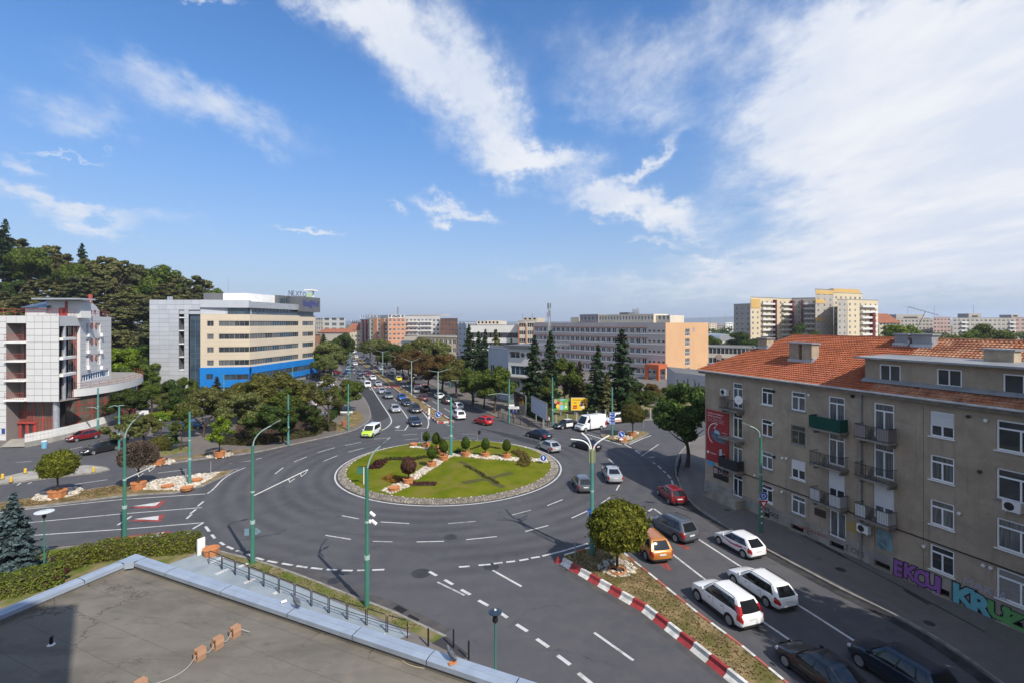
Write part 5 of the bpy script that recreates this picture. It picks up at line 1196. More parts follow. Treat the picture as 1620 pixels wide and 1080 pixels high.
def span(pa,pb):return f.T(pa),f.T(pb)
cols={'door1':span(1159,1174.5),'narrow':span(1204,1222.3),'wide':span(1251.3,1274),'door4':span(1310,1336.3),'door5':span(1382,1414.5),'six':span(1471,1509.5),'seven':(f.T(1576),f.T(1576)+2.25)}
holes=[];wins=[]
def addw(c,z0,z1,style,**k):
 h=(*cols[c],z0,z1);holes.append(h);wins.append((h,style,k))
for r in range(4):
 z=sill[r]
 addw('narrow',z+(0.0),z+WH-.05,'tee',gm=[M['glass'],M['glass_b'],M['glass'],M['glass']][r])
 addw('wide',z,z+WH,'tee',gm=[M['glass_b'],M['glass'],M['glass'],M['glass_b']][r],shutter=(0.45 if r==1 else 0),fm=(M['window_old']if r==2 else None))
 addw('six',z,z+WH+.05,'tee',gm=[M['glass'],M['glass_b'],M['glass_b'],M['glass']][r],shutter=(.52 if r==3 else 0))
 addw('seven',z-.1,z+WH+.1,'tee',gm=[M['blind'],M['glass_b'],M['glass'],M['glass']][r])
 if r>0:
  zf=z-.87
  addw('door1',zf,z+WH,'door',gm=M['glass_b']if r!=2 else M['glass'])
  addw('door4',zf,z+WH+.05,'door',gm=[M['glass'],M['glass'],M['glass_b'],M['glass_b']][r],shutter=(.55 if r==1 else 0))
  addw('door5',zf,z+WH+.05,'door',gm=M['glass_b'],shutter=(.62 if r==1 else 0))
t7=cols['seven'][1]
for k,t in enumerate((t7+3.0,t7+6.2)):
 for r in range(4):h=(t,t+1.5,sill[r],sill[r]+WH);holes.append(h);wins.append((h,'tee',dict(gm=M['glass'])))
hd=(*cols['door1'],.95,3.15);holes.append(hd);wins.append((hd,'door',dict(gm=M['glass'])))
d4=(cols['door4'][0]+.1,cols['door4'][1]+.1,1.0,3.1);holes.append(d4);wins.append((d4,'two',dict(gm=M['glass_b'])))
d5=(cols['door5'][0]+.05,cols['door5'][1]-.05,1.45,3.05);holes.append(d5);wins.append((d5,'plain',dict(gm=M['glass_c'],fm=M['render_old'])))
bas=[]
for pa,pb in((1209,1218),(1252,1272),(1313,1336),(1384,1409),(1482,1503),(1583,1619)):
 bas.append((f.T(pa),f.T(pb),.18,.62))
holes+=bas
mb=MB();f.wall(mb,0,LEN,-.1,ZE,holes,.22,0,back=1);mb.build('wall',[M['render_old'],M['dark']],root)
mb=MB();f.wall(mb,-.06,LEN,-.1,PZ,[h for h in holes if h[2]<PZ],.05,0,o=.06);mb.add([f.pt(-.06,PZ,.06),f.pt(LEN,PZ,.06),f.pt(LEN,PZ,0),f.pt(-.06,PZ,0)],[(0,1,2,3)]);mb.add([f.pt(-.06,-.1,-WID),f.pt(-.06,-.1,.06),f.pt(-.06,PZ,.06),f.pt(-.06,PZ,-WID)],[(0,1,2,3)]);mb.build('plinth',M['plinth'],root)
for i in(1,2,3):ff=b.face(i);mb=MB();ff.wall(mb,0,ff.L,-.1,ZE,[]);mb.build('wall',M['render_old'],root)
for h,st,k in wins:
 k={a:c for a,c in k.items()if c is not None}
 f.window(*h,style=st,inset=.1,fw=.10,**k)
 if st=='tee':mb=MB();f.bx(mb,h[0]-.08,h[1]+.08,h[2]-.07,h[2]-.005,.10,-.1);mb.build('sill',M['white_paint']if random.random()<.7 else M['zinc'],root)
for h in bas:
 mb=MB();f.bx(mb,h[0]-.15,h[1]+.15,h[2]-.12,h[2]-.02,.22,.065);mb.build('basement_sill',M['plinth'],root)
 mb=MB()
 for i in range(5):t=h[0]+(h[1]-h[0])*(i+.5)/5;mb.tube([f.pt(t,h[2],-.05),f.pt(t,h[3],-.05)],.015,4)
 mb.build('basement_grille',M['black_metal'],root)
M['rail_green']=mat('green_balcony_mesh',(0.012,0.060,0.046),.8);M['rail_dark']=mat('dark_balcony_board',(0.035,0.033,0.035),.8);M['rail_pink']=mat('grey_pink_balcony_sheet',(0.34,0.29,0.29),.7)
M['slab_old']=mat('old_balcony_slab',(0.26,0.24,0.21),.95,(.18,.165,.145),1.5)
def balc(c,r,rail,panel=None,dx=(.95,.35),d=1.0,label=None):
 t0,t1=cols[c][0]-dx[0],cols[c][1]+dx[1];z=sill[r]-.95;w_=t1-t0
 mb=MB();f.bx(mb,t0,t1,z-.16,z,d,.003);f.bx(mb,t0+.15,t0+.3,z-.45,z-.163,d*.7,.003);f.bx(mb,t1-.3,t1-.15,z-.45,z-.163,d*.7,.003)
 bo=mb.build('balcony',M['slab_old'],root)
 if rail is None:return
 mb=MB();n=int(w_/.115);zt=z+.98
 for i in range(n+1):
  t=t0+.05+(w_-.1)*i/n
  if abs(t-(t0+t1)/2)>.38:mb.tube([f.pt(t,z,d-.06),f.pt(t,zt,d-.06)],.011,4,caps=False)
 cx_=(t0+t1)/2
 for k in range(7):
  u=-.36+.72*k/6
  mb.tube([f.pt(cx_+u,z+.05,d-.055),f.pt(cx_-.36+((u+.36+.42)%.72),zt-.05,d-.055)],.012,4,caps=False)
  mb.tube([f.pt(cx_+u,zt-.05,d-.065),f.pt(cx_-.36+((u+.36+.30)%.72),z+.05,d-.065)],.012,4,caps=False)
 for u in(-.38,.38):mb.tube([f.pt(cx_+u,z,d-.06),f.pt(cx_+u,zt,d-.06)],.02,4)
 for s_ in(t0+.04,t1-.04):
  for k in range(1,8):mb.tube([f.pt(s_,z,(d-.06)*k/8),f.pt(s_,zt,(d-.06)*k/8)],.011,4,caps=False)
  mb.tube([f.pt(s_,zt,0),f.pt(s_,zt,d-.06)],.022,5)
 mb.tube([f.pt(t0+.03,zt,d-.06),f.pt(t1-.03,zt,d-.06)],.024,5);mb.tube([f.pt(t0+.03,z+.06,d-.06),f.pt(t1-.03,z+.06,d-.06)],.016,5)
 mb.build('railing',M['black_metal'],bo)
 if panel:
  mb=MB();a_,c_=(z+.06,zt-.04)
  if panel in(M['rail_green'],M['rail_dark']):
   f.bx(mb,t0+.02,t1-.02,a_,zt+.02,d-.02,d-.045);f.bx(mb,t0+.02,t0+.045,a_,zt+.02,d-.047,.1);f.bx(mb,t1-.045,t1-.02,a_,zt+.02,d-.047,.1)
  else:
   for q in((t0+.07,cx_-.4,d-.09,d-.1),(cx_+.4,t1-.07,d-.09,d-.1),(t1-.085,t1-.075,d-.12,.1)):mb=MB();f.bx(mb,q[0],q[1],a_,c_,q[2],q[3]);mb.build('railing_panel',panel,bo)
   return
  mb.build('railing_panel',panel,bo)
balc('door1',3,M['black_metal'],None,(.9,.3));balc('door1',2,None,None,(.9,.3));balc('door1',1,M['black_metal'],M['rail_dark'],(.9,.3))
balc('door4',3,M['black_metal'],M['rail_green']);balc('door4',2,M['black_metal']);balc('door4',1,M['black_metal'],M['shutter'])
balc('door5',3,M['black_metal'],M['rail_pink'],(.8,.25));balc('door5',2,M['black_metal'],None,(.8,.25));balc('door5',1,M['black_metal'],M['shutter'],(.8,.25))
mb=MB();f.bx(mb,5.2,LEN,3.40,3.47,.05,.003);mb.build('cable_duct',M['black_metal'],root)
t=f.T(1363.5);mb=MB();mb.tube([f.pt(t,.2,.12),f.pt(t,ZE-.3,.12)],.075,8);
for z in(2,4.5,7,9.5,12):mb.tube([f.pt(t,z,.12),f.pt(t,z+.12,.12)],.095,8)
mb.build('drainpipe',M['zinc'],root)
for px in(1470,):t=f.T(px);mb=MB();f.bx(mb,t-.35,t-.33,PZ,ZE-.5,.006,.002);mb.build('wall_seam',M['black_metal'],root)
def ac(px,py,w_=.85,h=.6,d=.35,lab='white outdoor air conditioner unit'):
 t,z=f.tz(px,py,.2);mb=MB();f.bx(mb,t-w_/2,t+w_/2,z-h/2,z+h/2,d+.12,.12);f.bx(mb,t-.3,t-.25,z-h/2-.1,z-h/2-.003,.4,.003);f.bx(mb,t+.25,t+.3,z-h/2-.1,z-h/2-.003,.4,.003)
 o=mb.build('air_conditioner',M['white_paint'],root)
 q=MB();x,y,z0=f.pt(t-.1,z,d+.123);mb2=MB().lathe([(h*.4,-.01),(h*.4,0)],14,axis='y');inst('fan_grille',mb2.mesh('fan_grille',M['black_metal']),o,(x,y,z0),f.ang)
ac(1147.5,619.5);ac(1368,835);ac(1604,800)
t,z=f.tz(1170.5,632,.9);mb=MB().lathe([(.02,.10),(.22,.08),(.42,0.0),(.43,-.02)],18,axis='y');x,y,z0=f.pt(t,z,1.05);
o=inst('satellite_dish',mb.mesh('satellite_dish',M['white_paint'],True),root,(x,y,z0),f.ang+.25);q=MB().tube([(0,-.02,0),(.05,-.4,-.1)],.02,5);inst('dish_arm',q.mesh('dish_arm',M['grey_metal']),o)
for px,py,m in((1225,618.5,'dark'),(1281,624,'white_paint'),(1224,669,'white_paint'),(1239,723.5,'white_paint'),(1245,724,'white_paint'),(1225.5,722,'dark'),(1238,777,'white_paint'),(1224,774,'white_paint'),(1519,811,'white_paint'),(1551,745,'black_metal'),(1533,658,'black_metal'),(1561,664,'white_paint'),(1463,863,'white_paint'),(1557,893,'white_paint'),(1569,897,'white_paint'),(1350,626,'dark'),(1195,751,'white_paint')):
 t,z=f.tz(px,py);mb=MB();r_=.11 if m!='dark' else .13;mb.lathe([(r_,-.14),(r_*.8,.0)],10,axis='y');x,y,z0=f.pt(t,z,.005);inst('wall_lamp' if m=='white_paint' else 'vent_pipe',mb.mesh('wall_fitting',M[m]),root,(x,y,z0),f.ang)
t,z=f.tz(1298.5,811);mb=MB();f.bx(mb,t-.55,t+.45,z-.3,z+.3,.03,.003);mb.build('wall_plate',mat('brown_plate',(.05,.03,.025),.6),root)
t,z=f.tz(1349,834);mb=MB();f.bx(mb,t-.5,t+.4,z-.35,z+.35,.03,.003);mb.build('wall_plate',mat('yellow_plate',(.35,.24,.08),.6),root)
mb=MB();f.quad(mb,d5[0]+.1,d5[1]-.1,d5[2]+.1,d5[3]-.1,-.07);mb.build('shop_poster',mat('shop_poster',(.22,.34,.36),.6,(.08,.14,.17),1.5),root)
mb=MB();ta,tb=f.T(1141),f.T(1176)
for i in range(5):f.bx(mb,ta+.35*i-1.3,ta+.35*(i+1)-1.3,0,.19*(i+1),1.25,.07)
f.bx(mb,ta+.45,tb+.3,0,.95,1.25,.07);mb.build('entrance_steps',M['plinth'],root)
mb=MB()
for t,zz0 in((ta-1.2,.15),(ta-.4,.55),(ta+.5,.95),(ta+1.4,.95),(tb+.2,.95)):mb.tube([f.pt(t,zz0,1.2),f.pt(t,zz0+.95,1.2)],.022,5)
for dz in(.95,.5):mb.tube([f.pt(ta-1.2,.15+dz,1.2),f.pt(ta+.5,.95+dz,1.2),f.pt(tb+.2,.95+dz,1.2)],.022,5)
mb.build('stair_railing',M['grey_metal'],root)
M['poster_red']=mat('red_poster',(0.33,0.012,0.022),.5,(0.27,0.01,0.018),.5);M['print_white']=mat('white_print',(.72,.70,.70),.6)
z0,z1=f.Z(1117.5,725),f.Z(1117.5,645.5);t0,t1=.22,f.T(1153.5)
mb=MB();f.bx(mb,t0,t1,z0,z1,.06,.004)
po=mb.build('poster',M['poster_red'],root);pw,ph=t1-t0,z1-z0
def pp_(u,v,o=.066):return f.pt(t0+u*pw,z0+v*ph,o)
mb=MB()
for i,(s_,x,y,sz)in enumerate((('Castigi cu Vodafone!',.07,.925,.085),('Numai pe tot anul',.07,.875,.085))):
 text_mb(s_,1,mb,lambda u,v,x=x,y=y,sz=sz:pp_(x+u*sz*.98,y+v*sz*.42),0.012)
for i in range(3):text_mb('Intra in joc si poti pleca cu premii noi',1,mb,lambda u,v,i=i:pp_(.07+u*.048,.835-.03*i+v*.02),0)
arc=[(.42+.32*math.cos(a_),.55+.20*math.sin(a_))for a_ in np.linspace(1.25,4.3,26)]
for(x0,y0),(x1,y1)in zip(arc[:-1],arc[1:]):
 dx,dy=x1-x0,(y1-y0)*ph/pw;L_=math.hypot(dx,dy);nx,ny=-dy/L_*.014,dx/L_*.014*pw/ph
 mb.add([pp_(x0+nx,y0+ny),pp_(x0-nx,y0-ny),pp_(x1-nx,y1-ny),pp_(x1+nx,y1+ny)],[(3,2,1,0)])
mb.add([pp_(.50,.74),pp_(.36,.66),pp_(.44,.60),pp_(.40,.665)],[(0,1,2,3)])
mb.add([pp_(.09+.05*math.cos(2*math.pi*k/14),.16+.028*math.sin(2*math.pi*k/14))for k in range(14)],[tuple(range(14))]);text_mb('Vodafone',1,mb,lambda u,v:pp_(.17+u*.075,.15+v*.035),.01)
text_mb('10 ani',1,mb,lambda u,v:pp_(.70+u*.09,.60+v*.035),.0)
for i in range(3):text_mb(('noua','retea','digitala')[i],1,mb,lambda u,v,i=i:pp_(.72+u*.085,.20-.035*i+v*.035),.0)
mb.build('poster_print',M['print_white'],po)
mb=MB();car=[(.22,.50),(.24,.575),(.33,.60),(.42,.655),(.60,.63),(.70,.55),(.86,.50),(.88,.44),(.82,.40),(.50,.41),(.30,.455)]
mb.add([pp_(x,y,.069)for x,y in car],[tuple(range(len(car)-1,-1,-1))]);mb.build('poster_picture',mat('poster_car_blue',(.035,.07,.13),.5,(.10,.15,.20),3),po)
mb=MB();mb.add([pp_(.36,.575,.072),pp_(.43,.635,.072),pp_(.57,.615,.072),pp_(.64,.555,.072)],[(3,2,1,0)]);q=[(.60,.27),(.71,.30),(.71,.16),(.60,.14)];mb.add([pp_(x,y,.072)for x,y in q],[(3,2,1,0)]);mb.build('poster_picture',mat('poster_pale',(.36,.46,.52),.5),po)
ta,tb=f.T(1129.5),f.T(1152.5);za,zb2=f.Z(1130,754),f.Z(1130,736)
mb=MB();f.bx(mb,ta,tb,za-.0,zb2,.07,.004);p2=mb.build('shop_board',M['black_metal'],root)
mb=MB();text_mb('SALON',1,mb,lambda u,v:f.pt(ta+.75+u*.5,(za+zb2)/2+v*.5,.075),.02);f.bx(mb,ta+.08,ta+.6,za+.5,zb2-.15,.074,.071);mb.build('board_print',mat('board_print',(.5,.36,.36),.6,(.2,.08,.08),4),p2)
mb=MB();a_=f.T(1120),f.T(1130);z_=f.Z(1124,731.5);f.bx(mb,a_[0],a_[1],z_-.22,z_+.25,.05,.004);mb.build('street_plate',mat('street_plate',(.08,.28,.50),.5),root)
def graff(txt,t,z,sx_,sz_,fill,off=.055,out=.125,slant=0.0,o=.068,kern=None,drop=0.0,name='graffiti'):
 for mm,of,oo in((M['print_black'],out,o),(fill,off,o+.006)):
  mb=MB();text_mb(txt,1,mb,lambda u,v:f.pt(t+u*sx_+slant*v,z+v*sz_-drop*u,oo),of);g_=mb.build(name,mm,root)
  g_.data.materials[0]=mm
M['print_black']=mat('black_spray',(.012,.011,.014),.6)
M['spray_purple']=mat('purple_spray',(.30,.11,.36),.6,(.25,.09,.31),2);M['spray_teal']=mat('teal_spray',(.15,.42,.46),.6,(.12,.37,.42),2);M['spray_green']=mat('green_spray',(.12,.33,.10),.6,(.10,.28,.09),2);M['spray_red']=mat('red_spray',(.36,.04,.05),.6)
ta,tb=f.T(1409,.1),f.T(1489,.1)
for i,ch in enumerate('EKOUI'):
 w_=(tb-ta)/4.7;graff(ch,ta+.15+w_*i,.22+(.12 if i in(1,3)else 0),1.15,1.45-(.1*(i%2)),M['spray_purple'],.045,.095,.06,o=.070+i*.0012)
ta,tb=f.T(1503,.1),f.T(1560,.1)
for i,ch in enumerate('KR'):graff(ch,ta+.1+(tb-ta)/2*i,.02+.1*(1-i),1.75,1.72,M['spray_teal'],.05,.095,0,o=.0765+i*.0012)
tc=f.T(1608,.1)
for i,ch in enumerate('UZ'):graff(ch,tb+.05+(tc-tb)/2*i,.28-.1*i,1.55,1.25,M['spray_green'],.05,.095,0,o=.079+i*.0012)
def tagtext(txt,px,py,size,m,of=-.005,rot=0.0):
 t,z=f.tz(px,py,.07);mb=MB();text_mb(txt,1,mb,lambda u,v:f.pt(t+u*size+v*.12*size,z+v*size*1.0+rot*u*size,.072 if z<PZ else .008),of);mb.build('graffiti',m,root)
tagtext('69',1209,806,.55,M['print_black'],.02);tagtext('JOCS',1215,813,.5,M['print_black'],.02)
tagtext('GABY & DENIS',1262,833,.42,M['spray_red'],.0,.03);tagtext('C',1276,843,.4,M['print_black'],.02)
tagtext('ANDU',1179,797,.45,M['spray_teal'],-.01);tagtext('SPOKE ONE',1310,852,.5,mat('grey_spray',(.30,.27,.27),.8),0.0);tagtext('RAMY',1371,878,.5,mat('violet_spray',(.25,.22,.30),.8),0.0);tagtext('MAKIA',1521,923,.75,mat('pale_spray',(.36,.34,.42),.8),.0);tagtext('2 OES',1336,868,.6,M['print_black'],-.012)
# ---- roof: hipped, tiled in stepped corrugated courses
OV=.55;ZR=16.75;HIP=5.6
def roof_plane(mb,e0,e1,r0,r1,ncourse,tilew,m=0,lift=.075,amp=.03):
 """stepped, rippled tile courses between an eaves edge and a ridge edge"""
 e0,e1,r0,r1=map(Vector,(e0,e1,r0,r1));nrm=(e1-e0).cross(r0-e0).normalized()
 if nrm.z<0:nrm=-nrm
 for i in range(ncourse):
  a,c=i/ncourse,(i+1)/ncourse;A_,B_=e0.lerp(r0,a),e1.lerp(r1,a);C2,D2=e0.lerp(r0,c),e1.lerp(r1,c)
  n=max(1,int((B_-A_).length/tilew));sh=.5*(i%2)
  for j in range(n):
   u0,u1=j/n,(j+1)/n;jit=random.uniform(-.008,.008)
   p=[A_.lerp(B_,u0),A_.lerp(B_,u1),C2.lerp(D2,u1),C2.lerp(D2,u0)];mid0,mid1=(p[0]+p[1])/2,(p[2]+p[3])/2
   lo,hi=nrm*(lift+jit),nrm*.006
   vs=[p[0]+lo*.55,mid0+lo+nrm*amp,p[1]+lo*.55,p[2]+hi*.4,mid1+hi+nrm*amp,p[3]+hi*.4,p[0]-nrm*.01,mid0-nrm*.01,p[1]-nrm*.01]
   mb.add(vs,[(0,1,4,5),(1,2,3,4),(6,7,1,0),(7,8,2,1)],m)
def rp(t,z,o):return f.pt(t,z,o)
zEv=ZE+.06;mid=-WID/2
tS=f.T(1426,mid*.5)
eL,eS,eR=rp(-OV,zEv,OV),rp(tS,zEv,OV),rp(LEN+OV,zEv,OV);rL,rS,rR=rp(HIP,ZR,mid),rp(tS,ZR,mid),rp(LEN-2,ZR,mid)
mb=MB();roof_plane(mb,eL,eS,rL,rS,25,.24);o=mb.build('roof_tiles',M['rtile'],root,kind='stuff')
mb=MB();roof_plane(mb,eS,eR,rS,rR,25,.26,lift=.07,amp=.03);o=mb.build('roof_tiles',M['rtile_old'],root,kind='stuff')
bL=rp(-OV,zEv,-WID-OV);mb=MB();roof_plane(mb,bL,eL,rL,rL,25,.24);mb.build('roof_tiles',M['rtile'],root,kind='stuff')
bR=rp(LEN+OV,zEv,-WID-OV);mb=MB();mb.add([bR,bL,rL,rR,eL,eR],[(0,1,2,3),(0,3,5),(1,4,2),(4,5,3,2)]);mb.v=[(x,y,z-.06)for x,y,z in mb.v];mb.build('roof_deck',M['rtile_old'],root)
mb=MB();
def ridge_tiles(a,c,m,r=.13):
 a,c=Vector(a),Vector(c);n=int((c-a).length/.4);d=(c-a)/n
 for i in range(n):mb.tube([a+d*i,a+d*(i+1.02)],[r*1.08,r*.95],6,m)
ridge_tiles(rL,rS,0);ridge_tiles(rS,rR,1);ridge_tiles(eL,rL,0,.11);ridge_tiles(bL,rL,0,.11);mb.build('ridge_tiles',[M['rtile'],M['rtile_old']],root,kind='stuff')
mb=MB();f.bx(mb,-OV+.02,LEN,ZE-.28,ZE+.02,OV-.12,.003);mb.build('eaves_board',M['slab_old'],root)
mb=MB();mb.tube([rp(-OV-.05,ZE+.02,OV+.06),rp(LEN,ZE+.02,OV+.06)],.085,8);mb.tube([rp(-OV-.0,ZE+.02,OV+.06),rp(-OV,ZE+.02,-WID)],.085,8);mb.build('gutter',M['gutter_paint'],root)
osD=-0.65;zD0,zD1=ZE+.06+(ZR-zEv)*(0.65+OV)/(WID/2+OV)-.25,f.Z(1368,563.5,osD)-.12;tD0=f.T(1368.5,osD)
hl=[(*[f.T(p,osD)for p in pr],f.Z(pr[0],yb,osD),f.Z(pr[0],yt,osD))for pr,yt,yb in(((1391.5,1424.5),575.5,600.5),((1482,1521.5),582.5,608.5))]
tq=f.T(1587,osD);hl.append((tq,tq+1.9,f.Z(1587,621,osD),f.Z(1587,590.5,osD)))
mb=MB();f.wall(mb,tD0,LEN-3,zD0-.3,zD1,hl,.2,0,o=osD,back=1);mb.add([rp(tD0,zD0-.3,-6),rp(tD0,zD0-.3,osD),rp(tD0,zD1,osD),rp(tD0,zD1+.1,-6)],[(0,1,2,3)]);mb.build('dormer_wall',[M['render_old'],M['dark']],root)
for h in hl:f.window(*h,style='two',inset=.06,o=osD,gm=M['glass'])
mb=MB();q=[rp(tD0-.45,zD1-.02,osD+.55),rp(LEN-2.8,zD1-.02,osD+.55),rp(LEN-2.8,zD1+.10,-4.7),rp(tD0-.45,zD1+.10,-4.7)];q2=[(x,y,z+.13)for x,y,z in q]
mb.add(q+q2,[(3,2,1,0),(4,5,6,7),(0,1,5,4),(1,2,6,5),(2,3,7,6),(3,0,4,7)]);mb.build('dormer_roof',M['zinc'],root)
mb=MB();q=[rp(tD0-.1,zD0+.20,osD+.35),rp(LEN-3,zD0+.20,osD+.35),rp(LEN-3,zD0+.46,osD+.01),rp(tD0-.1,zD0+.46,osD+.01)];mb.add(q,[(0,1,2,3)]);mb.build('dormer_flashing',M['zinc'],root)
def chimney(pxa,pxb,pyt,o0,dep,parts=1,cap=True,m=None,cm=None):
 ta,tb=f.T(pxa,o0),f.T(pxb,o0);zt=f.Z((pxa+pxb)/2,pyt,o0);zb3=zEv+(ZR-zEv)*(-o0+OV)/(WID/2+OV)-.4;w_=(tb-ta)/parts;ch=None
 for k in range(parts):
  mb=MB();g_=.18 if parts>1 else 0
  f.bx(mb,ta+w_*k+(g_ if k else 0),ta+w_*(k+1)-(g_ if k<parts-1 else 0),zb3,zt,o0,o0-dep);ch=mb.build('chimney',m or M['chimney'],root)
 if cap:mb=MB();f.bx(mb,ta-.12,tb+.12,zt+.003,zt+.12,o0+.12,o0-dep-.12);mb.build('chimney_cap',M['zinc'],ch)
 mb=MB();f.bx(mb,ta-.1,tb+.1,zb3+.1,zb3+.62,o0+.12,o0+.003);f.bx(mb,tb+.003,tb+.12,zb3+.1,zb3+.8,o0,o0-dep);mb.build('chimney_flashing',cm or M['steel'],ch)
chimney(1248.5,1284,544,-2.2,.9,2);chimney(1199,1213,536,-3.8,.9);chimney(1415,1436,530,-5.3,.8,m=M['zinc']);chimney(1443,1474,530.5,-5.2,.8,m=M['zinc']);chimney(1556,1604,554.5,-2.7,.8,m=M['chimney'],cm=M['black_metal'])
t,z=f.tz(1294,541,-5.5);mb=MB();mb.tube([rp(t,z-.8,-5.5),rp(t,z,-5.5)],.14,8);mb.build('roof_vent',M['black_metal'],root)
t,z=f.tz(1447,527,-6);mb=MB();top=f.tz(1464,493.5,-6);mb.tube([rp(t,z,-6),rp(top[0],top[1],-6)],.018,5)
aa,bb=f.tz(1437,485.5,-6),f.tz(1485,499,-6);mb.tube([rp(*aa,-6),rp(*bb,-6)],.011,4)
for k in range(9):u=k/8;x=(aa[0]+(bb[0]-aa[0])*u,aa[1]+(bb[1]-aa[1])*u);mb.tube([rp(x[0],x[1],-5.6),rp(x[0],x[1],-6.4)],.006,4)
mb.build('roof_aerial',M['black_metal'],root)
t_sh=0
# ================================================================== PODIUM ROOF OF THE BUILDING WE STAND IN
ZRF=9.0
M['felt']=None
def felt():
 m=bpy.data.materials.new('roof_felt');m.use_nodes=True;t=NT(m.node_tree);bs=t.n['Principled BSDF'];p=t.new('ShaderNodeNewGeometry').outputs['Position']
 pr=t.mapping(p,rot=(0,0,.55),scale=(.55,2.2,1))
 a=t.ramp(t.noise(pr,.35,7,.7,.6),.35,.7);c=t.ramp(t.noise(p,.9,8,.72,.3),.42,.72);d_=t.ramp(t.noise(pr,1.6,8,.75,1.2),.56,.70)
 col=t.mix(a,(.165,.152,.132),(.118,.108,.094));col=t.mix(t.math('MULTIPLY',c,.55),col,(.20,.182,.152));col=t.mix(t.math('MULTIPLY',d_,.55),col,(.055,.048,.042))
 pd=t.ramp(t.noise(p,.16,4,.6,1.0),.55,.68);col=t.mix(t.math('MULTIPLY',pd,.55),col,(.235,.205,.165))
 v=t.new('ShaderNodeTexVoronoi',feature='DISTANCE_TO_EDGE');v.inputs['Scale'].default_value=.28
 t.set(v.inputs['Vector'],t.vmath('ADD',p,t.vmath('SCALE',t.noise(p,.8,6,.7,out='Color'),scale=2.2)))
 cr=t.math('MULTIPLY',t.math('SUBTRACT',1.0,t.ramp(v.outputs['Distance'],0,.014)),t.ramp(t.noise(p,.22,4),.44,.58));col=t.mix(t.math('MULTIPLY',cr,.7),col,(.035,.03,.028))
 g=t.vmath('DOT_PRODUCT',p,(.408,.913,0));fr=t.math('FRACT',t.math('ADD',t.math('MULTIPLY',g,1.0),t.math('MULTIPLY',t.noise(p,.6,3),.06)));sm=t.math('MULTIPLY',t.math('SUBTRACT',1.0,t.ramp(fr,.0,.035)),t.ramp(t.noise(p,.5,4),.35,.55));col=t.mix(t.math('MULTIPLY',sm,.55),col,(.06,.055,.05))
 sp_=t.ramp(t.noise(p,5.0,5,.8),.70,.76);col=t.mix(t.math('MULTIPLY',sp_,.4),col,(.32,.30,.27))
 t.set(bs.inputs['Base Color'],col);bs.inputs['Roughness'].default_value=.92;bs.inputs['Specular IOR Level'].default_value=.15
 bn=t.new('ShaderNodeBump');bn.inputs['Strength'].default_value=.35;bn.inputs['Distance'].default_value=.03;t.l.new(t.noise(p,9,6,.7),bn.inputs['Height']);t.l.new(bn.outputs[0],bs.inputs['Normal']);return m
M['felt']=felt()
M['cap']=mat('blue_grey_metal_capping',(0.36,0.42,0.50),.45,(.31,.36,.44),1.5,metal=.25)
M['cap_edge']=mat('capping_edge',(0.20,0.24,0.30),.5)
ap=G(214,877,ZRF);rg_=G(852,1083,ZRF);lf=G(-6,967,ZRF)
ap,rg_,lf=Vector(ap[:2]),Vector(rg_[:2]),Vector(lf[:2])
dR,dL=(rg_-ap).normalized(),(lf-ap).normalized()
far_r,far_l=ap+dR*34,ap+dL*27
b=Bld('podium_building','low flat roofed building in the foreground with weathered felt roof and blue metal capping',[ap,far_r,far_r+dL*20,far_l+dR*3])
root=b.root;loc=lambda p,z:(p.x-ap.x,p.y-ap.y,z)
bis=(dR+dL)
inn=[ap+dR*.36+dL*.36,far_r+dL*.36,far_r+dL*24,far_l+dR*.36]
mb=MB();mb.add([loc(p,ZRF-.28)for p in inn],[(3,2,1,0)]);q_=mb.build('roof',M['felt'],root);fixnormals(q_)
for p in q_.data.polygons:
 if p.normal.z<0:p.flip()
def wall2(p,q,z0,z1,name,m):mb=MB();mb.add([loc(p,z0),loc(q,z0),loc(q,z1),loc(p,z1)],[(0,1,2,3)]);return mb.build(name,m,root)
wall2(far_r,ap,-.1,ZRF-.12,'wall',M['render_old']);wall2(ap,far_l,-.1,ZRF-.12,'wall',M['render_old'])
wall2(inn[0],inn[1],ZRF-.3,ZRF-.06,'parapet_upstand',M['felt']);wall2(inn[3],inn[0],ZRF-.3,ZRF-.06,'parapet_upstand',M['felt'])
def capping(p,d,nn,s0,s1,first):
 """one sheet of metal capping, folded over the parapet"""
 g_=.012;a,c=p+d*(s0+g_),p+d*(s1-g_);prof=[(-.06,-.22),(-.06,0.0),(.19,.02),(.192,.034),(.204,.034),(.206,.02),(.40,.0),(.40,-.13)]
 mb=MB();vs=[]
 for pt in(a,c):
  for o_,z in prof:r_=pt+nn*o_;vs.append(loc(r_,ZRF+z))
 n=len(prof);mb.add(vs,[(i,i+1,n+i+1,n+i)for i in range(n-1)]);o=mb.build('capping_sheet',M['cap'],root);return o
s=.0;L_=[2.5,5.5,8.6,11.2,13.75,16.3,19.5,23,27,31];s0=.62
for s1 in L_:capping(ap,dR,dL,s0,s1,False);s0=s1
s0=.62
for s1 in(1.9,4.5,7.5,10.5,14,18,22):capping(ap,dL,dR,s0,s1,False);s0=s1
mb=MB();q=[ap-dR*.06-dL*.06,ap+dR*.62-dL*.06,ap+dR*.62+dL*.40,ap+dL*.62+dR*.40,ap+dL*.62-dR*.06]
mb.add([loc(p,ZRF+.012+(.02 if i in(2,3)else 0))for i,p in enumerate(q)]+[loc(p,ZRF-.2)for p in q],[(0,1,2,3,4),(5,6,1,0),(9,5,0,4),(2,7,8,3)]);mb.build('corner_capping',M['cap'],root)
M['clay']=mat('clay_block',(0.40,0.235,0.15),.85,(.34,.195,.12),3.0,stretch=(.2,.2,8))
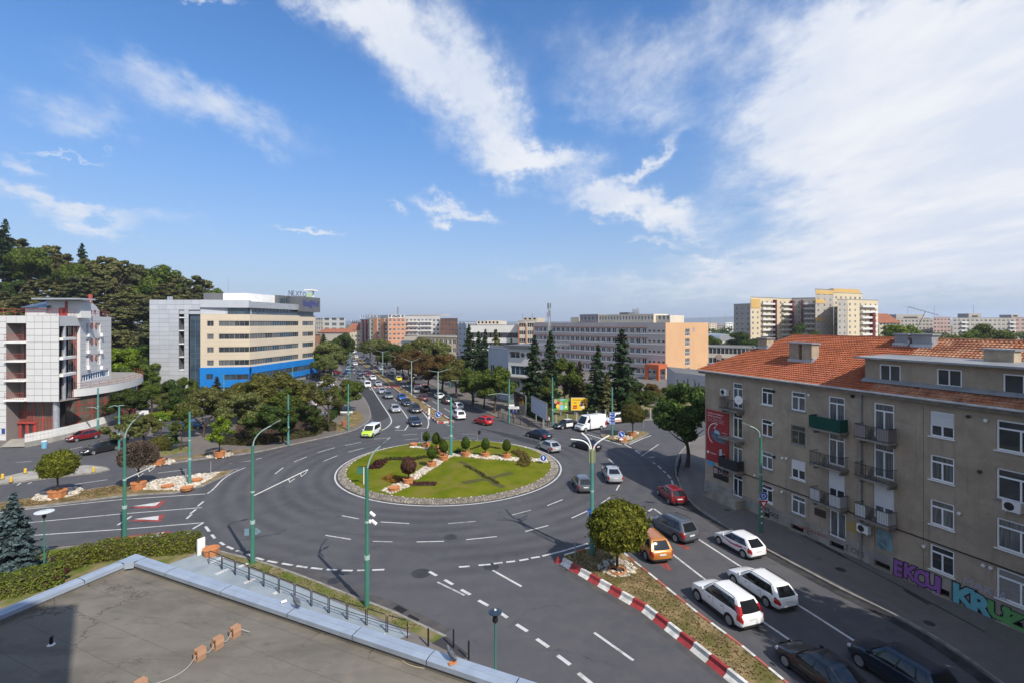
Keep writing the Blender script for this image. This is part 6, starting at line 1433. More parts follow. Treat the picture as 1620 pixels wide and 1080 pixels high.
def clay(px,py,rz,label,n=None):
 p=G(px,py,ZRF-.28);t=thing('clay_block',label,'clay block',(p.x,p.y,ZRF-.28),rz,'hollow clay blocks lying on the flat roof',.72)
 w_,d_,h_=.22,.34,.44;mb=MB();e=.045
 prof=[(-w_/2,0),(w_/2,0),(w_/2+.035,h_*.5),(w_/2,h_),(w_*.18,h_),(w_*.1,h_-.05),(-w_*.1,h_-.05),(-w_*.18,h_),(-w_/2,h_),(-w_/2-.035,h_*.5)]
 n=len(prof);inn_=[(x*.55,.05+(z/h_)*(h_-.12))for x,z in prof]
 vs=[(x,-d_/2,z)for x,z in prof]+[(x,d_/2,z)for x,z in prof]+[(x,-d_/2,z)for x,z in inn_]+[(x,d_/2-.05,z)for x,z in inn_]
 fs=[(i,n+i,n+(i+1)%n,(i+1)%n)for i in range(n)]+[(i,(i+1)%n,2*n+(i+1)%n,2*n+i)for i in range(n)]+[(2*n+i,2*n+(i+1)%n,3*n+(i+1)%n,3*n+i)for i in range(n)]+[tuple(range(3*n,4*n)),tuple(range(2*n-1,n-1,-1))]
 mb.add(vs,fs);o=mb.build('block',M['clay'],t);fixnormals(o)
 mb=MB()
 for k in range(1,6):z=h_*k/6;x=w_/2+.035-abs(z-h_/2)/(h_/2)*.035;mb.box(x-.006,x+.003,-d_/2+.01,d_/2-.01,z-.006,z+.006);mb.box(-x-.007,-x+.004,-d_/2+.01,d_/2-.01,z-.006,z+.006)
 mb.build('ribs',M['clay'],t);return p
cl=[clay(372,1006,-.42,'clay block furthest up the cable, nearest to the capped edge'),clay(344.5,1024,-.42,'middle clay block of the three strung on the cable'),clay(316,1042,-.42,'clay block lowest of the three strung on the cable'),clay(222,1094,-.42,'clay block cut off at the lower edge of the picture')]
M['cable']=mat('grey_cable',(.32,.31,.29),.7);M['cable_y']=mat('pale_cable',(.36,.31,.22),.7)
def cable(name,label,pts,r,m,zs=None):
 mb=MB();P_=[Vector((*p[:2],ZRF-.262+(zs[i]if zs else 0)))for i,p in enumerate([G(*q,ZRF-.28)for q in pts])]
 sm2=[]
 for i in range(len(P_)-1):
  for u in np.linspace(0,1,6)[:-1]:
   a,bq,c,d=P_[max(i-1,0)],P_[i],P_[i+1],P_[min(i+2,len(P_)-1)]
   sm2.append(.5*((2*bq)+(c-a)*u+(2*a-5*bq+4*c-d)*u*u+(3*bq-a-3*c+d)*u**3))
 sm2.append(P_[-1]);mb.tube(sm2,r,6);o=mb.build(name,m);tag(o,label,'cable');return o
cable('roof_cable','thin grey cable strung through the clay blocks on the roof',[(395,1000),(372,1004),(358,1016),(344,1022),(330,1034),(316,1040),(296,1058),(265,1075),(225,1092)],.012,M['cable'],[0,.17,.03,.17,.03,.17,.02,0,.07])
cable('roof_cable','pale loose cable trailing along the capped edge towards the bottom right',[(618,1020),(628,1036),(640,1048),(662,1056),(700,1060),(745,1069),(780,1078)],.014,M['cable_y'])
cable('roof_cable','short pale cable curled under the capping by the pigeons',[(450,962),(461,972),(468,980),(490,983),(515,990),(540,995)],.012,M['cable_y'])
cable('roof_cable','thin pale cable near the apex of the roof',[(212,891),(222,900),(240,902),(253,903),(260,911),(278,912),(292,910)],.010,M['cable_y'])
t=thing('roof_outlet','small dark vent pipe with a pale collar on the flat roof','vent pipe',tuple(G(81,1019,ZRF-.28)))
MB().lathe([(.10,0),(.085,.02),(.06,.03)],14).build('collar',M['white_paint'],t);MB().tube([(0,0,.02),(0,0,.2),(.03,.02,.24)],.045,8).build('pipe',M['black_metal'],t)
for nm,lb,px,py,s_,m,z in(('metal_scrap','crumpled white flashing scrap beside the pigeon on the capping',449,951,.075,M['white_paint'],0.03),('metal_scrap','white flat scrap under the capping edge',598,1015,.22,M['white_paint'],-.27),('brick_piece','orange broken brick beside the pigeon on the capping',716,1048,.09,M['terracotta'],.03)):
 p=G(px,py,ZRF+z);mb=MB();mb.box(-s_,s_,-s_*.6,s_*.6,0,s_*.45);mb.v=[(x*(1+.3*random.random()),y*(1+.3*random.random()),zz_*(.6+.6*random.random())if zz_>0 else 0)for x,y,zz_ in mb.v]
 o=mb.build(nm,m);o.location=(p.x,p.y,ZRF+z);o.rotation_euler=(0,0,.6);tag(o,lb,'scrap' if nm=='metal_scrap' else 'brick')
mb=MB();pch=MB()
pch.poly([tuple(G(*q,ZRF-.276)[:2])for q in((573,1022),(578,1014),(592,1013),(588,1019),(580,1026))],ZRF-.274);o=pch.build('felt_patch',M['tar']);o['kind']='structure'
edge=Vector(G(124,930,ZRF-.28)[:2]);sd=Vector((sx,sy)).normalized();crn=edge+sd*19.2
b2=Bld('tower_wing','tall rendered wing of the building behind the flat roof',[crn+Vector((-30,-2)),crn,crn+Vector((3,-16)),crn+Vector((-28,-18))])
for i in range(4):
 ff=b2.face(i);mb=MB();ff.wall(mb,0,ff.L,0,ZRF+17,[]);mb.build('wall',M['render_old'],b2.root)
mb=MB();mb.poly([(p.x-b2.o.x,p.y-b2.o.y)for p in b2.P],ZRF+17);mb.build('roof',M['roof_grey'],b2.root)
# ================================================================== TREES AND SHRUBS
def unit(n):
 v=RNG.normal(size=(n,3));return v/np.linalg.norm(v,axis=1,keepdims=True)
def leafcloud(P,N,size,jitter=.5,asp=1.5,tilt=.9):
 """one small bent quad per leaf spray, roughly facing along N"""
 n=len(P);N=N+RNG.normal(scale=tilt*.5,size=(n,3));N/=np.linalg.norm(N,axis=1,keepdims=True)+1e-9
 A=np.cross(N,RNG.normal(size=(n,3)));A/=np.linalg.norm(A,axis=1,keepdims=True)+1e-9;B=np.cross(N,A)
 s=size*(1+jitter*(RNG.random((n,1))-.5)*2);A=A*s*asp*.5;B=B*s*.5
 V=np.stack([P-A,P-B*.9+N*s*.10,P+A,P+B*.9+N*s*.10],1).reshape(-1,3)
 return V,np.arange(4*n).reshape(n,4)
def crown_mesh(name,P,N,size,m,**k):
 V,Q=leafcloud(P,N,size,**k);return np_mesh(name,V,Q,m)
def clumps(n,rx,ry,rz,cz,lo=.55,r0=.22,r1=.36,flat=1.0,down=-.55):
 d=unit(n*3);d=d[d[:,2]>down][:n];rad=lo+(1-lo)*RNG.random((len(d),1))**.5
 C=d*rad*np.array([[rx,ry,rz]])+np.array([[0,0,cz]]);R=(r0+(r1-r0)*RNG.random(len(C)))*min(rx,rz);return C,R
def fill(C,R,per,flat=.75,shell=.6,upb=.25):
 P=[];N=[]
 for c,r in zip(C,R):
  k=int(per*(r/np.mean(R))**2);d=unit(k);rr=r*(shell+(1-shell)*RNG.random((k,1)));p=d*rr;p[:,2]*=flat;P.append(c+p);nn_=d.copy();nn_[:,2]+=upb;N.append(nn_)
 return np.concatenate(P),np.concatenate(N)
def trunk(mb,h,r,limbs=5,spread=1.5,top=None,seed=0):
 rr=random.Random(seed);pts=[(0,0,-.1)];x=y=0
 for i in range(1,5):x+=rr.uniform(-.04,.04)*h;y+=rr.uniform(-.04,.04)*h;pts.append((x,y,h*i/4))
 mb.tube(pts,[r*1.25,r,r*.85,r*.7,r*.45],7)
 for k in range(limbs):
  t=rr.uniform(.55,1.0);i=min(3,int(t*4));a=Vector(pts[i]).lerp(Vector(pts[i+1]),t*4-i);an=k*2.4+rr.uniform(-.4,.4);L=spread*rr.uniform(.6,1.0)
  e=a+Vector((math.cos(an)*L,math.sin(an)*L,L*rr.uniform(.6,1.1)));md_=a.lerp(e,.5)+Vector((0,0,-.08*L));mb.tube([a,md_,e],[r*.5,r*.35,r*.12],5)
L_={}
L_['green']=leafmat('leaf_green',(.060,.092,.016),(.125,.160,.030))
L_['dark']=leafmat('leaf_dark_green',(.036,.062,.016),(.080,.118,.026))
L_['olive']=leafmat('leaf_olive',(.092,.108,.030),(.165,.170,.058))
L_['bright']=leafmat('leaf_bright_green',(0.101,0.179,0.016),(0.211,0.296,0.032))
L_['brownish']=leafmat('leaf_turning',(.100,.092,.024),(.130,.132,.032))
L_['rust']=leafmat('leaf_rust',(.16,.075,.030),(.10,.080,.026))
L_['dead']=leafmat('twig_brown',(.15,.115,.085),(.10,.08,.06),trans=.05)
L_['pine']=leafmat('needle_pine',(.075,.078,.026),(.140,.138,.052),trans=.12)
L_['pine_d']=leafmat('needle_pine_dark',(.052,.060,.024),(.100,.106,.044),trans=.12)
L_['spruce']=leafmat('needle_spruce',(0.016,0.034,0.016),(0.040,0.066,0.024),trans=.08)
L_['spruce_b']=leafmat('needle_brown_spruce',(0.046,0.040,0.016),(0.078,0.072,0.024),trans=.08)
L_['blue']=leafmat('needle_blue_spruce',(.026,.048,.050),(.068,.100,.100),trans=.06)
L_['ball']=leafmat('leaf_ball_tree',(.085,.105,.012),(.185,.185,.028),var=.45)
L_['topiary']=leafmat('leaf_topiary',(.042,.078,.012),(.095,.135,.020),objrand=.05)
L_['purple']=leafmat('leaf_purple',(.085,.030,.030),(.105,.052,.040))
L_['hedge']=leafmat('leaf_hedge',(.090,.130,.016),(.175,.205,.034),objrand=.05)
L_['hedge_d']=leafmat('leaf_dark_hedge',(0.046,0.054,0.016),(0.094,0.094,0.028),objrand=.05)
def proto(kind,seed):
 """returns (trunk mesh, crown mesh) for a tree about 10 m tall"""
 random.seed(seed);mb=MB();key=kind.split(':');k,lf=key[0],L_[key[1]]
 if k=='broad':
  trunk(mb,4.2,.24,6,2.4,seed=seed);C,R=clumps(34,3.6,3.6,3.6,6.2,lo=.45,r0=.26,r1=.42);P,N=fill(C,R,400);cm=crown_mesh('crown',P,N,.245,lf)
 elif k=='sparse':
  trunk(mb,5,.17,9,2.6,seed=seed);C,R=clumps(30,2.9,2.9,3.9,6.0,lo=.5,r0=.20,r1=.32);P,N=fill(C,R,190,shell=.2);cm=crown_mesh('crown',P,N,.22,lf)
 elif k=='low':
  trunk(mb,2.4,.28,7,2.6,seed=seed);C,R=clumps(42,5.0,5.0,3.3,5.6,lo=.45,r0=.30,r1=.48,down=-.75);P,N=fill(C,R,400,flat=.6);cm=crown_mesh('crown',P,N,.26,lf)
 elif k=='pine':
  trunk(mb,7.5,.26,7,2.2,seed=seed);C=[];R=[]
  for i in range(78):
   z=random.uniform(2.4,9.8);rm=3.3*(1-((z-4.5)/6.2)**2*.75 if z>4.5 else .85);a=random.uniform(0,6.28);q=rm*random.uniform(.35,1.0);C.append((q*math.cos(a),q*math.sin(a),z));R.append(random.uniform(.5,1.0))
  P,N=fill(np.array(C),np.array(R),200,flat=.42,shell=.3,upb=.9);cm=crown_mesh('crown',P,N,.25,lf,asp=2.0)
 elif k in('spruce','slim','blue'):
  H=10.0;mb.tube([(0,0,-.1),(0,0,H*.5),(0,0,H*.97)],[.24,.15,.03],7);P=[];N=[];rmax={'spruce':2.5,'slim':1.75,'blue':2.9}[k];z=.7 if k!='slim' else 1.2;nz=.34
  while z<H*.985:
   u=z/H;rb_=rmax*(1-u)**.82+.10;nb_=max(4,int(({'blue':13}.get(k,8))*(1-u)+4))
   for j in range(nb_):
    a=random.uniform(0,6.283);Lb=rb_*random.uniform(.5,1.18);nq=max(6,int(Lb*30));s=RNG.random(nq)**.75
    wv=(.10+.34*(1-s)*.6+.16)*min(1,Lb)*.9;lat=(RNG.random(nq)-.5)*wv*1.5;droop=-.34*s*Lb+.20*(s**2)*Lb
    x=np.cos(a)*s*Lb-np.sin(a)*lat;y=np.sin(a)*s*Lb+np.cos(a)*lat;zz2=z+droop-np.abs(lat)*.45+RNG.normal(scale=.04,size=nq)
    P.append(np.stack([x,y,zz2],1));N.append(np.stack([np.cos(a)*.5+0*s,np.sin(a)*.5+0*s,.8+0*s],1))
   z+=nz*random.uniform(.8,1.15)*(1.0 if u<.7 else .8)
  P=np.concatenate(P);N=np.concatenate(N);cm=crown_mesh('crown',P,N,.20 if k!='blue' else .20,lf,asp=2.4)
 elif k=='ball':
  mb.tube([(0,0,0),(.03,0,.8),(0,.02,1.6)],[.12,.085,.10],7)
  for j in range(9):a=j*.7;mb.tube([(0,0,1.5),(.5*math.cos(a),.5*math.sin(a),2.1),(1.1*math.cos(a),1.1*math.sin(a),2.5+.3*(j%3))],[.05,.035,.012],4)
  n=15000;d=unit(n*2);d=d[d[:,2]>-.62][:n];lump=1+.05*np.sin(d[:,0]*9+1)*np.sin(d[:,1]*8)+.04*np.sin(d[:,2]*13+d[:,0]*6);rr=(lump*(.80+.22*RNG.random(len(d))**.6))[:,None];rr+=(RNG.random((len(d),1))>.955)*RNG.random((len(d),1))*.22;q_=RNG.normal(size=(7,3));q_/=np.linalg.norm(q_,axis=1,keepdims=True);rr*=(1+.10*sum(np.exp(-((1-d@v_)/.12))for v_ in q_[:4])-.09*sum(np.exp(-((1-d@v_)/.10))for v_ in q_[4:]))[:,None]
  P=d*rr*np.array([[1.72,1.72,1.62]])+np.array([[0,0,2.95]]);low=P[:,2]<2.0;P[low,2]=2.0+(P[low,2]-2.0)*.45;cm=crown_mesh('crown',P,d,.115,lf,asp=2.2,tilt=1.3)
 elif k=='twig':
  mb.tube([(0,0,0),(.03,0,.8),(0,.02,1.6)],[.12,.085,.10],7);n=9000;d=unit(n*2);d=d[d[:,2]>-.55][:n];rr=(.45+.58*RNG.random(len(d))**.55)[:,None]
  P=d*rr*np.array([[1.75,1.75,1.5]])+np.array([[0,0,2.9]]);cm=crown_mesh('crown',P,np.cross(d,unit(len(d))),.10,lf,asp=4.2,tilt=.8)
  for j in range(14):a=j*.9;mb.tube([(0,0,1.5),(.6*math.cos(a),.6*math.sin(a),2.2),(1.4*math.cos(a),1.4*math.sin(a),2.6+.4*(j%3))],[.04,.03,.01],4)
 elif k=='topiary':
  mb.tube([(0,0,0),(0,0,.75)],[.06,.05],6);n=5200;d=unit(n);t=(d[:,2]+1)/2;w_=np.sqrt(np.clip(1-d[:,2]**2,0,1));prof=np.where(t<.35,1.0,1-.30*(t-.35)/.65)
  rr=.90+.10*RNG.random(n)+.05*np.sin(d[:,0]*5+d[:,2]*7)*np.sin(d[:,1]*6+1)+(RNG.random(n)>.97)*.10;P=np.stack([d[:,0]*.72*prof*rr,d[:,1]*.72*prof*rr,.55+(d[:,2]*rr+1)*.92],1);cm=crown_mesh('crown',P,d,.085,lf,asp=1.6)
 elif k=='shrub':
  mb.tube([(0,0,-.05),(0,0,.6)],[.05,.04],5);C,R=clumps(12,1.1,1.1,.9,.9,lo=.4,r0=.4,r1=.6);P,N=fill(C,R,210);cm=crown_mesh('crown',P,N,.15,lf)
 elif k=='wispy':
  trunk(mb,2.6,.09,6,1.2,seed=seed);C,R=clumps(20,1.9,1.9,2.3,3.6,lo=.4,r0=.25,r1=.4);P,N=fill(C,R,170,shell=.2);cm=crown_mesh('crown',P,N,.19,lf)
 bk=M['bark']
 return mb.mesh('trunk',bk,True,60),cm
PR={}
def tree(kind,x,y,z,h,label,group=None,name='tree',cat='tree',seed=1,wide=1.0,rz=None):
 key=(kind,seed)
 if key not in PR:PR[key]=proto(kind,100+seed*7)
 base={'broad':10.,'sparse':10.,'low':9.2,'pine':10.,'spruce':10.,'slim':10.,'blue':10.,'ball':4.55,'twig':4.35,'topiary':2.42,'shrub':1.9,'wispy':6.0}[kind.split(':')[0]]
 s=h/base;t=thing(name,label,cat,(x,y,z),rz if rz is not None else random.uniform(0,6.28),group,(s*wide,s*wide,s))
 inst('trunk',PR[key][0],t);inst('crown',PR[key][1],t);return t
def treepx(kind,px,pyb,pyt,label,z=.12,zt_from=None,**k):
 p=G(px,pyb,z);h=ZY(pyt,p.y)-z;return tree(kind,p.x,p.y,z,max(.8,h),label,**k)
ORD=['first','second','third','fourth','fifth','sixth','seventh','eighth','ninth','tenth','eleventh','twelfth','thirteenth','fourteenth','fifteenth','sixteenth','seventeenth','eighteenth','nineteenth','twentieth','twenty first','twenty second','twenty third','twenty fourth','twenty fifth','twenty sixth','twenty seventh','twenty eighth','twenty ninth','thirtieth','thirty first','thirty second','thirty third','thirty fourth','thirty fifth','thirty sixth','thirty seventh','thirty eighth','thirty ninth','fortieth']
# ---- planters with trees near the roads
M['planter_soil']=M['soil']
def planter(x,y,z,label,r=.62,h=.62,n=8,group=None):
 t=thing('planter',label,'planter',(x,y,z),.3,group);mb=MB().lathe([(r*.86,0),(r*1.0,h*.9),(r*1.06,h*.9),(r*1.06,h),(r*.86,h),(r*.84,h*.88)],n);mb.build('pot',M['terracotta'],t);MB().lathe([(r*.84,h*.80),(r*.83,h*.86)],n).build('soil',M['soil'],t);return t
def inplanter(kind,px,pyb,pyt,tl,pl,r=.62,h=.6,z=.14,**k):
 p=G(px,pyb,z);planter(p.x,p.y,z,pl,r,h);hh=ZY(pyt,p.y)-z-h*.8;return tree(kind,p.x,p.y,z+h*.8,hh,tl,**k)
inplanter('ball:ball',91,786,714,'clipped green ball tree in the planter left of the splitter island pebbles','terracotta planter in a ring of white pebbles under the left ball tree',.8,.75,cat='ball tree',name='ball_tree')
inplanter('twig:dead',219,772,699,'dried out brown ball tree in a planter on the splitter island','terracotta planter under the dried out brown ball tree',.75,.7,cat='ball tree',name='ball_tree')
inplanter('ball:brownish',251,734,690,'thin brownish ball tree in a planter behind the side road','terracotta planter on the park edge behind the dried ball tree',.75,.7,cat='ball tree',name='ball_tree')
inplanter('wispy:bright',347.5,722,656,'bright yellow green young tree in a planter at the park edge','terracotta planter under the bright yellow green tree',.7,.75,wide=1.0)
p=G(976.5,903,.2);tree('ball:ball',p.x,p.y,.2,ZY(796,p.y)-.2,'large clipped ball tree ringed with pebbles on the wedge island',cat='ball tree',name='ball_tree',seed=2,wide=1.06)
t=thing('tree_ring','terracotta ring round the foot of the wedge island ball tree','planter ring',(p.x,p.y,.2));MB().lathe([(.62,0),(.62,.14),(.52,.14),(.5,.02)],24).build('rim',M['terracotta'],t);MB().lathe([(.5,.02),(.48,.06)],20).build('soil',M['soil'],t)
for px,py,lb in((265,771,'flat empty terracotta planter on the pebbles right of the dried tree'),(311,761,'flat terracotta planter at the pointed end of the pebbles'),(296,774,'flat terracotta planter by the green pole on the pebbles')):q=G(px,py,.15);planter(q.x,q.y,.15,lb,.62,.30)
q=G(334,877,.13);planter(q.x,q.y,.13,'terracotta planter beside the hedge end',.58,.55)
for k_,px,py,lb in((0,985,697,'terracotta planter with flowers behind the island keep sign'),(1,1000,688,'terracotta planter under the round shrub tree on the triangle island')):q=G(px,py,.14);planter(q.x,q.y,.14,lb,.7,.5)
q=G(1001,689,.14);tree('ball:brownish',q.x,q.y,.5,ZY(640,q.y)-.5,'round sparse brownish green tree on the triangle island',cat='ball tree',name='ball_tree',seed=3,wide=1.05)
topi=[(646,764,721,'purple'),(683,737.5,704,''),(702,727,695.5,''),(700.5,717.5,692.5,''),(690,713,683,''),(674.5,707,681.5,''),(736.5,721,690,''),(768,722,692,''),(801.5,724,694,'')]
tl=['','topiary egg nearest the purple shrub on the pebble path','topiary egg second from the purple shrub on the pebble path','topiary egg in front of the paired ones left of the centre pole','right one of the two topiary eggs furthest back on the lawn','leftmost topiary egg at the back of the roundabout','topiary egg closest to the centre pole on its right','middle topiary egg of the three right of the centre pole','rightmost topiary egg on the roundabout lawn']
for(px,pb,ptp,c),lb in zip(topi,tl):
 q=GL(px,pb);planter(q.x,q.y,q.z-.05,('planter under the '+lb)if lb else 'planter under the purple leaved shrub on the roundabout',.58,.62,10,'terracotta planters on the roundabout');H_=ZY(ptp,q.y)-q.z-.5
 if c:tree('topiary:purple',q.x,q.y,q.z+.5,H_,'purple leaved round shrub in a planter on the roundabout',name='purple_shrub',cat='shrub',wide=1.2)
 else:tree('topiary:topiary',q.x,q.y,q.z+.5,H_,lb,'topiary eggs on the roundabout',name='topiary_tree',cat='topiary',seed=random.randint(1,2))
for px,py,lb in((623.5,775,'empty terracotta planter at the front end of the pebble path'),(655,704.5,'flat planter of flowers at the back left of the lawn')):q=GL(px,py);planter(q.x,q.y,q.z-.05,lb,.6,.42)
def tufts(name,spots,m,size,hgt,per=12,kind='stuff'):
 P=[];N=[]
 for x,y,z in spots:
  d=unit(per);d[:,2]=np.abs(d[:,2]);P.append(np.array([[x,y,z]])+d*np.array([[hgt*.7,hgt*.7,hgt]])*RNG.random((per,1)));N.append(d)
 o=bpy.data.objects.new(name,crown_mesh(name,np.concatenate(P),np.concatenate(N),size,m));link(o);o['kind']=kind;return o
M_or=leafmat('orange_flowers',(.34,.13,.015),(.22,.14,.03));M_str=leafmat('straw_grass',(.20,.15,.05),(.14,.13,.03))
tufts('orange_flowers',bandspots([(611,754),(622,757),(632,761)],1.5,170),M_or,.10,.28)
tufts('low_bedding',bandspots([(612,755),(632,762),(655,765),(690,765)],.9,260),L_['purple'],.09,.22)
tufts('low_bedding',bandspots([(598,732),(608,727),(625,725),(650,727),(675,722)],1.0,330),L_['hedge_d'],.10,.28)
tufts('purple_bedding',bandspots([(592,741),(598,735),(604,730)],1.4,170),L_['purple'],.11,.42)
tufts('straw_grass',bandspots([(815,714),(828,722),(832,730),(824,737)],1.2,260),M_str,.13,.5)
tufts('low_bedding',bandspots([(722,715),(730,716)],1.4,60),L_['dark'],.14,.6);tufts('low_bedding',bandspots([(745,710),(760,705),(790,709)],.4,100),L_['hedge_d'],.09,.2)
tufts('low_bedding',bandspots([(735,736),(760,748),(768,754),(790,765)],.5,160),L_['hedge_d'],.07,.13)
tufts('low_bedding',bandspots([(566,741),(590,738)],.6,60),L_['hedge_d'],.09,.2)
sp=poly_spots([(332,871),(345,875),(411,891),(487,918),(560,948),(614,968),(659,989),(700,1009),(688,1021),(655,1003),(560,962),(450,918),(340,876)],800,.13)
sp=[s for s in sp if math.sin(s[0]*1.7)+math.sin(s[1]*2.3+s[0])>-.6]
tufts('verge_tufts',sp,leafmat('verge_blades',(.10,.12,.025),(.22,.18,.07)),.045,.05,7)
tufts('verge_tufts',[(x,y,.2)for x,y,_ in poly_spots([(893,884),(955,865),(1026,911),(1103,975),(1239,1081),(1170,1080),(1097,1022),(1020,962)],1900)],leafmat('dry_blades',(.21,.15,.07),(.13,.10,.04)),.05,.05,8)
tufts('verge_tufts',poly_spots([(37,789),(125,775),(240,760),(212,776),(125,793),(0,808),(0,796)],900,.14),leafmat('dry_blades_left',(.26,.18,.07),(.17,.12,.05)),.06,.07,8)
# ---- lower left: blue spruce and hedge
q=G(22,905,.13);tree('blue:blue',q.x,q.y,.13,ZY(778,q.y)-.1,'blue spruce behind the hedge at the left edge',name='blue_spruce',cat='spruce',wide=1.12,seed=1)
def hedge(name,label,pts,wd,h,m,size=.085,dens=200,z=.13,cat='hedge'):
 P=[];N=[];Q=[Vector(p[:2])for p in pts];core=MB()
 for a,c in zip(Q[:-1],Q[1:]):
  L=(c-a).length;d=(c-a)/L;nr=Vector((-d.y,d.x));n=int(L*dens*(wd+2*h))
  u=RNG.random(n)*L;v=RNG.random(n)*(wd+2*h);j=RNG.normal(scale=.05,size=n)+.06*np.sin(u*2.1)
  off=np.where(v<h,-wd/2-j,np.where(v>h+wd,wd/2+j,v-h-wd/2));zz2=np.where(v<h,v,np.where(v>h+wd,v-h-wd,h+j));nx=np.where(v<h,-1.,np.where(v>h+wd,1.,0.));nz_=np.where((v>=h)&(v<=h+wd),1.,.25)
  P.append(np.stack([a.x+d.x*u+nr.x*off,a.y+d.y*u+nr.y*off,z+zz2],1));N.append(np.stack([nr.x*nx,nr.y*nx,nz_],1))
 core.wallstrip(pts,wd*.8,z-.1,z+h*.88)
 e=Q[-1];n=int(dens*wd*h*1.2);nr=Vector((-(Q[-1]-Q[-2]).normalized().y,(Q[-1]-Q[-2]).normalized().x));u=(RNG.random(n)-.5)*wd;P.append(np.stack([e.x+nr.x*u,e.y+nr.y*u,z+RNG.random(n)*h],1));dd=(Q[-1]-Q[-2]).normalized();N.append(np.tile([[dd.x,dd.y,.2]],(n,1)))
 t=thing(name,label,cat,(0,0,0));o=bpy.data.objects.new('leaves',crown_mesh('leaves',np.concatenate(P),np.concatenate(N),size,m));link(o,t);core.build('branches',M['bark'],t);return t
M['hedge_core']=M['bark']
hedge('hedge','long clipped green hedge behind the grey felt roof',[G(p,y,.13)[:2]for p,y in((85,905),(150,884),(215,876),(270,871),(312,868))],1.6,1.15,L_['hedge'])
hedge('hedge','dark green hedge along the roof edge at the lower left corner',[G(p,y,.13)[:2]for p,y in((-60,955),(20,938),(70,926),(100,918))],1.6,1.2,L_['hedge'])
q=G(88,922,.13);tree('shrub:purple',q.x,q.y,.13,1.15,'dark red shrub where the two hedges meet',name='red_shrub',cat='shrub')
hedge('hedge','low dark hedge along the park pavement below the dense trees',[G(p,y,.13)[:2]for p,y in((350,701),(400,703),(440,697),(480,690),(508,684))],1.1,1.0,L_['hedge_d'],.16,60)
hedge('hedge','short dark hedge beside the dry lawn at the boulevard corner',[G(p,y,.13)[:2]for p,y in((500,674),(515,678),(526,681))],1.4,1.3,L_['hedge_d'],.16,60)
hedge('hedge','straight green hedge between the car park and the dry lawn',[G(p,y,.13)[:2]for p,y in((515,668),(526,660),(535,650))],1.2,1.2,L_['dark'],.18,50)
hedge('hedge','dark hedge in front of the pale blank billboard',[G(p,y,.13)[:2]for p,y in((838,655),(850,660),(868,667))],1.5,2.2,L_['dark'],.2,45)
# ---- park trees on the left
PARK=[('low:dark',425,702,640,'dense dark tree behind the low hedge at the park corner',1.15,1),('low:dark',478,690,636,'dark spreading tree right of the teal pole at the park corner',1.0,2),
 ('low:brownish',428,668,589,'broad tree with browning top in front of the blue storey',1.25,1),('low:brownish',480,655,603,'reddish topped tree right of the broad browning tree',1.0,2),('low:olive',385,700,622,'olive grey leaved tree left of the dense dark tree',.8,1),
 ('low:olive',322,690,612,'pale olive tree with loose crown behind the bright planter tree',.8,2),('broad:green',448,676,615,'mid green tree among the browning crowns of the park',1.1,2),('sparse:olive',520,680,592,'thin pale leaved tree beside the dry lawn',1.0,1),('broad:green',552,650,601,'round green tree by the bus lane pavement',1.15,1),('broad:green',538,657,612,'green tree just left of the round one at the bus lane',.9,2),
 ('low:olive',200,706,655,'olive bushy tree behind the black parked car',1.0,1),('low:olive',228,700,655,'olive bushy tree left of the white stemmed sapling',.9,2),('sparse:green',286,711,640,'slender tree with a whitened stem on the park lawn',.85,2),('low:dark',268,712,684,'low dark bush tree on the park lawn behind the side road',.9,2),('sparse:bright',255,690,650,'light yellow green sapling by the park path',1.0,1),
 ('broad:dark',205,672,614,'dark green tree against the curved red glazing',1.25,1),('broad:green',240,652,603,'green tree right of the curved podium',1.0,2),('broad:dark',268,650,600,'dark tree in front of the silver wall',1.0,1),('broad:olive',262,664,620,'yellowish olive tree in front of the silver wall trees',.95,3),('broad:green',295,645,596,'tree with yellowing tip below the glass stair tower',.8,1),('broad:dark',283,665,612,'dark bluish tree beside the side lawn',1.0,2),
 ('slim:spruce_b',307,628,600,'small conical tree left of the blue point',2.2,1),('slim:spruce_b',343,630,594,'conical green tree in front of the blue storey',2.0,2),('sparse:olive',345,668,610,'loose olive tree below the blue storey',1.0,2),('low:olive',360,674,615,'grey green tree with pale seed heads in the park',.9,1),('broad:olive',315,660,620,'greyish tree by the white park lamp',.9,2),('broad:green',400,655,600,'green tree behind the browning crowns',1.0,1),
 ('broad:green',502,640,612,'low green tree at the edge of the car park',.9,3)]
for kd,px,pb,pt,lb,wd,sd_ in PARK:treepx(kd,px,pb,pt,lb,seed=sd_,wide=wd)
tb=G(286,712,.13)
LB=[('slim:dark',512,588,527,'tall dark slim tree beside the pink house',1.6,1),('broad:olive',522,596,540,'hazy olive tree left of the boulevard start',1.1,1),('broad:green',531,590,545,'green tree behind the parked blue car',1.0,2),('broad:dark',545,577,527,'dark tree in front of the red roofed corner house',.9,1),('broad:green',540,574,540,'tree at the far left kerb of the boulevard',.9,3),('broad:olive',517,604,560,'pale tree at the edge of the car park and boulevard',.9,2),('broad:green',506,600,560,'small tree right of the blue storey',.8,1),('broad:dark',553,560,541,'small far tree closing the left side of the boulevard',1.0,2)]
for kd,px,pb,pt,lb,wd,sd_ in LB:treepx(kd,px,pb,pt,lb,seed=sd_,wide=wd)
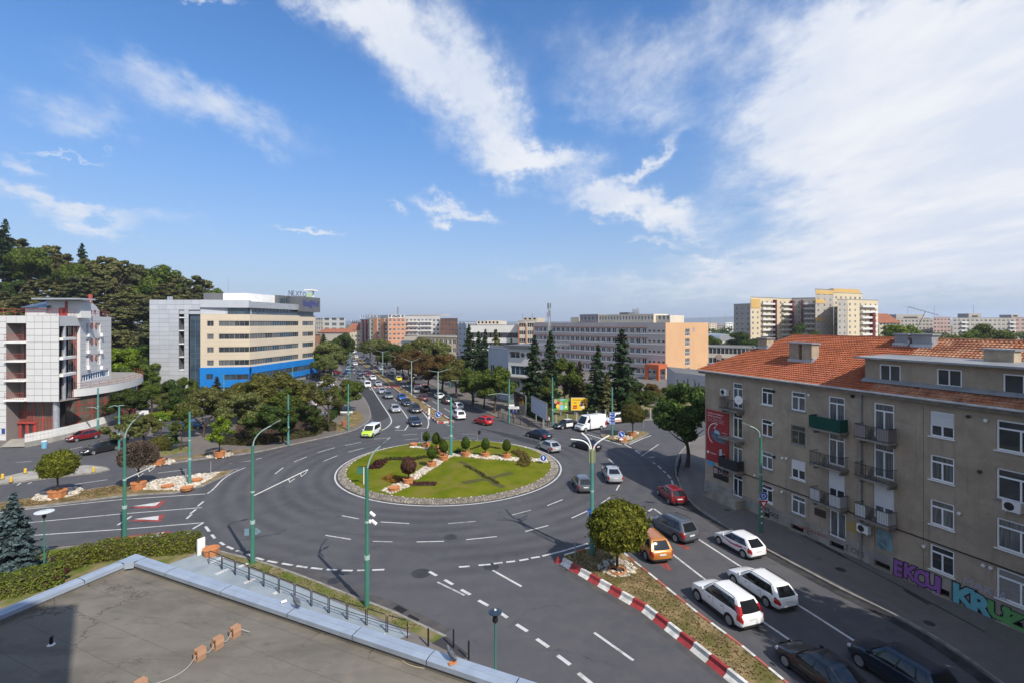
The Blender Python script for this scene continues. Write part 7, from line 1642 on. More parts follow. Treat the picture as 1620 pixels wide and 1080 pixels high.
RB=[('broad:rust',653,610,553,'rust brown chestnut behind the median lamp',1.2,1),('broad:rust',676,617,562,'rust brown chestnut second along the right kerb',1.15,2),('broad:rust',700,622,560,'rust brown chestnut beside the green kerb pole',1.2,1),('broad:rust',638,598,550,'brown chestnut beside the grey roofed house',1.0,2),('broad:brownish',722,628,568,'half turned tree right of the rust brown chestnuts',1.1,1),('broad:green',748,640,584,'green tree with pale highlights by the second kerb pole',1.2,2),('broad:green',783,652,580,'bright green street tree at the boulevard corner',1.05,1),('broad:green',765,646,590,'green street tree left of the corner tree',1.1,3),
 ('broad:dark',625,592,545,'dark tree along the right kerb before the chestnuts',1.2,2),('broad:olive',612,583,540,'pale olive tree along the right kerb',1.2,1),('broad:olive',598,577,536,'hazy tree far along the right kerb',1.2,3),('broad:green',586,571,538,'small green tree far along the right kerb',1.1,2),('broad:brownish',575,565,541,'tiny brownish tree at the far right kerb',1.1,1),('broad:olive',662,600,535,'pale green tree in front of the beige block',1.0,2),('broad:olive',690,600,540,'olive tree in front of the beige block behind the chestnuts',1.1,1),('broad:dark',646,600,545,'dark green tree between the house and the chestnut',.9,1)]
for kd,px,pb,pt,lb,wd,sd_ in RB:treepx(kd,px,pb,pt,lb,seed=sd_,wide=wd)
CF=[('spruce:spruce',742,612,514,'wispy tall spruce in front of the blue grey slim block',.9,1),('spruce:spruce',757,612,523,'dark spruce second from the left of the white block',.8,2),('spruce:spruce',768,610,521,'dark spruce before the left windows of the white block',.85,1),('spruce:pine',784,608,520,'olive green spruce before the white block',.95,2),('spruce:spruce',809,600,534,'small dark spruce tip behind the villa roof',.8,2),
 ('spruce:spruce',845,652,530,'sparse tall spruce touching the white villa',1.0,1),('slim:spruce',871,645,520,'tallest slim dark spruce left of the yellow billboard',1.05,1),('broad:green',893,640,566,'pale round tree between the slim spruce and the brown conifer',.85,1),('spruce:spruce_b',917,640,570,'brownish spruce above the yellow billboard',1.05,2),('spruce:spruce',946,655,545,'dark spruce right of the yellow billboard',1.0,1),('spruce:spruce',984,655,519,'big dark spruce in front of the hospital windows',1.1,2),('spruce:pine',960,658,588,'small green conifer between the two dark spruces',1.1,1),
 ('broad:dark',1012,655,605,'dark bushy tree right of the big spruce',1.2,2),('broad:rust',1030,640,606,'red brown tree by the hospital porch',1.0,1),('broad:green',1062,640,608,'green tree in front of the patterned pavilion',1.1,2),('broad:dark',1098,648,612,'dark tree before the patterned pavilion beside the poster',1.1,1),('broad:green',902,636,606,'bushy tree behind the green picture billboard',1.0,3),('broad:dark',930,638,606,'low dark tree behind the yellow billboard legs',1.0,2),('broad:green',855,650,590,'light green tree filling the gap behind the blank billboard',.9,1),('broad:dark',995,660,628,'low dark shrub tree at the corner by the round tree',1.0,1),('broad:olive',1045,645,620,'pale olive tree between the porch and the pavilion',.9,2)]
for kd,px,pb,pt,lb,wd,sd_ in CF:treepx(kd,px,pb,pt,lb,seed=sd_,wide=wd,name='spruce' if 'spruce' in kd else 'tree',cat='spruce' if kd.startswith(('spruce','slim'))else 'tree')
q=G(1087,738,.12);tree('broad:dark',q.x,q.y,.12,ZY(612,q.y),'large dark tree at the corner of the apartment house beside the red poster',seed=4,wide=1.02)
tree('broad:green',28.6,17.0,.12,16.5,'street tree on the right pavement just beyond the picture edge',seed=2,wide=.95);tree('broad:green',31.5,10.0,.12,15.5,'second street tree on the right pavement beyond the edge of the picture',seed=1,wide=.95)  # both trees added out of view to throw shade on the road
for kd,px,Y,pb,pt,lb,wd in(('broad:dark',1178,230,560,526,'dark round tree beside the tall grey flats',1.6),('broad:dark',1272,240,545,512,'dark tree tip before the inner wing of the flats',1.0),('broad:bright',1424,210,560,511,'bright green tree tip behind the thin aerial',1.0),('broad:green',1530,190,560,524,'green tree before the long grey slab',1.2),('broad:green',1558,195,560,515,'tallest green tree before the long grey slab',1.2),('broad:olive',1582,200,560,526,'small olive tree at the right of the grey slab',1.1),('broad:green',1128,260,560,532,'pale tree right of the orange wall',1.0)):
 zt=ZY(pt,Y);tree(kd,GX(px,Y),Y,0,zt,lb,seed=2,wide=wd)
# ---- wooded hill behind the two left buildings
HP=[(-700,20),(-330,58),(-240,42),(-175,27),(-130,16),(-100,7),(-78,0)]
def hillz(x,Y):
 """height of the hill: rises to the left and away from the street"""
 u=x/Y*170
 for(a,za),(c,zc)in zip(HP[:-1],HP[1:]):
  if a<=u<=c:z=za+(zc-za)*(u-a)/(c-a);break
 else:z=0 if u>-78 else 20
 return z*min(1,max(0,(Y-125)/60))
mb=MB();xs=list(np.linspace(-520,-50,48));ys=list(np.linspace(115,330,18));vs=[(x*Y/170,Y,hillz(x*Y/170,Y)-.02)for Y in ys for x in xs];n=len(xs)
mb.add(vs,[(j*n+i,j*n+i+1,(j+1)*n+i+1,(j+1)*n+i)for j in range(len(ys)-1)for i in range(n-1)]);structure(mb,'wooded_hill',mat('forest_floor',(.045,.04,.022),1.0,(.03,.035,.015),.1),smooth=True,angle=180)
CREST=[(8,345,'spruce:spruce',1.25,'spruce:tallest dark spruce at the left end of the hill skyline'),(-14,362,'pine:pine_d',1.2,''),(26,378,'pine:pine_d',1.1,''),(44,386,'broad:green',1.0,'b:round green tree on the hill skyline right of the tallest spruce'),(60,392,'pine:pine_d',1.0,''),(82,389,'pine:pine',1.1,''),(99,402,'pine:pine',1.0,''),(114,412,'broad:green',.9,'b:small light tree left of the pointed spruce on the skyline'),(130,385,'spruce:spruce',1.3,'spruce:pointed lone spruce standing above the hill skyline'),(148,411,'pine:pine',1.1,''),(170,407,'pine:pine',1.15,''),(188,411,'pine:pine',1.0,''),(205,425,'pine:pine',1.0,''),(219,418,'pine:pine_d',1.0,''),(238,427,'broad:green',1.0,''),(258,422,'broad:green',1.25,'b:broad round light green tree near the right end of the hill skyline'),(280,434,'pine:pine',1.0,''),(303,436,'pine:pine_d',1.0,''),(322,443,'pine:pine',1.0,'p:last pine at the right end of the wooded hill'),(335,458,'broad:green',.9,'b:small green tree just behind the blue office roof'),(350,463,'broad:green',.8,'b:tiny green crown peeping over the white penthouse')]
np_=0
for px,pyt,kd,wd,lb in CREST:
 Y=205+random.uniform(-6,12);x=GX(px,Y);zt=ZY(pyt,Y);zb2=min(hillz(x,Y),zt-9);h=zt-zb2;h=min(h,24);zb2=zt-h
 if not lb:np_+=1;lb='x:%s pine from the left along the hill skyline'%ORD[np_-1]
 tree(kd,x,Y,zb2,h,lb.split(':',1)[1],'trees on the wooded hill',name={'s':'spruce','p':'pine_tree','b':'tree','x':'pine_tree'}[lb[0]],seed=random.randint(1,3),wide=wd*(.75 if h>18 else .95))
cnt=0;rows_=[(192,440,8.5),(178,470,8.5),(165,505,8.0),(152,540,8.0),(143,572,7.5)]
nm_row=['upper slope','upper middle slope','middle slope','lower slope','foot of the hill']
for ri,(Y,pyt,sp_)in enumerate(rows_):
 px=-40;i=0
 while px<330:
  top=pyt+random.uniform(-12,14)+max(0,(px-40)*.085)*(1-ri*.18)
  x=GX(px,Y);zt=ZY(top,Y);h=random.uniform(11,16);zb2=max(zt-h,hillz(x,Y)*.9 if ri<3 else 0);zb2=zt-h if zt-h>0 else 0
  light=ri>=3 or random.random()<.18
  kd=rg('broad:bright','broad:green','low:green')if(light and 150<px<240)else(rg('broad:green','broad:dark','pine:pine')if light else rg('pine:pine','pine:pine','pine:pine_d'))
  if not(250<px<330 and ri>2):
   i+=1;tree(kd,x,Y+random.uniform(-4,4),zb2,zt-zb2,'%s %s from the left on the %s of the wooded hill'%(ORD[i-1],'pine' if 'pine' in kd else 'leafy tree',nm_row[ri]),'trees on the wooded hill',name='pine_tree' if 'pine' in kd else 'tree',seed=random.randint(1,3),wide=1.15)
  px+=sp_/Y*FPX*random.uniform(.75,1.0)
for i,(px,Y,top,kd,lb)in enumerate(((188,128,548,'broad:bright','yellow green tree just right of the white building side wall'),(205,131,560,'broad:green','green tree in the gap between the white and the cream offices'),(222,126,572,'low:green','low green tree at the foot of the hill by the silver wall'),(232,134,545,'broad:dark','dark tree against the left edge of the silver wall'),(196,122,583,'low:green','low bush tree behind the round terrace'))):tree(kd,GX(px,Y),Y,0,ZY(top,Y),lb,'trees on the wooded hill',seed=2)
def band(name,px0,px1,Y,pyt,m,n=1500,hh=8,size=1.6):
 x=RNG.uniform(GX(px0,Y),GX(px1,Y),n);zt=ZY(pyt,Y);zz2=RNG.random(n)**.8*(zt+1.5*np.sin(x*.11)+np.sin(x*.37));y=Y+RNG.uniform(-8,8,n)
 P=np.stack([x,y,np.maximum(zz2,.3)],1);N=np.stack([0*x+.2,0*x-.7,0*x+.6],1);o=bpy.data.objects.new(name,crown_mesh(name,P,N,size,m));link(o);o['kind']='stuff'
band('far_trees',555,760,430,527,L_['dark'],2600);band('far_trees',1115,1170,420,529,L_['dark'],900);band('far_trees',1380,1720,300,528,L_['dark'],2600);band('far_trees',480,560,470,524,L_['dark'],900);band('far_trees',720,1160,560,521,L_['dark'],3000,size=2.2)
# ================================================================== CARS
def paint(name,c,metal=0.0,rough=.28):
 m=mat('car_paint_'+name,c,rough,metal=metal,coat=.8,spec=.5);return m
PAINT={k:paint(k,*v)for k,v in{'white':((.74,.75,.76),),'silver':((.44,.46,.48),.35),'grey':((.10,.115,.135),.3),'black':((.012,.013,.016),),'dark blue':((.014,.022,.042),.2),'navy':((.012,.02,.035),.1),'red':((.42,.012,.014),),'dark red':((.20,.010,.016),.15),'maroon':((.10,.022,.026),.1),'blue':((.02,.10,.34),.2),'orange':((.50,.19,.035),.25),'brown':((.16,.09,.07),.2),'lime':((.42,.62,.03),),'yellow':((.72,.62,.03),),'pale blue':((.30,.38,.46),.2)}.items()}
M['car_glass']=mat('car_glass',(.012,.014,.017),.03,spec=.7);M['tyre']=mat('tyre_rubber',(.018,.018,.019),.85);M['rim']=mat('alloy_rim',(.42,.43,.45),.3,metal=.7)
M['trim']=mat('black_trim',(.016,.016,.017),.6);M['tail']=mat('tail_light',(.36,.012,.014),.2,coat=.6);M['headl']=mat('head_light',(.62,.65,.68),.1,metal=.2,coat=.6);M['plate']=mat('number_plate',(.62,.63,.62),.5);M['stripe_red']=mat('red_stripe',(.5,.02,.03),.4)
KINDS={
 'hatch':(4.05,1.76,1.47,.22,[(0,.52),(.015,.66),(.05,.74),(.12,.82),(.24,.94),(.35,.96),(.6,.97),(.86,1.0),(.95,.97),(.985,.90),(1,.70)],.225,.985,.43,.84,.31,(.19,.82)),
 'sedan':(4.65,1.82,1.45,.22,[(0,.50),(.015,.62),(.05,.72),(.12,.80),(.25,.93),(.35,.95),(.6,.97),(.82,1.0),(.95,.99),(.985,.92),(1,.70)],.245,.885,.42,.70,.32,(.19,.80)),
 'estate':(4.70,1.82,1.49,.23,[(0,.52),(.015,.65),(.05,.74),(.12,.83),(.24,.94),(.35,.96),(.6,.97),(.86,1.0),(.95,.98),(.985,.90),(1,.70)],.235,.985,.40,.88,.32,(.19,.80)),
 'suv':(4.62,1.90,1.70,.27,[(0,.60),(.015,.78),(.05,.88),(.12,.98),(.24,1.06),(.35,1.08),(.6,1.10),(.86,1.13),(.95,1.08),(.985,.98),(1,.75)],.225,.985,.39,.885,.36,(.19,.80)),
 'van':(5.6,2.05,2.55,.28,[(0,.62),(.012,.85),(.04,1.02),(.09,1.16),(.16,1.30),(.25,1.34),(.5,1.36),(.86,1.36),(.95,1.36),(.99,1.35),(1,1.2)],.115,.998,.255,.985,.34,(.16,.78)),
 'smallvan':(4.4,1.80,1.82,.23,[(0,.55),(.015,.72),(.05,.84),(.12,.95),(.20,1.03),(.35,1.06),(.6,1.08),(.86,1.1),(.95,1.09),(.985,1.0),(1,.8)],.18,.99,.345,.955,.32,(.18,.80))}
def lerpl(P,x):
 for(a,b_),(c,d)in zip(P[:-1],P[1:]):
  if a<=x<=c:return b_+(d-b_)*(x-a)/(c-a)
 return P[-1][1]
def carmesh(kind):
 L,W,H,zb,top,cf,cr,rf,rr,wr,ax=KINDS[kind];X=lambda u:L*(.5-u)
 us=[0,.012,.035,.08,.13,.19,.26,.36,.5,.64,.74,.82,.90,.955,.985,1]
 wf=[(0,.70),(.012,.80),(.035,.88),(.08,.945),(.13,.975),(.26,1),(.8,1),(.90,.975),(.955,.94),(.985,.88),(1,.78)]
 if kind=='van':wf=[(0,.80),(.02,.9),(.06,.96),(.12,1),(.95,1),(.99,.985),(1,.95)]
 rings=[]
 for u in us:
  zt=lerpl(top,u);h=W/2*lerpl(wf,u);zl=zb+(.10 if u in(0,1)else(.05 if u in(.012,.985)else 0));zm=zl+(zt-zl)*.52
  pr=[(0,zl),(.84,zl),(.955,zl+.07),(.992,zl+(zt-zl)*.28),(1.0,zm),(.985,zt-.13*(1 if zt>.75 else .6)),(.94,zt-.035),(.82,zt),(0,zt+.018)]
  rings.append([Vector((X(u),h*y,z))for y,z in pr])
 m=len(rings[0]);body=MB();vs=[];ids=[]
 for r in rings:
  full=r+[Vector((p.x,-p.y,p.z))for p in r[-2:0:-1]];ids.append(len(full));vs+=full
 k=ids[0];n=len(rings)
 body.add(vs,[(i*k+j,i*k+(j+1)%k,(i+1)*k+(j+1)%k,(i+1)*k+j)for i in range(n-1)for j in range(k)]+[tuple(range(k-1,-1,-1)),tuple((n-1)*k+j for j in range(k))])
 hb,ht=W/2*.945,W/2*(.715 if kind not in('van','smallvan')else .86)
 zbel=lambda x:lerpl(top,.5-x/L)-.03
 Fx,Rx,fx,rx=X(cf),X(cr),X(rf),X(rr);zr=H-.075
 S=[0,.45,.8,1.0]
 def plan(front,rear,hw,bow,rbow):
  pts=[(front-bow*s*s,hw*s*(.97 if s<1 else 1))for s in S]
  side=[.07,.20,.40,.43,.62,.70,.735,.80,.86,.90,.955,1.0]
  f0,r0=front-bow,rear+rbow;pts+=[(f0+(r0-f0)*q,hw*(1-.06*max(0,q-.5)*2)if kind!='van' else hw)for q in side]
  hwr=pts[-1][1];pts+=[(rear+rbow*s*s,hwr*s)for s in(.8,.45,0)]
  return pts
 base=plan(Fx,Rx,hb,.22,.06);up=plan(fx,rx,ht,.10,.05);t2=plan(fx-.10,rx+.10,ht*.90,.08,.05)
 if kind=='van':up=plan(fx,rx,ht,.08,.02);t2=plan(fx-.16,rx+.10,ht*.92,.06,.02)
 np_=len(base)
 def P(i,u,off=0.0):
  a=Vector((base[i][0],base[i][1],zbel(min(max(base[i][0],-L/2),L/2))));c=Vector((up[i][0],up[i][1],zr));p=a.lerp(c,u)
  bulge=math.sin(u*math.pi)*.025;d=Vector((0,1,.25))if 3<i<np_-4 else Vector((1 if i<=3 else-1,0,.5));return p+d.normalized()*(bulge+off)
 def full(f_):r=[f_(i)for i in range(np_)];return r+[Vector((p.x,-p.y,p.z))for p in r[-2:0:-1]]
 lev=[full(lambda i,u=u:P(i,u))for u in(0,.5,1)]+[full(lambda i:Vector((t2[i][0],t2[i][1],H-.018)))]
 k=len(lev[0]);vs=[p for r in lev for p in r];cen=[Vector((fx-(fx-rx)*.5,0,H))]
 fs=[(i*k+j,i*k+(j+1)%k,(i+1)*k+(j+1)%k,(i+1)*k+j)for i in range(3)for j in range(k)]
 t3=[Vector((p.x*.85+cen[0].x*.15,p.y*.5,H))for p in lev[3]];vs+=t3;fs+=[(3*k+j,3*k+(j+1)%k,4*k+(j+1)%k,4*k+j)for j in range(k)]+[tuple(4*k+j for j in range(k))]
 body.add(vs,fs)
 me={}
 o=body.mesh('body',PAINT['white'],True,42)
 import bmesh
 bm=bmesh.new();bm.from_mesh(o);bmesh.ops.recalc_face_normals(bm,faces=bm.faces[:]);bm.to_mesh(o);bm.free();me['body']=o
 def patch(ii,uu,off=.012,mirror=False,extra=None):
  mb=MB();V=[]
  for u in uu:
   for i in ii:p=P(i,u,off);V.append((p.x,-p.y if mirror else p.y,p.z))
  c=len(ii);F=[(r*c+j,r*c+j+1,(r+1)*c+j+1,(r+1)*c+j)for r in range(len(uu)-1)for j in range(c-1)]
  return mb.add(V,F if not mirror else[f[::-1]for f in F])
 g=M['car_glass'];uu=(.07,.5,.95)
 ws=MB()
 for u in uu:
  row=[P(i,u,.012)for i in(2,1,0)];row=[Vector((p.x,p.y*1.12,p.z))for p in row];row+=[Vector((p.x,-p.y,p.z))for p in row[1::-1]];ws.v+=[tuple(p)for p in row]
 ws.f=[(r*5+j,r*5+j+1,(r+1)*5+j+1,(r+1)*5+j)for r in range(2)for j in range(4)];ws.m=[0]*8;me['windscreen']=ws.mesh('windscreen',g,True)
 rw=MB();e=np_-1;ur=(.12,.55,.95)if kind not in('van',)else(.2,.45,.6)
 for u in ur:
  row=[P(i,u,.014)for i in(e-2,e-1,e)];row+=[Vector((p.x,-p.y,p.z))for p in row[1::-1]];rw.v+=[tuple(p)for p in row]
 rw.f=[(r*5+j,r*5+j+1,(r+1)*5+j+1,(r+1)*5+j)for r in range(2)for j in range(4)];rw.m=[0]*8;me['rear_window']=rw.mesh('rear_window',g,True)
 groups={'sedan':[(4,5,6),(7,8,9,10),(11,12)],'van':[(4,5)],'smallvan':[(4,5,6)]}.get(kind,[(4,5,6),(7,8,9),(10,11,12,13)])
 me['side']=[];me['surround']=[]
 if kind!='van':
  for mi in(False,True):me['surround'].append(patch((4,5,6,7,8,9,10,11,12)if kind in('sedan','smallvan')else(4,5,6,7,8,9,10,11,12,13),(.015,.5,.95),.007,mi).mesh('window_surround',M['trim'],True))
 for gi in groups:
  for mi in(False,True):
   sm_=patch(gi,(.05,.5,.92)if kind!='van' else(.12,.35,.58),.012,mi);me['side'].append(sm_.mesh('side_window',g,True))
 def box(name,m_,boxes,smooth=False):
  mb=MB()
  for bx in boxes:mb.box(*bx)
  me[name]=mb.mesh(name,m_,smooth)
 zt0,zt1=lerpl(top,.03),lerpl(top,.985)
 def tri(name,m_,quads):
  mb=MB()
  for q in quads:mb.add(q,[(0,1,2,3)])
  o=mb.mesh(name,m_);bm=bmesh.new();bm.from_mesh(o);bmesh.ops.recalc_face_normals(bm,faces=bm.faces[:]);bm.to_mesh(o);bm.free();me[name]=o
 def surf(u,fr,off=.01):
  i=max(j for j in range(len(us))if us[j]<=u);i=min(i,len(us)-2);t=(u-us[i])/(us[i+1]-us[i]);a,c=rings[i],rings[i+1];j=min(int(fr),m-2);q=fr-j
  p=a[j].lerp(a[j+1],q).lerp(c[j].lerp(c[j+1],q),t);d=Vector((0,1,.2))if fr<6 else Vector((0,.3,1));
  if u<.04:d=d*.5+Vector((1,0,0))
  if u>.955:d=d*.5+Vector((-1,0,0))
  return p+d.normalized()*off
 me['headlight']=[];me['tail_light']=[]
 tl_hi,tl_lo=(6.0,3.9)if kind not in('van','smallvan')else(6.2,3.2)
 for s in(1,-1):
  mb=MB()
  for us_,(lo,hi),lst,mm in(((.0,.012,.035,.08),(4.6,6.2),'headlight',M['headl']),((.925,.955,.985,1.0),(tl_lo,tl_hi),'tail_light',M['tail'])):
   mb=MB();V=[];fs_=sorted({lo,hi,*[float(q)for q in range(1,8)if lo<q<hi]});c_=len(fs_)
   for u in us_:
    for fr in fs_:p=surf(u,fr,.018);V.append((p.x,p.y*s,p.z))
   mb.add(V,[((r*c_+j),(r*c_+j+1),((r+1)*c_+j+1),((r+1)*c_+j))[::-1 if s<0 else 1]for r in range(3)for j in range(c_-1)]);me[lst].append(mb.mesh(lst,mm,True))
 zl=zb
 box('grille',M['trim'],[(L/2-.02,L/2+.015,-W*.24,W*.24,zl+.30,zl+.44),(L/2-.05,L/2+.012,-W*.30,W*.30,zl+.12,zl+.22)])
 box('bumper_trim',M['trim'],[(-L/2-.012,-L/2+.12,-W*.36,W*.36,zl+.02,zl+.16)])
 box('number_plate',M['plate'],[(-L/2-.022,-L/2+.02,-.26,.26,zl+.42,zl+.53),(L/2-.02,L/2+.028,-.26,.26,zl+.22,zl+.33)])
 mb=MB();hw=W/2
 for s in(1,-1):mb.box(L*(.5-ax[0])-.55*0-wr-.1,L*(.5-ax[0])-wr-.1,0,0,0,0)if False else mb.box(L*(.5-ax[1])+wr+.08,L*(.5-ax[0])-wr-.08,s*hw*.955 if s>0 else-hw*1.004,s*hw*1.004 if s>0 else-hw*.955,zl-.01,zl+.11)
 me['sill']=mb.mesh('sill',M['trim'])
 arch=MB();na=16
 for u in ax:
  for s in(1,-1):
   R=wr+.065;c=L*(.5-u);V=[(c+R*math.cos(math.pi*(i/na*1.16-.08)),s*(hw*1.003),max(zl+.0,wr+R*math.sin(math.pi*(i/na*1.16-.08))))for i in range(na+1)];V2=[(x,s*hw*.8,z)for x,y,z in V]
   arch.add(V+V2,[tuple(range(na+1))if s<0 else tuple(range(na,-1,-1))]+[(i,i+1,na+2+i,na+1+i)for i in range(na)])
 me['wheel_arch']=arch.mesh('wheel_arch',M['trim'])
 ty=MB();ty.lathe([(wr*.62,-.10),(wr*.95,-.10),(wr,-.07),(wr,.07),(wr*.95,.10),(wr*.62,.10)],20,axis='y');me['tyre']=ty.mesh('tyre',M['tyre'],True,30)
 ri=MB();ri.lathe([(wr*.70,.09),(wr*.70,.112),(wr*.63,.112),(wr*.60,.103)],20,axis='y')
 for j in range(5):
  a=2*math.pi*j/5;ca,sa=math.cos(a),math.sin(a);w_=wr*.10;q=[(.04,-w_),(wr*.6,-w_*.8),(wr*.6,w_*.8),(.04,w_)]
  f_=[(x*ca-y*sa,.116,x*sa+y*ca)for x,y in q];b_=[(x,.102,z)for x,_,z in f_];ri.add(f_+b_,[(3,2,1,0),(0,1,5,4),(2,3,7,6)])
 ri.lathe([(.07,.1),(.07,.12)],10,axis='y');me['rim']=ri.mesh('rim',M['rim'])
 box('mirror',PAINT['white'],[(Fx-.42,Fx-.25,hw*.97,hw*1.10,zbel(Fx)+.06,zbel(Fx)+.20)]);box('mirror2',PAINT['white'],[(Fx-.42,Fx-.25,-hw*1.10,-hw*.97,zbel(Fx)+.06,zbel(Fx)+.20)])
 mb=MB()
 for s in(1,-1):mb.tube([(fx-.25,s*ht*.93,H-.03),(fx-.4,s*ht*.93,H+.035),(rx+.4,s*ht*.93,H+.035),(rx+.25,s*ht*.93,H-.03)],.022,5)
 me['rails']=mb.mesh('roof_rails',M['trim'])
 mb=MB()
 for s in(1,-1):
  for q in(.42,.66):i=len(us)//2;x=L*(.5-q);mb.box(x-.12,x+.04,(hw*.995 if s>0 else-hw*1.012),(hw*1.012 if s>0 else-hw*.995),zl+(lerpl(top,q)-zl)*.72,zl+(lerpl(top,q)-zl)*.72+.03)
 me['handles']=mb.mesh('door_handles',M['trim'])
 mb=MB()
 for s in(1,-1):
  for q in(.285,.50,.70)if kind!='van' else(.22,.50):
   for j0,j1 in((2.6,4.0),(4.0,5.0),(5.0,6.2)):
    a,c=surf(q,j0,.004),surf(q,j1,.004);mb.add([(a.x-.009,s*a.y,a.z),(a.x+.009,s*a.y,a.z),(c.x+.009,s*c.y,c.z),(c.x-.009,s*c.y,c.z)],[(0,1,2,3)])
 me['shut_lines']=mb.mesh('shut_lines',M['trim'])
 me['dims']=KINDS[kind];me['surf']=surf;me['P']=P;me['np']=np_
 return me
CM={}
def car(kind,colour,p,heading,label,group=None,detail=True,rails=False,name=None,cat=None):
 if kind not in CM:CM[kind]=carmesh(kind)
 me=CM[kind];L,W,H,zb,top,cf,cr,rf,rr,wr,ax=me['dims']
 t=thing(name or{'hatch':'hatchback','sedan':'saloon_car','estate':'estate_car','suv':'suv_car','van':'panel_van','smallvan':'small_van'}[kind],label,cat or('van' if 'van' in kind else 'car'),(p[0],p[1],p[2]if len(p)>2 else 0.008),heading,group)
 pm=PAINT[colour]
 def add(nm,m_,own=None,loc=(0,0,0),rz=0,par=None):
  o=inst(nm,m_,par or t,loc,rz)
  if own:o.material_slots[0].link='OBJECT';o.material_slots[0].material=own
  return o
 add('body',me['body'],pm);add('windscreen',me['windscreen']);add('rear_window',me['rear_window'])
 for s in me['side']:add('side_window',s)
 for s in me['surround']:add('window_surround',s)
 for s in me['headlight']:add('headlight',s)
 for s in me['tail_light']:add('tail_light',s)
 add('number_plates',me['number_plate'])
 for u in ax:
  for s in(1,-1):
   wl_=add('tyre',me['tyre'],None,(L*(.5-u),s*(W/2-.085),wr),0 if s>0 else math.pi);add('rim',me['rim'],None,(0,0,0),0,wl_)
 add('wheel_arches',me['wheel_arch'])
 add('grille',me['grille']);add('sill_trim',me['sill'])
 if detail:
  add('bumper_trim',me['bumper_trim']);add('mirror',me['mirror'],pm);add('mirror',me['mirror2'],pm);add('door_handles',me['handles']);add('shut_lines',me['shut_lines'])
  if rails:add('roof_rails',me['rails'])
 return t
def hd(a,b_):a,b_=G(*a),G(*b_);return math.atan2(b_.y-a.y,b_.x-a.x)
RH=hd((1300,1048),(1048,864));HB=BH
def carpx(kind,colour,px,py,h,label,**k):p=G(px,py);return car(kind,colour,(p.x,p.y),h,label,**k)
nearg='cars on the right approach'
w1=carpx('suv','white',1147,965,RH+.02,'white suv with upright red tail lights beside the wedge island',group=nearg,rails=True)
me=CM['suv']
for s in(1,-1):
 mb=MB();V=[]
 for u in(-.05,.3,.62):
  for i in(13,14,15,16):p=me['P'](i,u,.018);V.append((p.x-.004,s*p.y,p.z))
 mb.add(V,[(r*4+j,r*4+j+1,(r+1)*4+j+1,(r+1)*4+j)[::s]for r in range(2)for j in range(3)]);mb.build('tail_light',M['tail'],w1,True)
w2=carpx('estate','white',1203,938,RH+.0,'white estate car with roof rails in the middle lane',group=nearg,rails=True)
w3=carpx('hatch','white',1169,868,RH+.04,'white hatchback with a curved red stripe on its side',group=nearg)
me=CM['hatch'];
for s in(1,-1):
 mb=MB();V=[];pts_=[(.24,5.2,.10),(.34,4.9,.22),(.48,4.35,.36),(.62,4.3,.42),(.76,4.6,.5),(.90,5.1,.35)]
 for u,fr,wd in pts_:a,c=me['surf'](u,fr-wd*.6,.008),me['surf'](u,fr+wd*.6,.008);V+=[(a.x,s*a.y,a.z),(c.x,s*c.y,c.z)]
 mb.add(V,[(2*i,2*i+1,2*i+3,2*i+2)[::s]for i in range(len(pts_)-1)]);mb.build('side_stripe',M['stripe_red'],w3)
carpx('suv','grey',1063,844,RH+.14,'dark grey suv with a black glass roof stopped at the give way line',group=nearg,rails=True)
carpx('suv','orange',1026,871,RH-.10,'copper orange suv half hidden by the ball tree',group=nearg,rails=True)
carpx('sedan','black',1302,1078,RH+.02,'black car cut off at the bottom edge beside the island',group=nearg)
carpx('suv','navy',1425,1078,RH+.02,'dark navy car with silver wheels at the bottom right edge',group=nearg)
rb_='cars going round the roundabout'
carpx('hatch','dark red',1062,789,hd((1080,800),(1045,772)),'dark red hatchback entering the roundabout in the tree shadow',group=rb_)
carpx('sedan','silver',968,756,hd((975,768),(961,745)),'bronze grey saloon on the roundabout right of the tall three armed lamp',group=rb_,)
carpx('hatch','grey',921,771,hd((926,780),(915,762)),'dark grey hatchback half behind the tall three armed lamp',group=rb_)
carpx('sedan','black',927,709,hd((948,714),(905,703)),'black saloon crossing behind the lamp arms',group=rb_)
carpx('hatch','silver',868.5,711.5,hd((884,717),(855,705)),'silver hatchback beside the right edge of the roundabout lawn',group=rb_)
carpx('sedan','dark blue',852,692,hd((870,696),(836,687.5)),'dark blue saloon at the back right of the roundabout',group=rb_)
carpx('hatch','red',764,670,hd((777,672),(752,666)),'bright red hatchback turning into the boulevard',group=rb_)
vn=carpx('smallvan','white',587.5,688,hd((600,677),(572,692)),'small white van with lime green front and tail',group=rb_)
me=CM['smallvan'];L=KINDS['smallvan'][0]
for us_ in((0.0,.012,.035,.08,.13,.19),(.86,.90,.955,.985,.999)):
 mb=MB();frs=(1.2,2,3,4,5,6,7,7.95);V=[]
 for u in us_:
  row=[me['surf'](u,fr,.009)for fr in frs];V+=[tuple(p)for p in row]+[(p.x,-p.y,p.z)for p in row[::-1]]
 c=len(frs)*2;mb.add(V,[(r*c+j,r*c+j+1,(r+1)*c+j+1,(r+1)*c+j)for r in range(len(us_)-1)for j in range(c-1)]+([tuple(range(c))]if us_[0]==0 else[tuple((len(us_)-1)*c+j for j in range(c))]));o=mb.build('green_wrap',PAINT['lime'],vn,True);fixnormals(o)
vb=carpx('van','white',934,679,hd((957,679),(905,687)),'large white panel van with a grey bonnet waiting at the triangle island')
me=CM['van'];mb=MB();V=[];frs=(5.2,6,7,7.95);us_=(.005,.03,.07,.105)
for u in us_:
 row=[me['surf'](u,fr,.009)for fr in frs];V+=[tuple(p)for p in row]+[(p.x,-p.y,p.z)for p in row[::-1]]
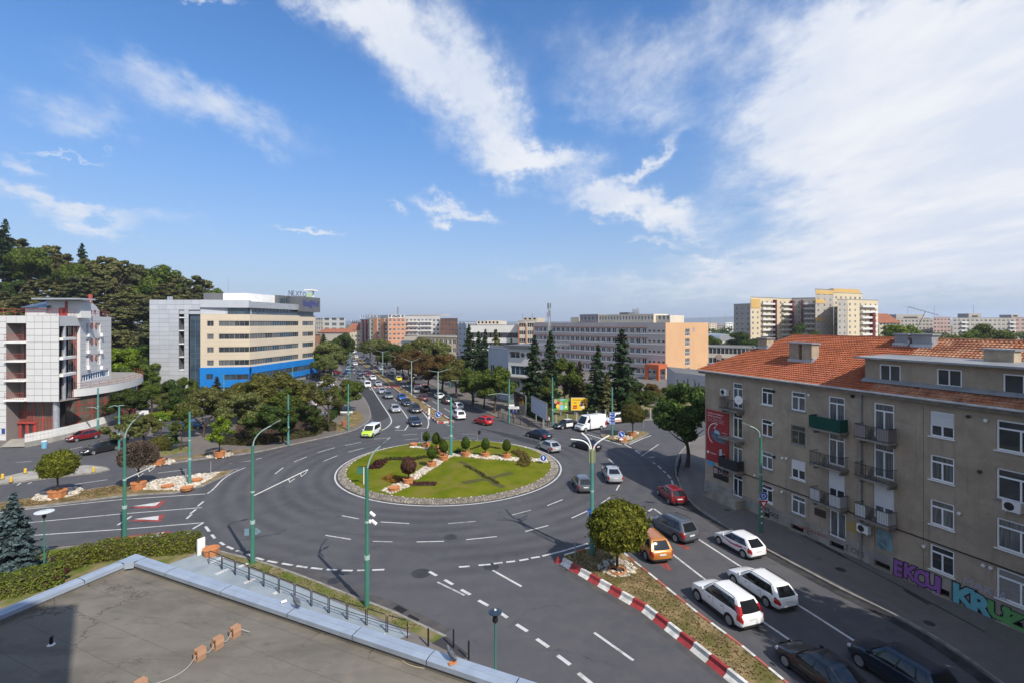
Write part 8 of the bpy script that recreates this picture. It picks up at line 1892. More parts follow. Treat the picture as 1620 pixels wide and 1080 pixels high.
mb.add(V,[(r*8+j,r*8+j+1,(r+1)*8+j+1,(r+1)*8+j)for r in range(3)for j in range(7)]);o=mb.build('grey_bonnet',PAINT['grey'],vb,True);fixnormals(o)
pc=carpx('sedan','black',896,676,hd((915,674.5),(880,679)),'black and white marked car standing behind the white van');me=CM['sedan']
for s in(1,-1):
 mb=MB();V=[]
 for u in(.36,.46,.58,.66):
  for fr in(2.7,3.5,4.4,5.3,6.0):p=me['surf'](u,fr,.008);V.append((p.x,s*p.y,p.z))
 mb.add(V,[(r*5+j,r*5+j+1,(r+1)*5+j+1,(r+1)*5+j)[::s]for r in range(3)for j in range(4)]);mb.build('white_door',PAINT['white'],pc,True)
mb=MB();L,W,H=KINDS['sedan'][:3];mb.box(-.95,.35,-.56,.56,H-.005,H+.012);mb.build('white_roof',PAINT['white'],pc)
oc=carpx('smallvan','white',974,668,hd((985,667),(960,669.5)),'orange and white car half hidden behind the white van',name='small_van')
me=CM['smallvan'];mb=MB();V=[]
for u in(.3,.5,.8):
 for fr in(2.5,4,6.2):p=me['surf'](u,fr,.008);V.append((p.x,p.y,p.z))
mb.add(V,[(r*3+j,r*3+j+1,(r+1)*3+j+1,(r+1)*3+j)for r in range(2)for j in range(2)]);mb.build('orange_side',mat('orange_wrap',(.62,.20,.03),.4),oc)
mb=MB();V2=[(x,-y,z)for x,y,z in V];mb.add(V2,[((r+1)*3+j,(r+1)*3+j+1,r*3+j+1,r*3+j)for r in range(2)for j in range(2)]);mb.build('orange_side',bpy.data.materials['orange_wrap'],oc)
hl_=hd((175,690),(95,705))
carpx('hatch','dark red',131,695,hl_,'dark red hatchback driving past the white fence of the white building');carpx('estate','black',160,714,hl_+.02,'black estate car in front of the olive bushy tree',rails=True)
def ordlabel(seq,side):
 cnt={};out=[]
 for kd,c,px,py in seq:
  key=c+kd;cnt[key]=cnt.get(key,0)+1
  out.append((kd,c,px,py,cnt[key]))
 out2=[]
 tot_=cnt
 for kd,c,px,py,k in out:
  nm={'hatch':'hatchback','sedan':'saloon','estate':'estate car','suv':'suv','van':'panel van','smallvan':'small van'}[kd]
  lb=f"{c} {nm} {side}" if tot_[c+kd]==1 else f"{ORD[k-1]} {c} {nm} back from the roundabout among those {side}"
  out2.append((kd,c,px,py,lb))
 return out2
onc=[('sedan','dark blue',656,671),('suv','black',656.5,651),('hatch','silver',624.8,650.5),('sedan','black',643,640),('hatch','blue',636,632),('suv','grey',613.5,629),('hatch','silver',604,621.5),('smallvan','white',581.2,612),('sedan','silver',598,609.5),('hatch','white',590,600.3),('hatch','black',570.3,598),('hatch','dark red',584,595),('suv','black',586.5,587.5),('sedan','dark blue',568,591.5),('sedan','maroon',577.6,591.6),('hatch','white',562,577.5),('sedan','grey',559,570.6),('sedan','white',563.6,565.8),('suv','black',556.5,586),('hatch','dark blue',560.5,562),('van','white',558,559.5),('suv','black',553,567),('hatch','silver',561.5,557.5)]
onc.sort(key=lambda a:-a[3])
for kd,c,px,py,lb in ordlabel(onc,'coming down the left carriageway'):carpx(kd,c,px,py,HB+math.pi,lb,group='cars coming down the boulevard',detail=py>600)
lvg=[('suv','white',725,661),('hatch','white',724,646),('suv','black',707,637),('sedan','white',695,629.5),('sedan','maroon',669,632.5),('hatch','silver',657,620.5),('suv','black',672,618),('hatch','black',650,605.6),('suv','black',651,599.5),('hatch','white',636,597),('sedan','white',621.5,588.3),('hatch','silver',618.8,593.2),('hatch','pale blue',601.8,585.3),('suv','white',605,581),('sedan','grey',591.5,579),('hatch','pale blue',581.3,574.3),('sedan','white',573,570.2),('hatch','brown',580.5,569.6),('hatch','white',575.6,564)]
lvg.sort(key=lambda a:-a[3])
for kd,c,px,py,lb in ordlabel(lvg,'leaving along the right carriageway'):carpx(kd,c,px,py,HB,lb,group='cars leaving along the boulevard',detail=py>600)
pv=carpx('sedan','yellow',630,601.5,HB,'yellow marked patrol car leaving beside the median',group='cars leaving along the boulevard',name='patrol_car');mb=MB();mb.box(-.95,.35,-.56,.56,1.445,1.462);mb.build('white_roof',PAINT['white'],pv)
pk=[('hatch','dark blue',597,570.2),('suv','black',605,572.2),('sedan','grey',616,573),('hatch','black',628,580),('sedan','dark blue',636,583)]
for kd,c,px,py,lb in ordlabel(pk,'parked under the trees of the right kerb'):carpx(kd,c,px,py,HB,lb,group='cars parked under the right kerb trees',detail=False)
pk=[('hatch','blue',549,591),('sedan','dark blue',546,595),('hatch','pale blue',550.5,586),('sedan','grey',541,600),('hatch','black',551,580),('sedan','black',546,576)]
for kd,c,px,py,lb in ordlabel(pk,'parked beside the left kerb'):carpx(kd,c,px,py,HB+math.pi,lb,group='cars parked beside the left kerb',detail=False)
cpk=[('suv','maroon',469,636,.35),('hatch','dark red',532,591.5,1.2),('hatch','black',490,618,.9),('sedan','silver',500,628,.9),('hatch','white',509,640,.9),('sedan','grey',478,609,.9),('suv','grey',517,622,.9),('hatch','silver',521,607,.9),('sedan','black',503,596,.9),('hatch','blue',304,677,.2),('suv','white',515,612,.9)]
for(kd,c,px,py,lb),q in zip(ordlabel([a[:4]for a in cpk],'standing in the car park behind the trees'),cpk):p=G(px,py,.126);car(kd,c,(p.x,p.y,.134),q[4],lb,'cars in the car park',False)
# ================================================================== STREET FURNITURE
def pole(label,px,pyb,pyt,z=0.0,r=.13,split=None,arms=(),mats=('pole_green','pole_green'),cat='lamp post',name='street_lamp',head=True,collar=True,basewide=1.25,bracket=None,group=None):
 """tapered post; arms are lists of picture points (tip last) at the depth of the post"""
 p=G(px,pyb,z);Y=p.y;zt=ZY(pyt,Y);t=thing(name,label,cat,(p.x,p.y,z),0,group);H_=zt-z
 mb=MB();mb.tube([(0,0,-.05),(0,0,H_*.34),(0,0,H_*.36),(0,0,H_)],[r*basewide,r*basewide*.96,r,r*.82],10);mb.build('post',M[mats[0]],t,True)
 if collar:
  mb=MB();mb.tube([(0,0,H_*.335),(0,0,H_*.365)],r*basewide*1.08,10);mb.tube([(0,0,H_*.60),(0,0,H_*.615)],r*1.06,10);mb.build('collar',M['pole_pale'],t)
 if bracket:
  q=[Vector((GX(x,Y)-p.x,0,ZY(y,Y)-z))for x,y in bracket];mb=MB().tube(q,.035,5);e=q[1];d=(q[1]-q[0]).normalized();mb.tube([e-d*.6,e-d*.55+Vector((0,0,-.28)),e-d*.2+Vector((0,0,-.2)),e],.025,4);mb.tube([e-d*1.6,e-d*1.5+Vector((0,0,-.3)),e-d*1.1+Vector((0,0,-.2))],.025,4);mb.build('bracket_arm',M['white_paint'],t)
 for a in arms:
  pts=[(GX(x,Y+dy)-p.x,dy,ZY(y,Y+dy)-z)for x,y,dy in[(q[0],q[1],q[2]if len(q)>2 else 0)for q in a]]
  V_=[Vector(q)for q in pts]
  if len(V_)>2:
   sm2=[V_[0]]
   for i in range(len(V_)-1):
    for u in(.25,.5,.75,1.0):
     A_,B_,C_,D_=V_[max(i-1,0)],V_[i],V_[i+1],V_[min(i+2,len(V_)-1)];sm2.append(.5*((2*B_)+(C_-A_)*u+(2*A_-5*B_+4*C_-D_)*u*u+(3*B_-A_-3*C_+D_)*u**3))
   V_=sm2
  mb=MB().tube(V_,r*.36,7);ao=mb.build('arm',M[mats[1]],t,True)
  if head:
   e,d=V_[-1],(V_[-1]-V_[-2]).normalized();side=d.cross(Vector((0,0,1)));side=side.normalized()if side.length>.01 else Vector((1,0,0));up=side.cross(d);LN=.75;q=[(0,.07),(.18,.15),(.6,.15),(LN,.08)];V2=[]
   for u,wv in q:
    for s,h in((1,.0),(1,.07),(-1,.07),(-1,.0)):V2.append(e+d*u+side*s*wv+up*h)
   mb=MB().add(V2,[(i*4+j,(i+1)*4+j,(i+1)*4+(j+1)%4,i*4+(j+1)%4)for i in range(3)for j in range(4)]+[(0,1,2,3),(15,14,13,12)]);o=mb.build('lamp_head',M['lamp_grey'],t);fixnormals(o)
 return t,p
g_=None
pole('green lamp post with a curved arm in front of the splitter island',197,860,692,.12,arms=[[(197,694),(200,682),(208,669),(216,662)]],bracket=((199,757),(246,735)),mats=('pole_green','pole_pale'))
t400,p400=pole('green lamp post with a curved arm left of the roundabout',399.5,890,704,.12,arms=[[(400,706),(403,694),(413,682),(430,672)]],bracket=((400,784),(487,742)),mats=('pole_green','pole_pale'))
t580,p580=pole('green lamp post with cameras in front of the roundabout',580.5,957,739,.13,arms=[[(581,741),(585,727),(592,714),(603,704)]],mats=('pole_green','pole_pale'))
t936,p936=pole('tall pale green lamp post with three curved arms on the wedge island',936.5,876,711,.2,arms=[[(935,714),(930,702),(920,696),(903,694)],[(936,714),(934,702),(929,692),(920,684)],[(938,714),(941,704),(950,696),(964,688)]],mats=('pole_teal','white_paint'),head=False,r=.15)
mb=MB();Y=p936.y
for dx in(-.2,0,.2):mb.tube([(dx,0,ZY(731,Y)-.2),(dx,0,ZY(709,Y)-.2)],.06 if dx else .14,8)
mb.build('arm_sockets',mat('yellowed_socket',(.22,.26,.14),.6),t936)
t1203,p1203=pole('green lamp post with a roundabout sign on the right pavement',1203.5,841,690,.12,arms=[[(1202,692),(1201,683),(1195,677),(1186,673)]],mats=('pole_green','pole_pale'))
pole('tall whitish green pole in the middle of the roundabout lawn',713.5,721,628,.8,r=.16,mats=('pole_teal','pole_teal'),name='centre_pole',cat='pole');
tp=[('teal pole on the park corner pavement',456,703,624,.12),('teal pole beside the dry lawn',551,680,607,.12),('teal pole standing in the splitter island pebbles',300,765,651,.14),('teal pole among the trees of the blue storey',354,630,590,.12),('teal pole before the right end of the blue storey',463,615,578,.12),('teal pole at the left kerb far along the boulevard',553.5,598,556,.12),('teal pole left of the parked blue car',526,604,566,.12),('green pole between the billboards',874,675,596,.12)]
for lb,px,pb,pt,z in tp:pole(lb,px,pb,pt,z,arms=(),name='street_pole',cat='pole',mats=('pole_teal','pole_pale'),group='teal poles around the junction')
pole('green pole with a thin cross arm behind the dried tree',188.5,710,641,.12,arms=[[(188,642),(180,641),(172,644)],[(188.5,641),(196,640.5)]],mats=('pole_teal','pole_pale'),head=False)
pole('green pole with a short white arm beside the dark red car',155,688,613,.12,arms=[[(155,646),(149,644),(143,644)]],mats=('pole_teal','pole_pale'))
t805,p805=pole('green pole with an arrow sign board at the boulevard corner',805.5,668,600,.12,arms=[[(805,624),(790,622),(772,624)]],mats=('pole_teal','pole_pale'),head=False)
t968,p968=pole('green pole carrying the blue direction board on the triangle island',968.5,688,612,.14,mats=('pole_teal','pole_pale'),arms=(),collar=False)
pole('green kerb pole with a left arm beside the chestnuts',712.5,614,578,.12,arms=[[(712,592),(703,588),(693,587)]],mats=('pole_green','pole_pale'),head=False);pole('second green kerb pole with an arm over the right carriageway',749.5,634,583,.12,arms=[[(749,607),(738,603),(714,601)]],mats=('pole_green','pole_pale'),head=False)
pole('green kerb pole furthest along the right carriageway',609.5,575,552,.12,arms=[[(609,562),(600,561)]],mats=('pole_green','pole_pale'),head=False)
ml=[('median lamp with twin arms nearest the roundabout',693,656,587,[(693,588),(683,586.5)],[(693,588),(702,586),(710,583)]),('median lamp with twin arms second from the roundabout',651,625,571,[(651,572),(641,568)],[(651,572),(661,568)]),('median lamp with twin arms third from the roundabout',625,605,563,[(625,564),(617,562)],[(625,564),(633,562)]),('median lamp with twin arms fourth from the roundabout',605.5,594,556,[(605.5,557),(599,555)],[(605.5,557),(612,555)]),('median lamp with twin arms fifth from the roundabout',590,583,551,[(590,552),(585,550.5)],[(590,552),(595,550.5)])]
for lb,px,pb,pt,a1,a2 in ml:pole(lb,px,pb,pt,.16,r=.10,arms=[a1,a2],mats=('pole_pale','pole_pale'),group='lamps on the median',collar=False)
pole('curved street lamp among the trees near the patterned pavilion',1070,655,628,.12,arms=[[(1070,630),(1066,625),(1057,622)]],mats=('pole_pale','pole_pale'))
def plate3d(pts,y0,y1):n=len(pts);return MB().add([(x,y0,z)for x,z in pts]+[(x,y1,z)for x,z in pts],[tuple(range(n)),tuple(range(2*n-1,n-1,-1))]+[(i,n+i,n+(i+1)%n,(i+1)%n)for i in range(n)])
def onpost(t,p,px,py,z0):return Vector((GX(px,p.y)-p.x,0,ZY(py,p.y)-z0))
for(px,py,nm)in((588.5,812,'camera'),(591,825,'camera')):
 c=onpost(t580,p580,px,py,.13);mb=MB().tube([(0,0,c.z-.1),(c.x*.6,0,c.z-.08)],.03,5);mb.tube([c+Vector((-.10,-.05,.12)),c+Vector((.22,-.12,-.10))],[.10,.10],8);mb.build(nm,M['white_paint'],t580)
c=onpost(t580,p580,586,824,.13);mb=MB().lathe([(.02,-.14),(.11,-.08),(.13,.02),(.10,.10)],10,tuple(c));mb.build('camera',M['white_paint'],t580,True)
for t_,p_,px,py,z0 in((t400,p400,397,827,.12),):
 pass
c=onpost(t400,p400,398,842,.12);plate3d([(c.x-.62,c.z-.28),(c.x+.30,c.z-.22),(c.x+.62,c.z+.03),(c.x+.30,c.z+.28),(c.x-.62,c.z+.22)],.15,.18).build('arrow_board_back',mat('board_back_blue',(.16,.24,.30),.5),t400)
M['sign_blue2']=mat('road_sign_blue',(.012,.07,.36),.4);M['sign_white']=mat('road_sign_white',(.75,.75,.75),.45);M['sign_red']=mat('road_sign_red',(.42,.012,.02),.4)
def disc(mb,c,r,y,m=0,n=24,r2=None):
 V=[(c[0]+r*math.cos(2*math.pi*k/n),y,c[2]+r*math.sin(2*math.pi*k/n))for k in range(n)]
 if r2:V+=[(c[0]+r2*math.cos(2*math.pi*k/n),y,c[2]+r2*math.sin(2*math.pi*k/n))for k in range(n)];return mb.add(V,[(k,(k+1)%n,n+(k+1)%n,n+k)for k in range(n)],m)
 return mb.add(V,[tuple(range(n))],m)
def roundsign(parent,c,r,y,kind):
 n=24;pts=[(c.x+r*math.cos(2*math.pi*k/n),c.z+r*math.sin(2*math.pi*k/n))for k in range(n)];o=plate3d(pts,y,y+.03).build('sign_plate',M['sign_blue2'],parent);mb=MB()
 disc(mb,c,r*.99,y-.004,0,24,r*.92)
 if kind=='ring':
  for k in range(3):
   a0=math.pi/2+k*2.094;arc=[(c.x+r*.52*math.cos(a0-q),y-.005,c.z+r*.52*math.sin(a0-q))for q in np.linspace(.15,1.45,6)]
   for(x0,_,z0),(x1,_,z1)in zip(arc[:-1],arc[1:]):
    f0=1-.16*r/(r*.52);mb.add([(x0,y-.005,z0),(x1,y-.005,z1),(c.x+(x1-c.x)*.72,y-.005,c.z+(z1-c.z)*.72),(c.x+(x0-c.x)*.72,y-.005,c.z+(z0-c.z)*.72)],[(0,1,2,3)])
   a1=a0-1.45;mb.add([(c.x+r*q*math.cos(a1-s),y-.005,c.z+r*q*math.sin(a1-s))for q,s in((.70,.0),(.45,.62),(.20,.0))],[(0,1,2)])
 elif kind=='up':
  mb.add([(c.x+x*r,y-.005,c.z+z*r)for x,z in((-.13,-.6),(.13,-.6),(.13,.05),(-.13,.05))],[(0,1,2,3)]);mb.add([(c.x+x*r,y-.005,c.z+z*r)for x,z in((-.42,.02),(.42,.02),(0,.65))],[(0,1,2)])
 else:
  mb.add([(c.x+x*r,y-.005,c.z+z*r)for x,z in((-.45,.50),(-.28,.62),(.28,-.1),(.1,-.22))],[(0,1,2,3)]);mb.add([(c.x+x*r,y-.005,c.z+z*r)for x,z in((.5,-.5),(.5,.12),(-.1,-.42))],[(0,1,2)])
 mm=mb.build('sign_symbol',M['sign_white'],o);fixnormals(mm);return o
c=onpost(t1203,p1203,1206,782.5,.12);roundsign(t1203,c,.36,-.22,'ring');c=onpost(t1203,p1203,1206,795,.12)
o=plate3d([(c.x-.40,c.z+.28),(c.x+.40,c.z+.28),(c.x,c.z-.40)],-.22,-.19).build('sign_plate',M['sign_red'],t1203);MB().add([(c.x-.20,-.225,c.z+.16),(c.x+.20,-.225,c.z+.16),(c.x,-.225,c.z-.18)],[(2,1,0)]).build('sign_symbol',M['sign_white'],o)
mb=MB()
for py,w_ in((807,.12),(815,.16),(825,.10),(800,.06)):c=onpost(t1203,p1203,1203.5,py,.12);mb.box(-w_/2,w_/2,-.175,-.165,c.z-.08,c.z+.08)
mb.build('stickers',M['sign_white'],t1203)
c=onpost(t936,p936,933,815,.2);mb=MB();mb.box(c.x-.12,c.x+.12,-.42,.42,c.z-.4,c.z+.4);mb.build('sign_plate',M['sign_blue2'],t936);mb=MB();mb.box(c.x-.128,c.x-.123,-.38,.38,c.z-.36,c.z+.36);mb.build('sign_symbol',M['sign_white'],t936)
c=onpost(t805,p805,812,644,.12);o=plate3d([(c.x-.9,c.z),(c.x-.72,c.z-.22),(c.x+1.05,c.z-.22),(c.x+1.05,c.z+.22),(c.x-.72,c.z+.22)],-.2,-.17).build('arrow_board',M['sign_white'],t805);mb=MB();text_mb('CENTRU',.36,mb,lambda u,v:(c.x-.55+u,-.205,c.z-.13+v),.005);mb.add([(c.x-.8,-.205,c.z),(c.x-.62,-.205,c.z-.12),(c.x-.62,-.205,c.z+.12)],[(0,1,2)]);fixnormals(mb.build('board_print',M['black_metal'],o))
c2=onpost(t805,p805,809,640,.12);o=plate3d([(c.x-.8,c.z+.27),(c.x+.2,c.z+.27),(c.x+.2,c.z+.6),(c.x-.8,c.z+.6)],-.2,-.17).build('arrow_board',M['sign_white'],t805)
def bluesign(t,p,px0,px1,py0,py1,z0):
 a,b_=onpost(t,p,px0,py1,z0),onpost(t,p,px1,py0,z0);o=plate3d([(a.x,a.z),(b_.x,a.z),(b_.x,b_.z),(a.x,b_.z)],-.24,-.20).build('direction_board',M['sign_blue2'],t);mb=MB();w_,h_=b_.x-a.x,b_.z-a.z
 for x0,x1,za,zb4 in((.06,.94,.02,.04),(.06,.94,.96,.98),(.03,.06,.02,.98),(.94,.97,.02,.98)):mb.add([(a.x+w_*x0,-.246,a.z+h_*za),(a.x+w_*x1,-.246,a.z+h_*za),(a.x+w_*x1,-.246,a.z+h_*zb4),(a.x+w_*x0,-.246,a.z+h_*zb4)],[(0,1,2,3)])
 for i,s in enumerate(('Sibiu','Pitesti','Centru','Poiana')):text_mb(s,1,mb,lambda u,v,i=i:(a.x+w_*(.34)+u*w_*.20,-.246,a.z+h_*(.80-.235*i)+v*h_*.13),.01)
 for i in range(4):z=a.z+h_*(.78-.235*i);mb.add([(a.x+w_*.14,-.246,z),(a.x+w_*.24,-.246,z),(a.x+w_*.24,-.246,z+h_*.1),(a.x+w_*.14,-.246,z+h_*.1)],[(0,1,2,3)]);mb.add([(a.x+w_*.09,-.246,z+h_*.1),(a.x+w_*.29,-.246,z+h_*.1),(a.x+w_*.19,-.246,z+h_*.17)],[(0,1,2)])
 mb.build('board_print',M['sign_white'],o)
bluesign(t968,p968,963.5,972.5,651,670,.14)
def signpost(label,px,pyb,pyt,kind,r=.34,z=0.14,back=False):
 p=G(px,pyb,z);H_=ZY(pyt,p.y)-z;t=thing('road_sign',label,'road sign',(p.x,p.y,z));MB().tube([(0,0,-.05),(0,0,H_)],.035,6).build('post',M['steel'],t)
 if back:pts=[(r*math.cos(2*math.pi*k/20),H_-r+r*math.sin(2*math.pi*k/20))for k in range(20)];plate3d(pts,.03,.05).build('sign_plate',M['steel'],t)
 elif kind:roundsign(t,Vector((0,0,H_-r)),r,-.07,kind)
 return t,p,H_
t_,p_,H_=signpost('blue keep sign over a red chevron board at the tip of the triangle island',983,699,681,'right',.5)
mb=MB();mb.box(-.3,.3,-.06,-.03,.35,H_-1.05);cb=mb.build('chevron_board',M['sign_white'],t_);mb=MB()
for k in range(3):z=.5+k*.45;mb.add([(-.29,-.066,z),(0,-.066,z+.25),(.29,-.066,z),(.29,-.066,z+.2),(0,-.066,z+.45),(-.29,-.066,z+.2)],[(0,1,4,5),(1,2,3,4)])
mb.build('chevrons',M['sign_red'],cb)
p=GL(859,733);signpost('blue round sign with a white arrow at the right end of the lawn',859.5,733,718,'up',.42,p.z)
p=GL(575,766);t_,p_,H_=signpost('roundabout board seen from behind on a white post in the lawn',575.5,765,738,None,.4,p.z);MB().tube([(0,0,0),(0,0,H_)],.05,6).build('white_post',M['white_paint'],t_);mb=MB();mb.box(-.75,-.08,.02,.05,H_-.75,H_-.05);mb.build('sign_plate',M['pole_green'],t_)
p=GL(667,701);signpost('small sign seen from the side at the back left of the lawn',667,698,683,None,.3,.3)[0];t_=signpost('black topped sign at the back of the roundabout',755,699,680,None,.3,.3)[0];mb=MB();mb.box(.05,.5,-.02,.02,1.2,1.75);mb.build('sign_plate',M['black_metal'],t_)
signpost('grey sign post on the splitter island near the pebbles tip',333.5,748,729,None,.3);signpost('grey sign post leaning on the splitter island pebbles',294,769,744,None,.3);t_,_,H_=signpost('grey sign post beside the pebbles planter',197,774,755,None)
signpost('dark sign post on the wedge island tip',910,884,854,None,.3,.2)[0];p=G(910,884,.2);mb=MB();
t_=signpost('blue arrow sign at the end of the boulevard median',693.2,666,650,'right',.55,.16)
p=G(679,662,.16);t_=thing('marker_post','white square marker post on the median tip','marker post',(p.x,p.y,.16));mb=MB();mb.box(-.16,.16,-.1,.1,-.02,ZY(645,p.y)-.16);mb.build('post',M['white_paint'],t_);mb=MB();mb.box(-.17,.17,-.11,.11,.5,.8);mb.build('band',M['steel'],t_)
p=G(890,891);t_=thing('kerb_marker','red broken marker at the tip of the wedge kerb','kerb marker',(p.x-.3,p.y+.25,0));MB().lathe([(.3,0),(.26,.08),(.12,.35),(.1,.4)],8).build('stub',M['red_block'],t_)
t_=signpost('thin white arm post by the bus lane',556.5,657,647,None,.3,.13)[0];mb=MB();mb.box(-2.2,.2,-.05,.05,.55,.85);mb.build('arm',M['white_paint'],t_)
signpost('dark sign post beside the street behind the triangle island',1018,676,660,None,.3,.0);
p=G(1043,660,.12);t_=thing('round_sign_back','large dark round sign back by the trees right of the round tree','road sign',(p.x,p.y,.12));MB().tube([(0,0,0),(0,0,3.0)],.05,6).build('post',M['steel'],t_);r_=.95;pts=[(r_*math.cos(2*math.pi*k/20),2.6+r_*math.sin(2*math.pi*k/20)*.75)for k in range(20)];plate3d(pts,-.05,0).build('sign_plate',M['anthracite'],t_)
def disclamp(label,px,pyb,pyt,z,rd,dark=False,H_=None,p=None):
 p=p or G(px,pyb,z);H_=H_ or ZY(pyt,p.y)-z;t=thing('disc_lamp',label,'lamp post',(p.x,p.y,z),0,'lamps with flat disc tops');MB().tube([(0,0,-.05),(0,0,H_*.28),(0,0,H_*.29),(0,0,H_-.45)],[.065,.065,.045,.045],8).build('post',M['pole_green'],t,True)
 MB().lathe([(.05,H_-.5),(.13,H_-.42),(.10,H_-.2),(.05,H_-.16),(.03,H_-.05)],10).build('lamp_socket',M['black_metal'],t,True);MB().lathe([(rd*.2,H_-.10),(rd,H_-.05),(rd,H_-.02),(rd*.3,H_+.04),(.02,H_+.05)],22).build('disc',M['disc_dark']if dark else M['disc_pale'],t,True);MB().lathe([(rd*.2,H_+.0),(rd*.16,H_+.085)],12).build('disc_cap',M['white_paint']if dark else M['steel'],t)
M['disc_pale']=mat('pale_lamp_disc',(.55,.60,.62),.35);M['disc_dark']=mat('dark_lamp_disc',(.025,.04,.065),.35)
disclamp('slim green lamp with a pale disc top beside the blue spruce',70,898,808,.13,.58)
Yl=21.5;disclamp('slim green lamp with a dark blue disc top at the podium edge',783,0,0,.12,.29,True,ZY(966,Yl)-.12,Vector((GX(783.5,Yl),Yl,.12)))
rl=thing('hoop_railing','black hoop railing between the parking deck and the grass verge','railing',(0,0,0));tops=[(330,872),(351,880),(372,889),(394,898),(417,907.5),(441,917),(466,927),(492.5,937.5),(520,948),(549,960),(579.5,971),(612,983),(646,996)]
bots=[(330,891),(351,899.5),(372,908.5),(394,917.5),(417,927),(441,937),(466,947),(492.5,958),(520,969),(549,979),(579.5,988),(612,999),(646,1009)]
PB=[G(x,y,.13)for x,y in bots]
for i in range(len(PB)-1):
 a,c=PB[i],PB[i+1];d=(c-a).normalized();a2,c2=a+d*.06,c-d*.06;h=1.0;mb=MB();mb.tube([a2,a2+Vector((0,0,h-.1)),a2+d*.1+Vector((0,0,h)),c2-d*.1+Vector((0,0,h)),c2+Vector((0,0,h-.1)),c2],.028,6);mb.tube([a2+Vector((0,0,.5)),c2+Vector((0,0,.5))],.02,5);mb.build('hoop',M['black_metal'],rl)
for i,(px,py,h,lb)in enumerate(((677.5,1021,1.0,'black bollard at the grassy end of the hoop railing'),(717.5,1024,1.05,'black bollard on the dark corner of the pavement'),(741.5,1042,1.0,'black bollard half hidden by the capping'))):p=G(px,py,.12);t_=thing('bollard',lb,'bollard',(p.x,p.y,.12),0,'black bollards by the verge end');MB().lathe([(.05,0),(.05,h*.95),(.03,h)],8).build('post',M['black_metal'],t_)
pp=[tuple(G(*q)[:2])for q in((683,1020),(704,1008),(740,1037),(735,1045))];structure(MB().poly(pp,.131),'corner_pavement',M['asphalt_dark'])
p=G(318,876,.13);t_=thing('white_panel_stand','white flat panel at the end of the hedge','panel',(p.x,p.y,.13),-.5);MB().box(-.06,.06,-.28,.28,0,1.25).build('board',M['white_paint'],t_)
for i,(px,py,lb)in enumerate(((4,757,'yellow bollard nearest the left edge'),(17.5,762,'yellow bollard on the front of the pale island'),(40,748,'yellow bollard behind the ball tree on the pale island'),(148,746,'yellow bollard at the right end of the pale island'))):
 p=G(px,py,.14);t_=thing('yellow_bollard',lb,'bollard',(p.x,p.y,.14),0,'yellow bollards on the pale island');MB().lathe([(.14,0),(.14,.55),(.11,.6)],8).build('post',mat('bollard_yellow',(.62,.40,.04),.5),t_);MB().lathe([(.20,0),(.18,.05)],8).build('foot',M['black_metal'],t_)
fw_=thing('picket_fence','white picket fence on a low wall before the white building','fence',(0,0,0));fp=smooth(PX((40,707),(95,696),(150,681),(190,667),(212,655)),1)
MB().wallstrip(fp,.3,0,.75).build('low_wall',M['pale_conc'],fw_);mb=MB();tot_=0;kk=0
for a,c in zip(fp[:-1],fp[1:]):
 a,c=Vector(a),Vector(c);n=int((c-a).length/.17)
 for i in range(n):
  if kk>=300:break
  p=a+(c-a)*(i/n);k_='picket'
  if 'picket' not in WIN:WIN['picket']=MB().box(-.06,.06,-.015,.015,.76,1.95).mesh('picket',M['white_paint'])
  inst('picket',WIN['picket'],fw_,(p.x,p.y,0),math.atan2((c-a).y,(c-a).x));kk+=1
MB().wallstrip(fp,.04,1.15,1.25,off=.04).build('rail',M['white_paint'],fw_);MB().wallstrip(fp,.04,1.65,1.75,off=.04).build('rail',M['white_paint'],fw_)
p=G(70,708,0);t_=thing('blue_bin','small light blue bin in front of the white picket fence','bin',(p.x,p.y,0));MB().lathe([(.30,0),(.36,.9),(.38,.92),(.36,.98)],10).build('bin_body',mat('bin_blue',(.16,.38,.55),.5),t_);MB().lathe([(.1,1.0),(.34,.985),(.3,1.06)],10).build('lid',M['white_paint'],t_)
p=G(66,690,.12);pl2=[tuple(G(x,y,.1)[:2])for x,y in((0,707),(18,694),(52,693),(84,697),(40,706))];structure(MB().poly(pl2,.13),'entrance_paving',M['pale_conc'])
p=G(225,672,.12);t_=thing('white_banner','white banner board with black print behind the olive trees','banner',(p.x,p.y,.12));mb=MB();mb.box(-1.1,1.1,-.04,.04,.8,2.6);bo=mb.build('board',M['white_paint'],t_);mb=MB();text_mb('MM',1.4,mb,lambda u,v:(-.95+u*.8,-.045,1.0+v),0.02);mb.build('board_print',M['anthracite'],bo);mb=MB();mb.tube([(-1,0,0),(-1,0,.8)],.04,5);mb.tube([(1,0,0),(1,0,.8)],.04,5);mb.build('legs',M['steel'],t_)
for px,py,pt,lb in((327.5,640,621,'white twin headed park lamp among the grey trees'),(514,668,652,'white globe lamp by the straight hedge'),(459,672,650,'white globe lamp beside the teal corner pole'),(258,675,662,'white globe lamp by the park path')):
 p=G(px,py,.12);H_=ZY(pt,p.y);t_=thing('park_lamp',lb,'lamp post',(p.x,p.y,.12),0,'white globe lamps in the park');MB().tube([(0,0,0),(0,0,H_-.3)],.05,6).build('post',M['white_paint'],t_)
 for s in(-.4,.4):MB().lathe([(.03,H_-.5),(.2,H_-.35),(.26,H_-.2),(.2,H_-.02),(.04,H_)],10,(s,0,0)).build('globe',M['white_paint'],t_,True)
 MB().tube([(-.4,0,H_-.5),(.4,0,H_-.5)],.025,5).build('cross_bar',M['white_paint'],t_)
p=G(544,673,.13);t_=thing('litter_bin','rusty brown litter bin on the dry lawn','bin',(p.x,p.y,.13));MB().lathe([(.35,0),(.42,.8),(.4,.85),(.36,.8)],10).build('bin_body',M['brick_red'],t_)
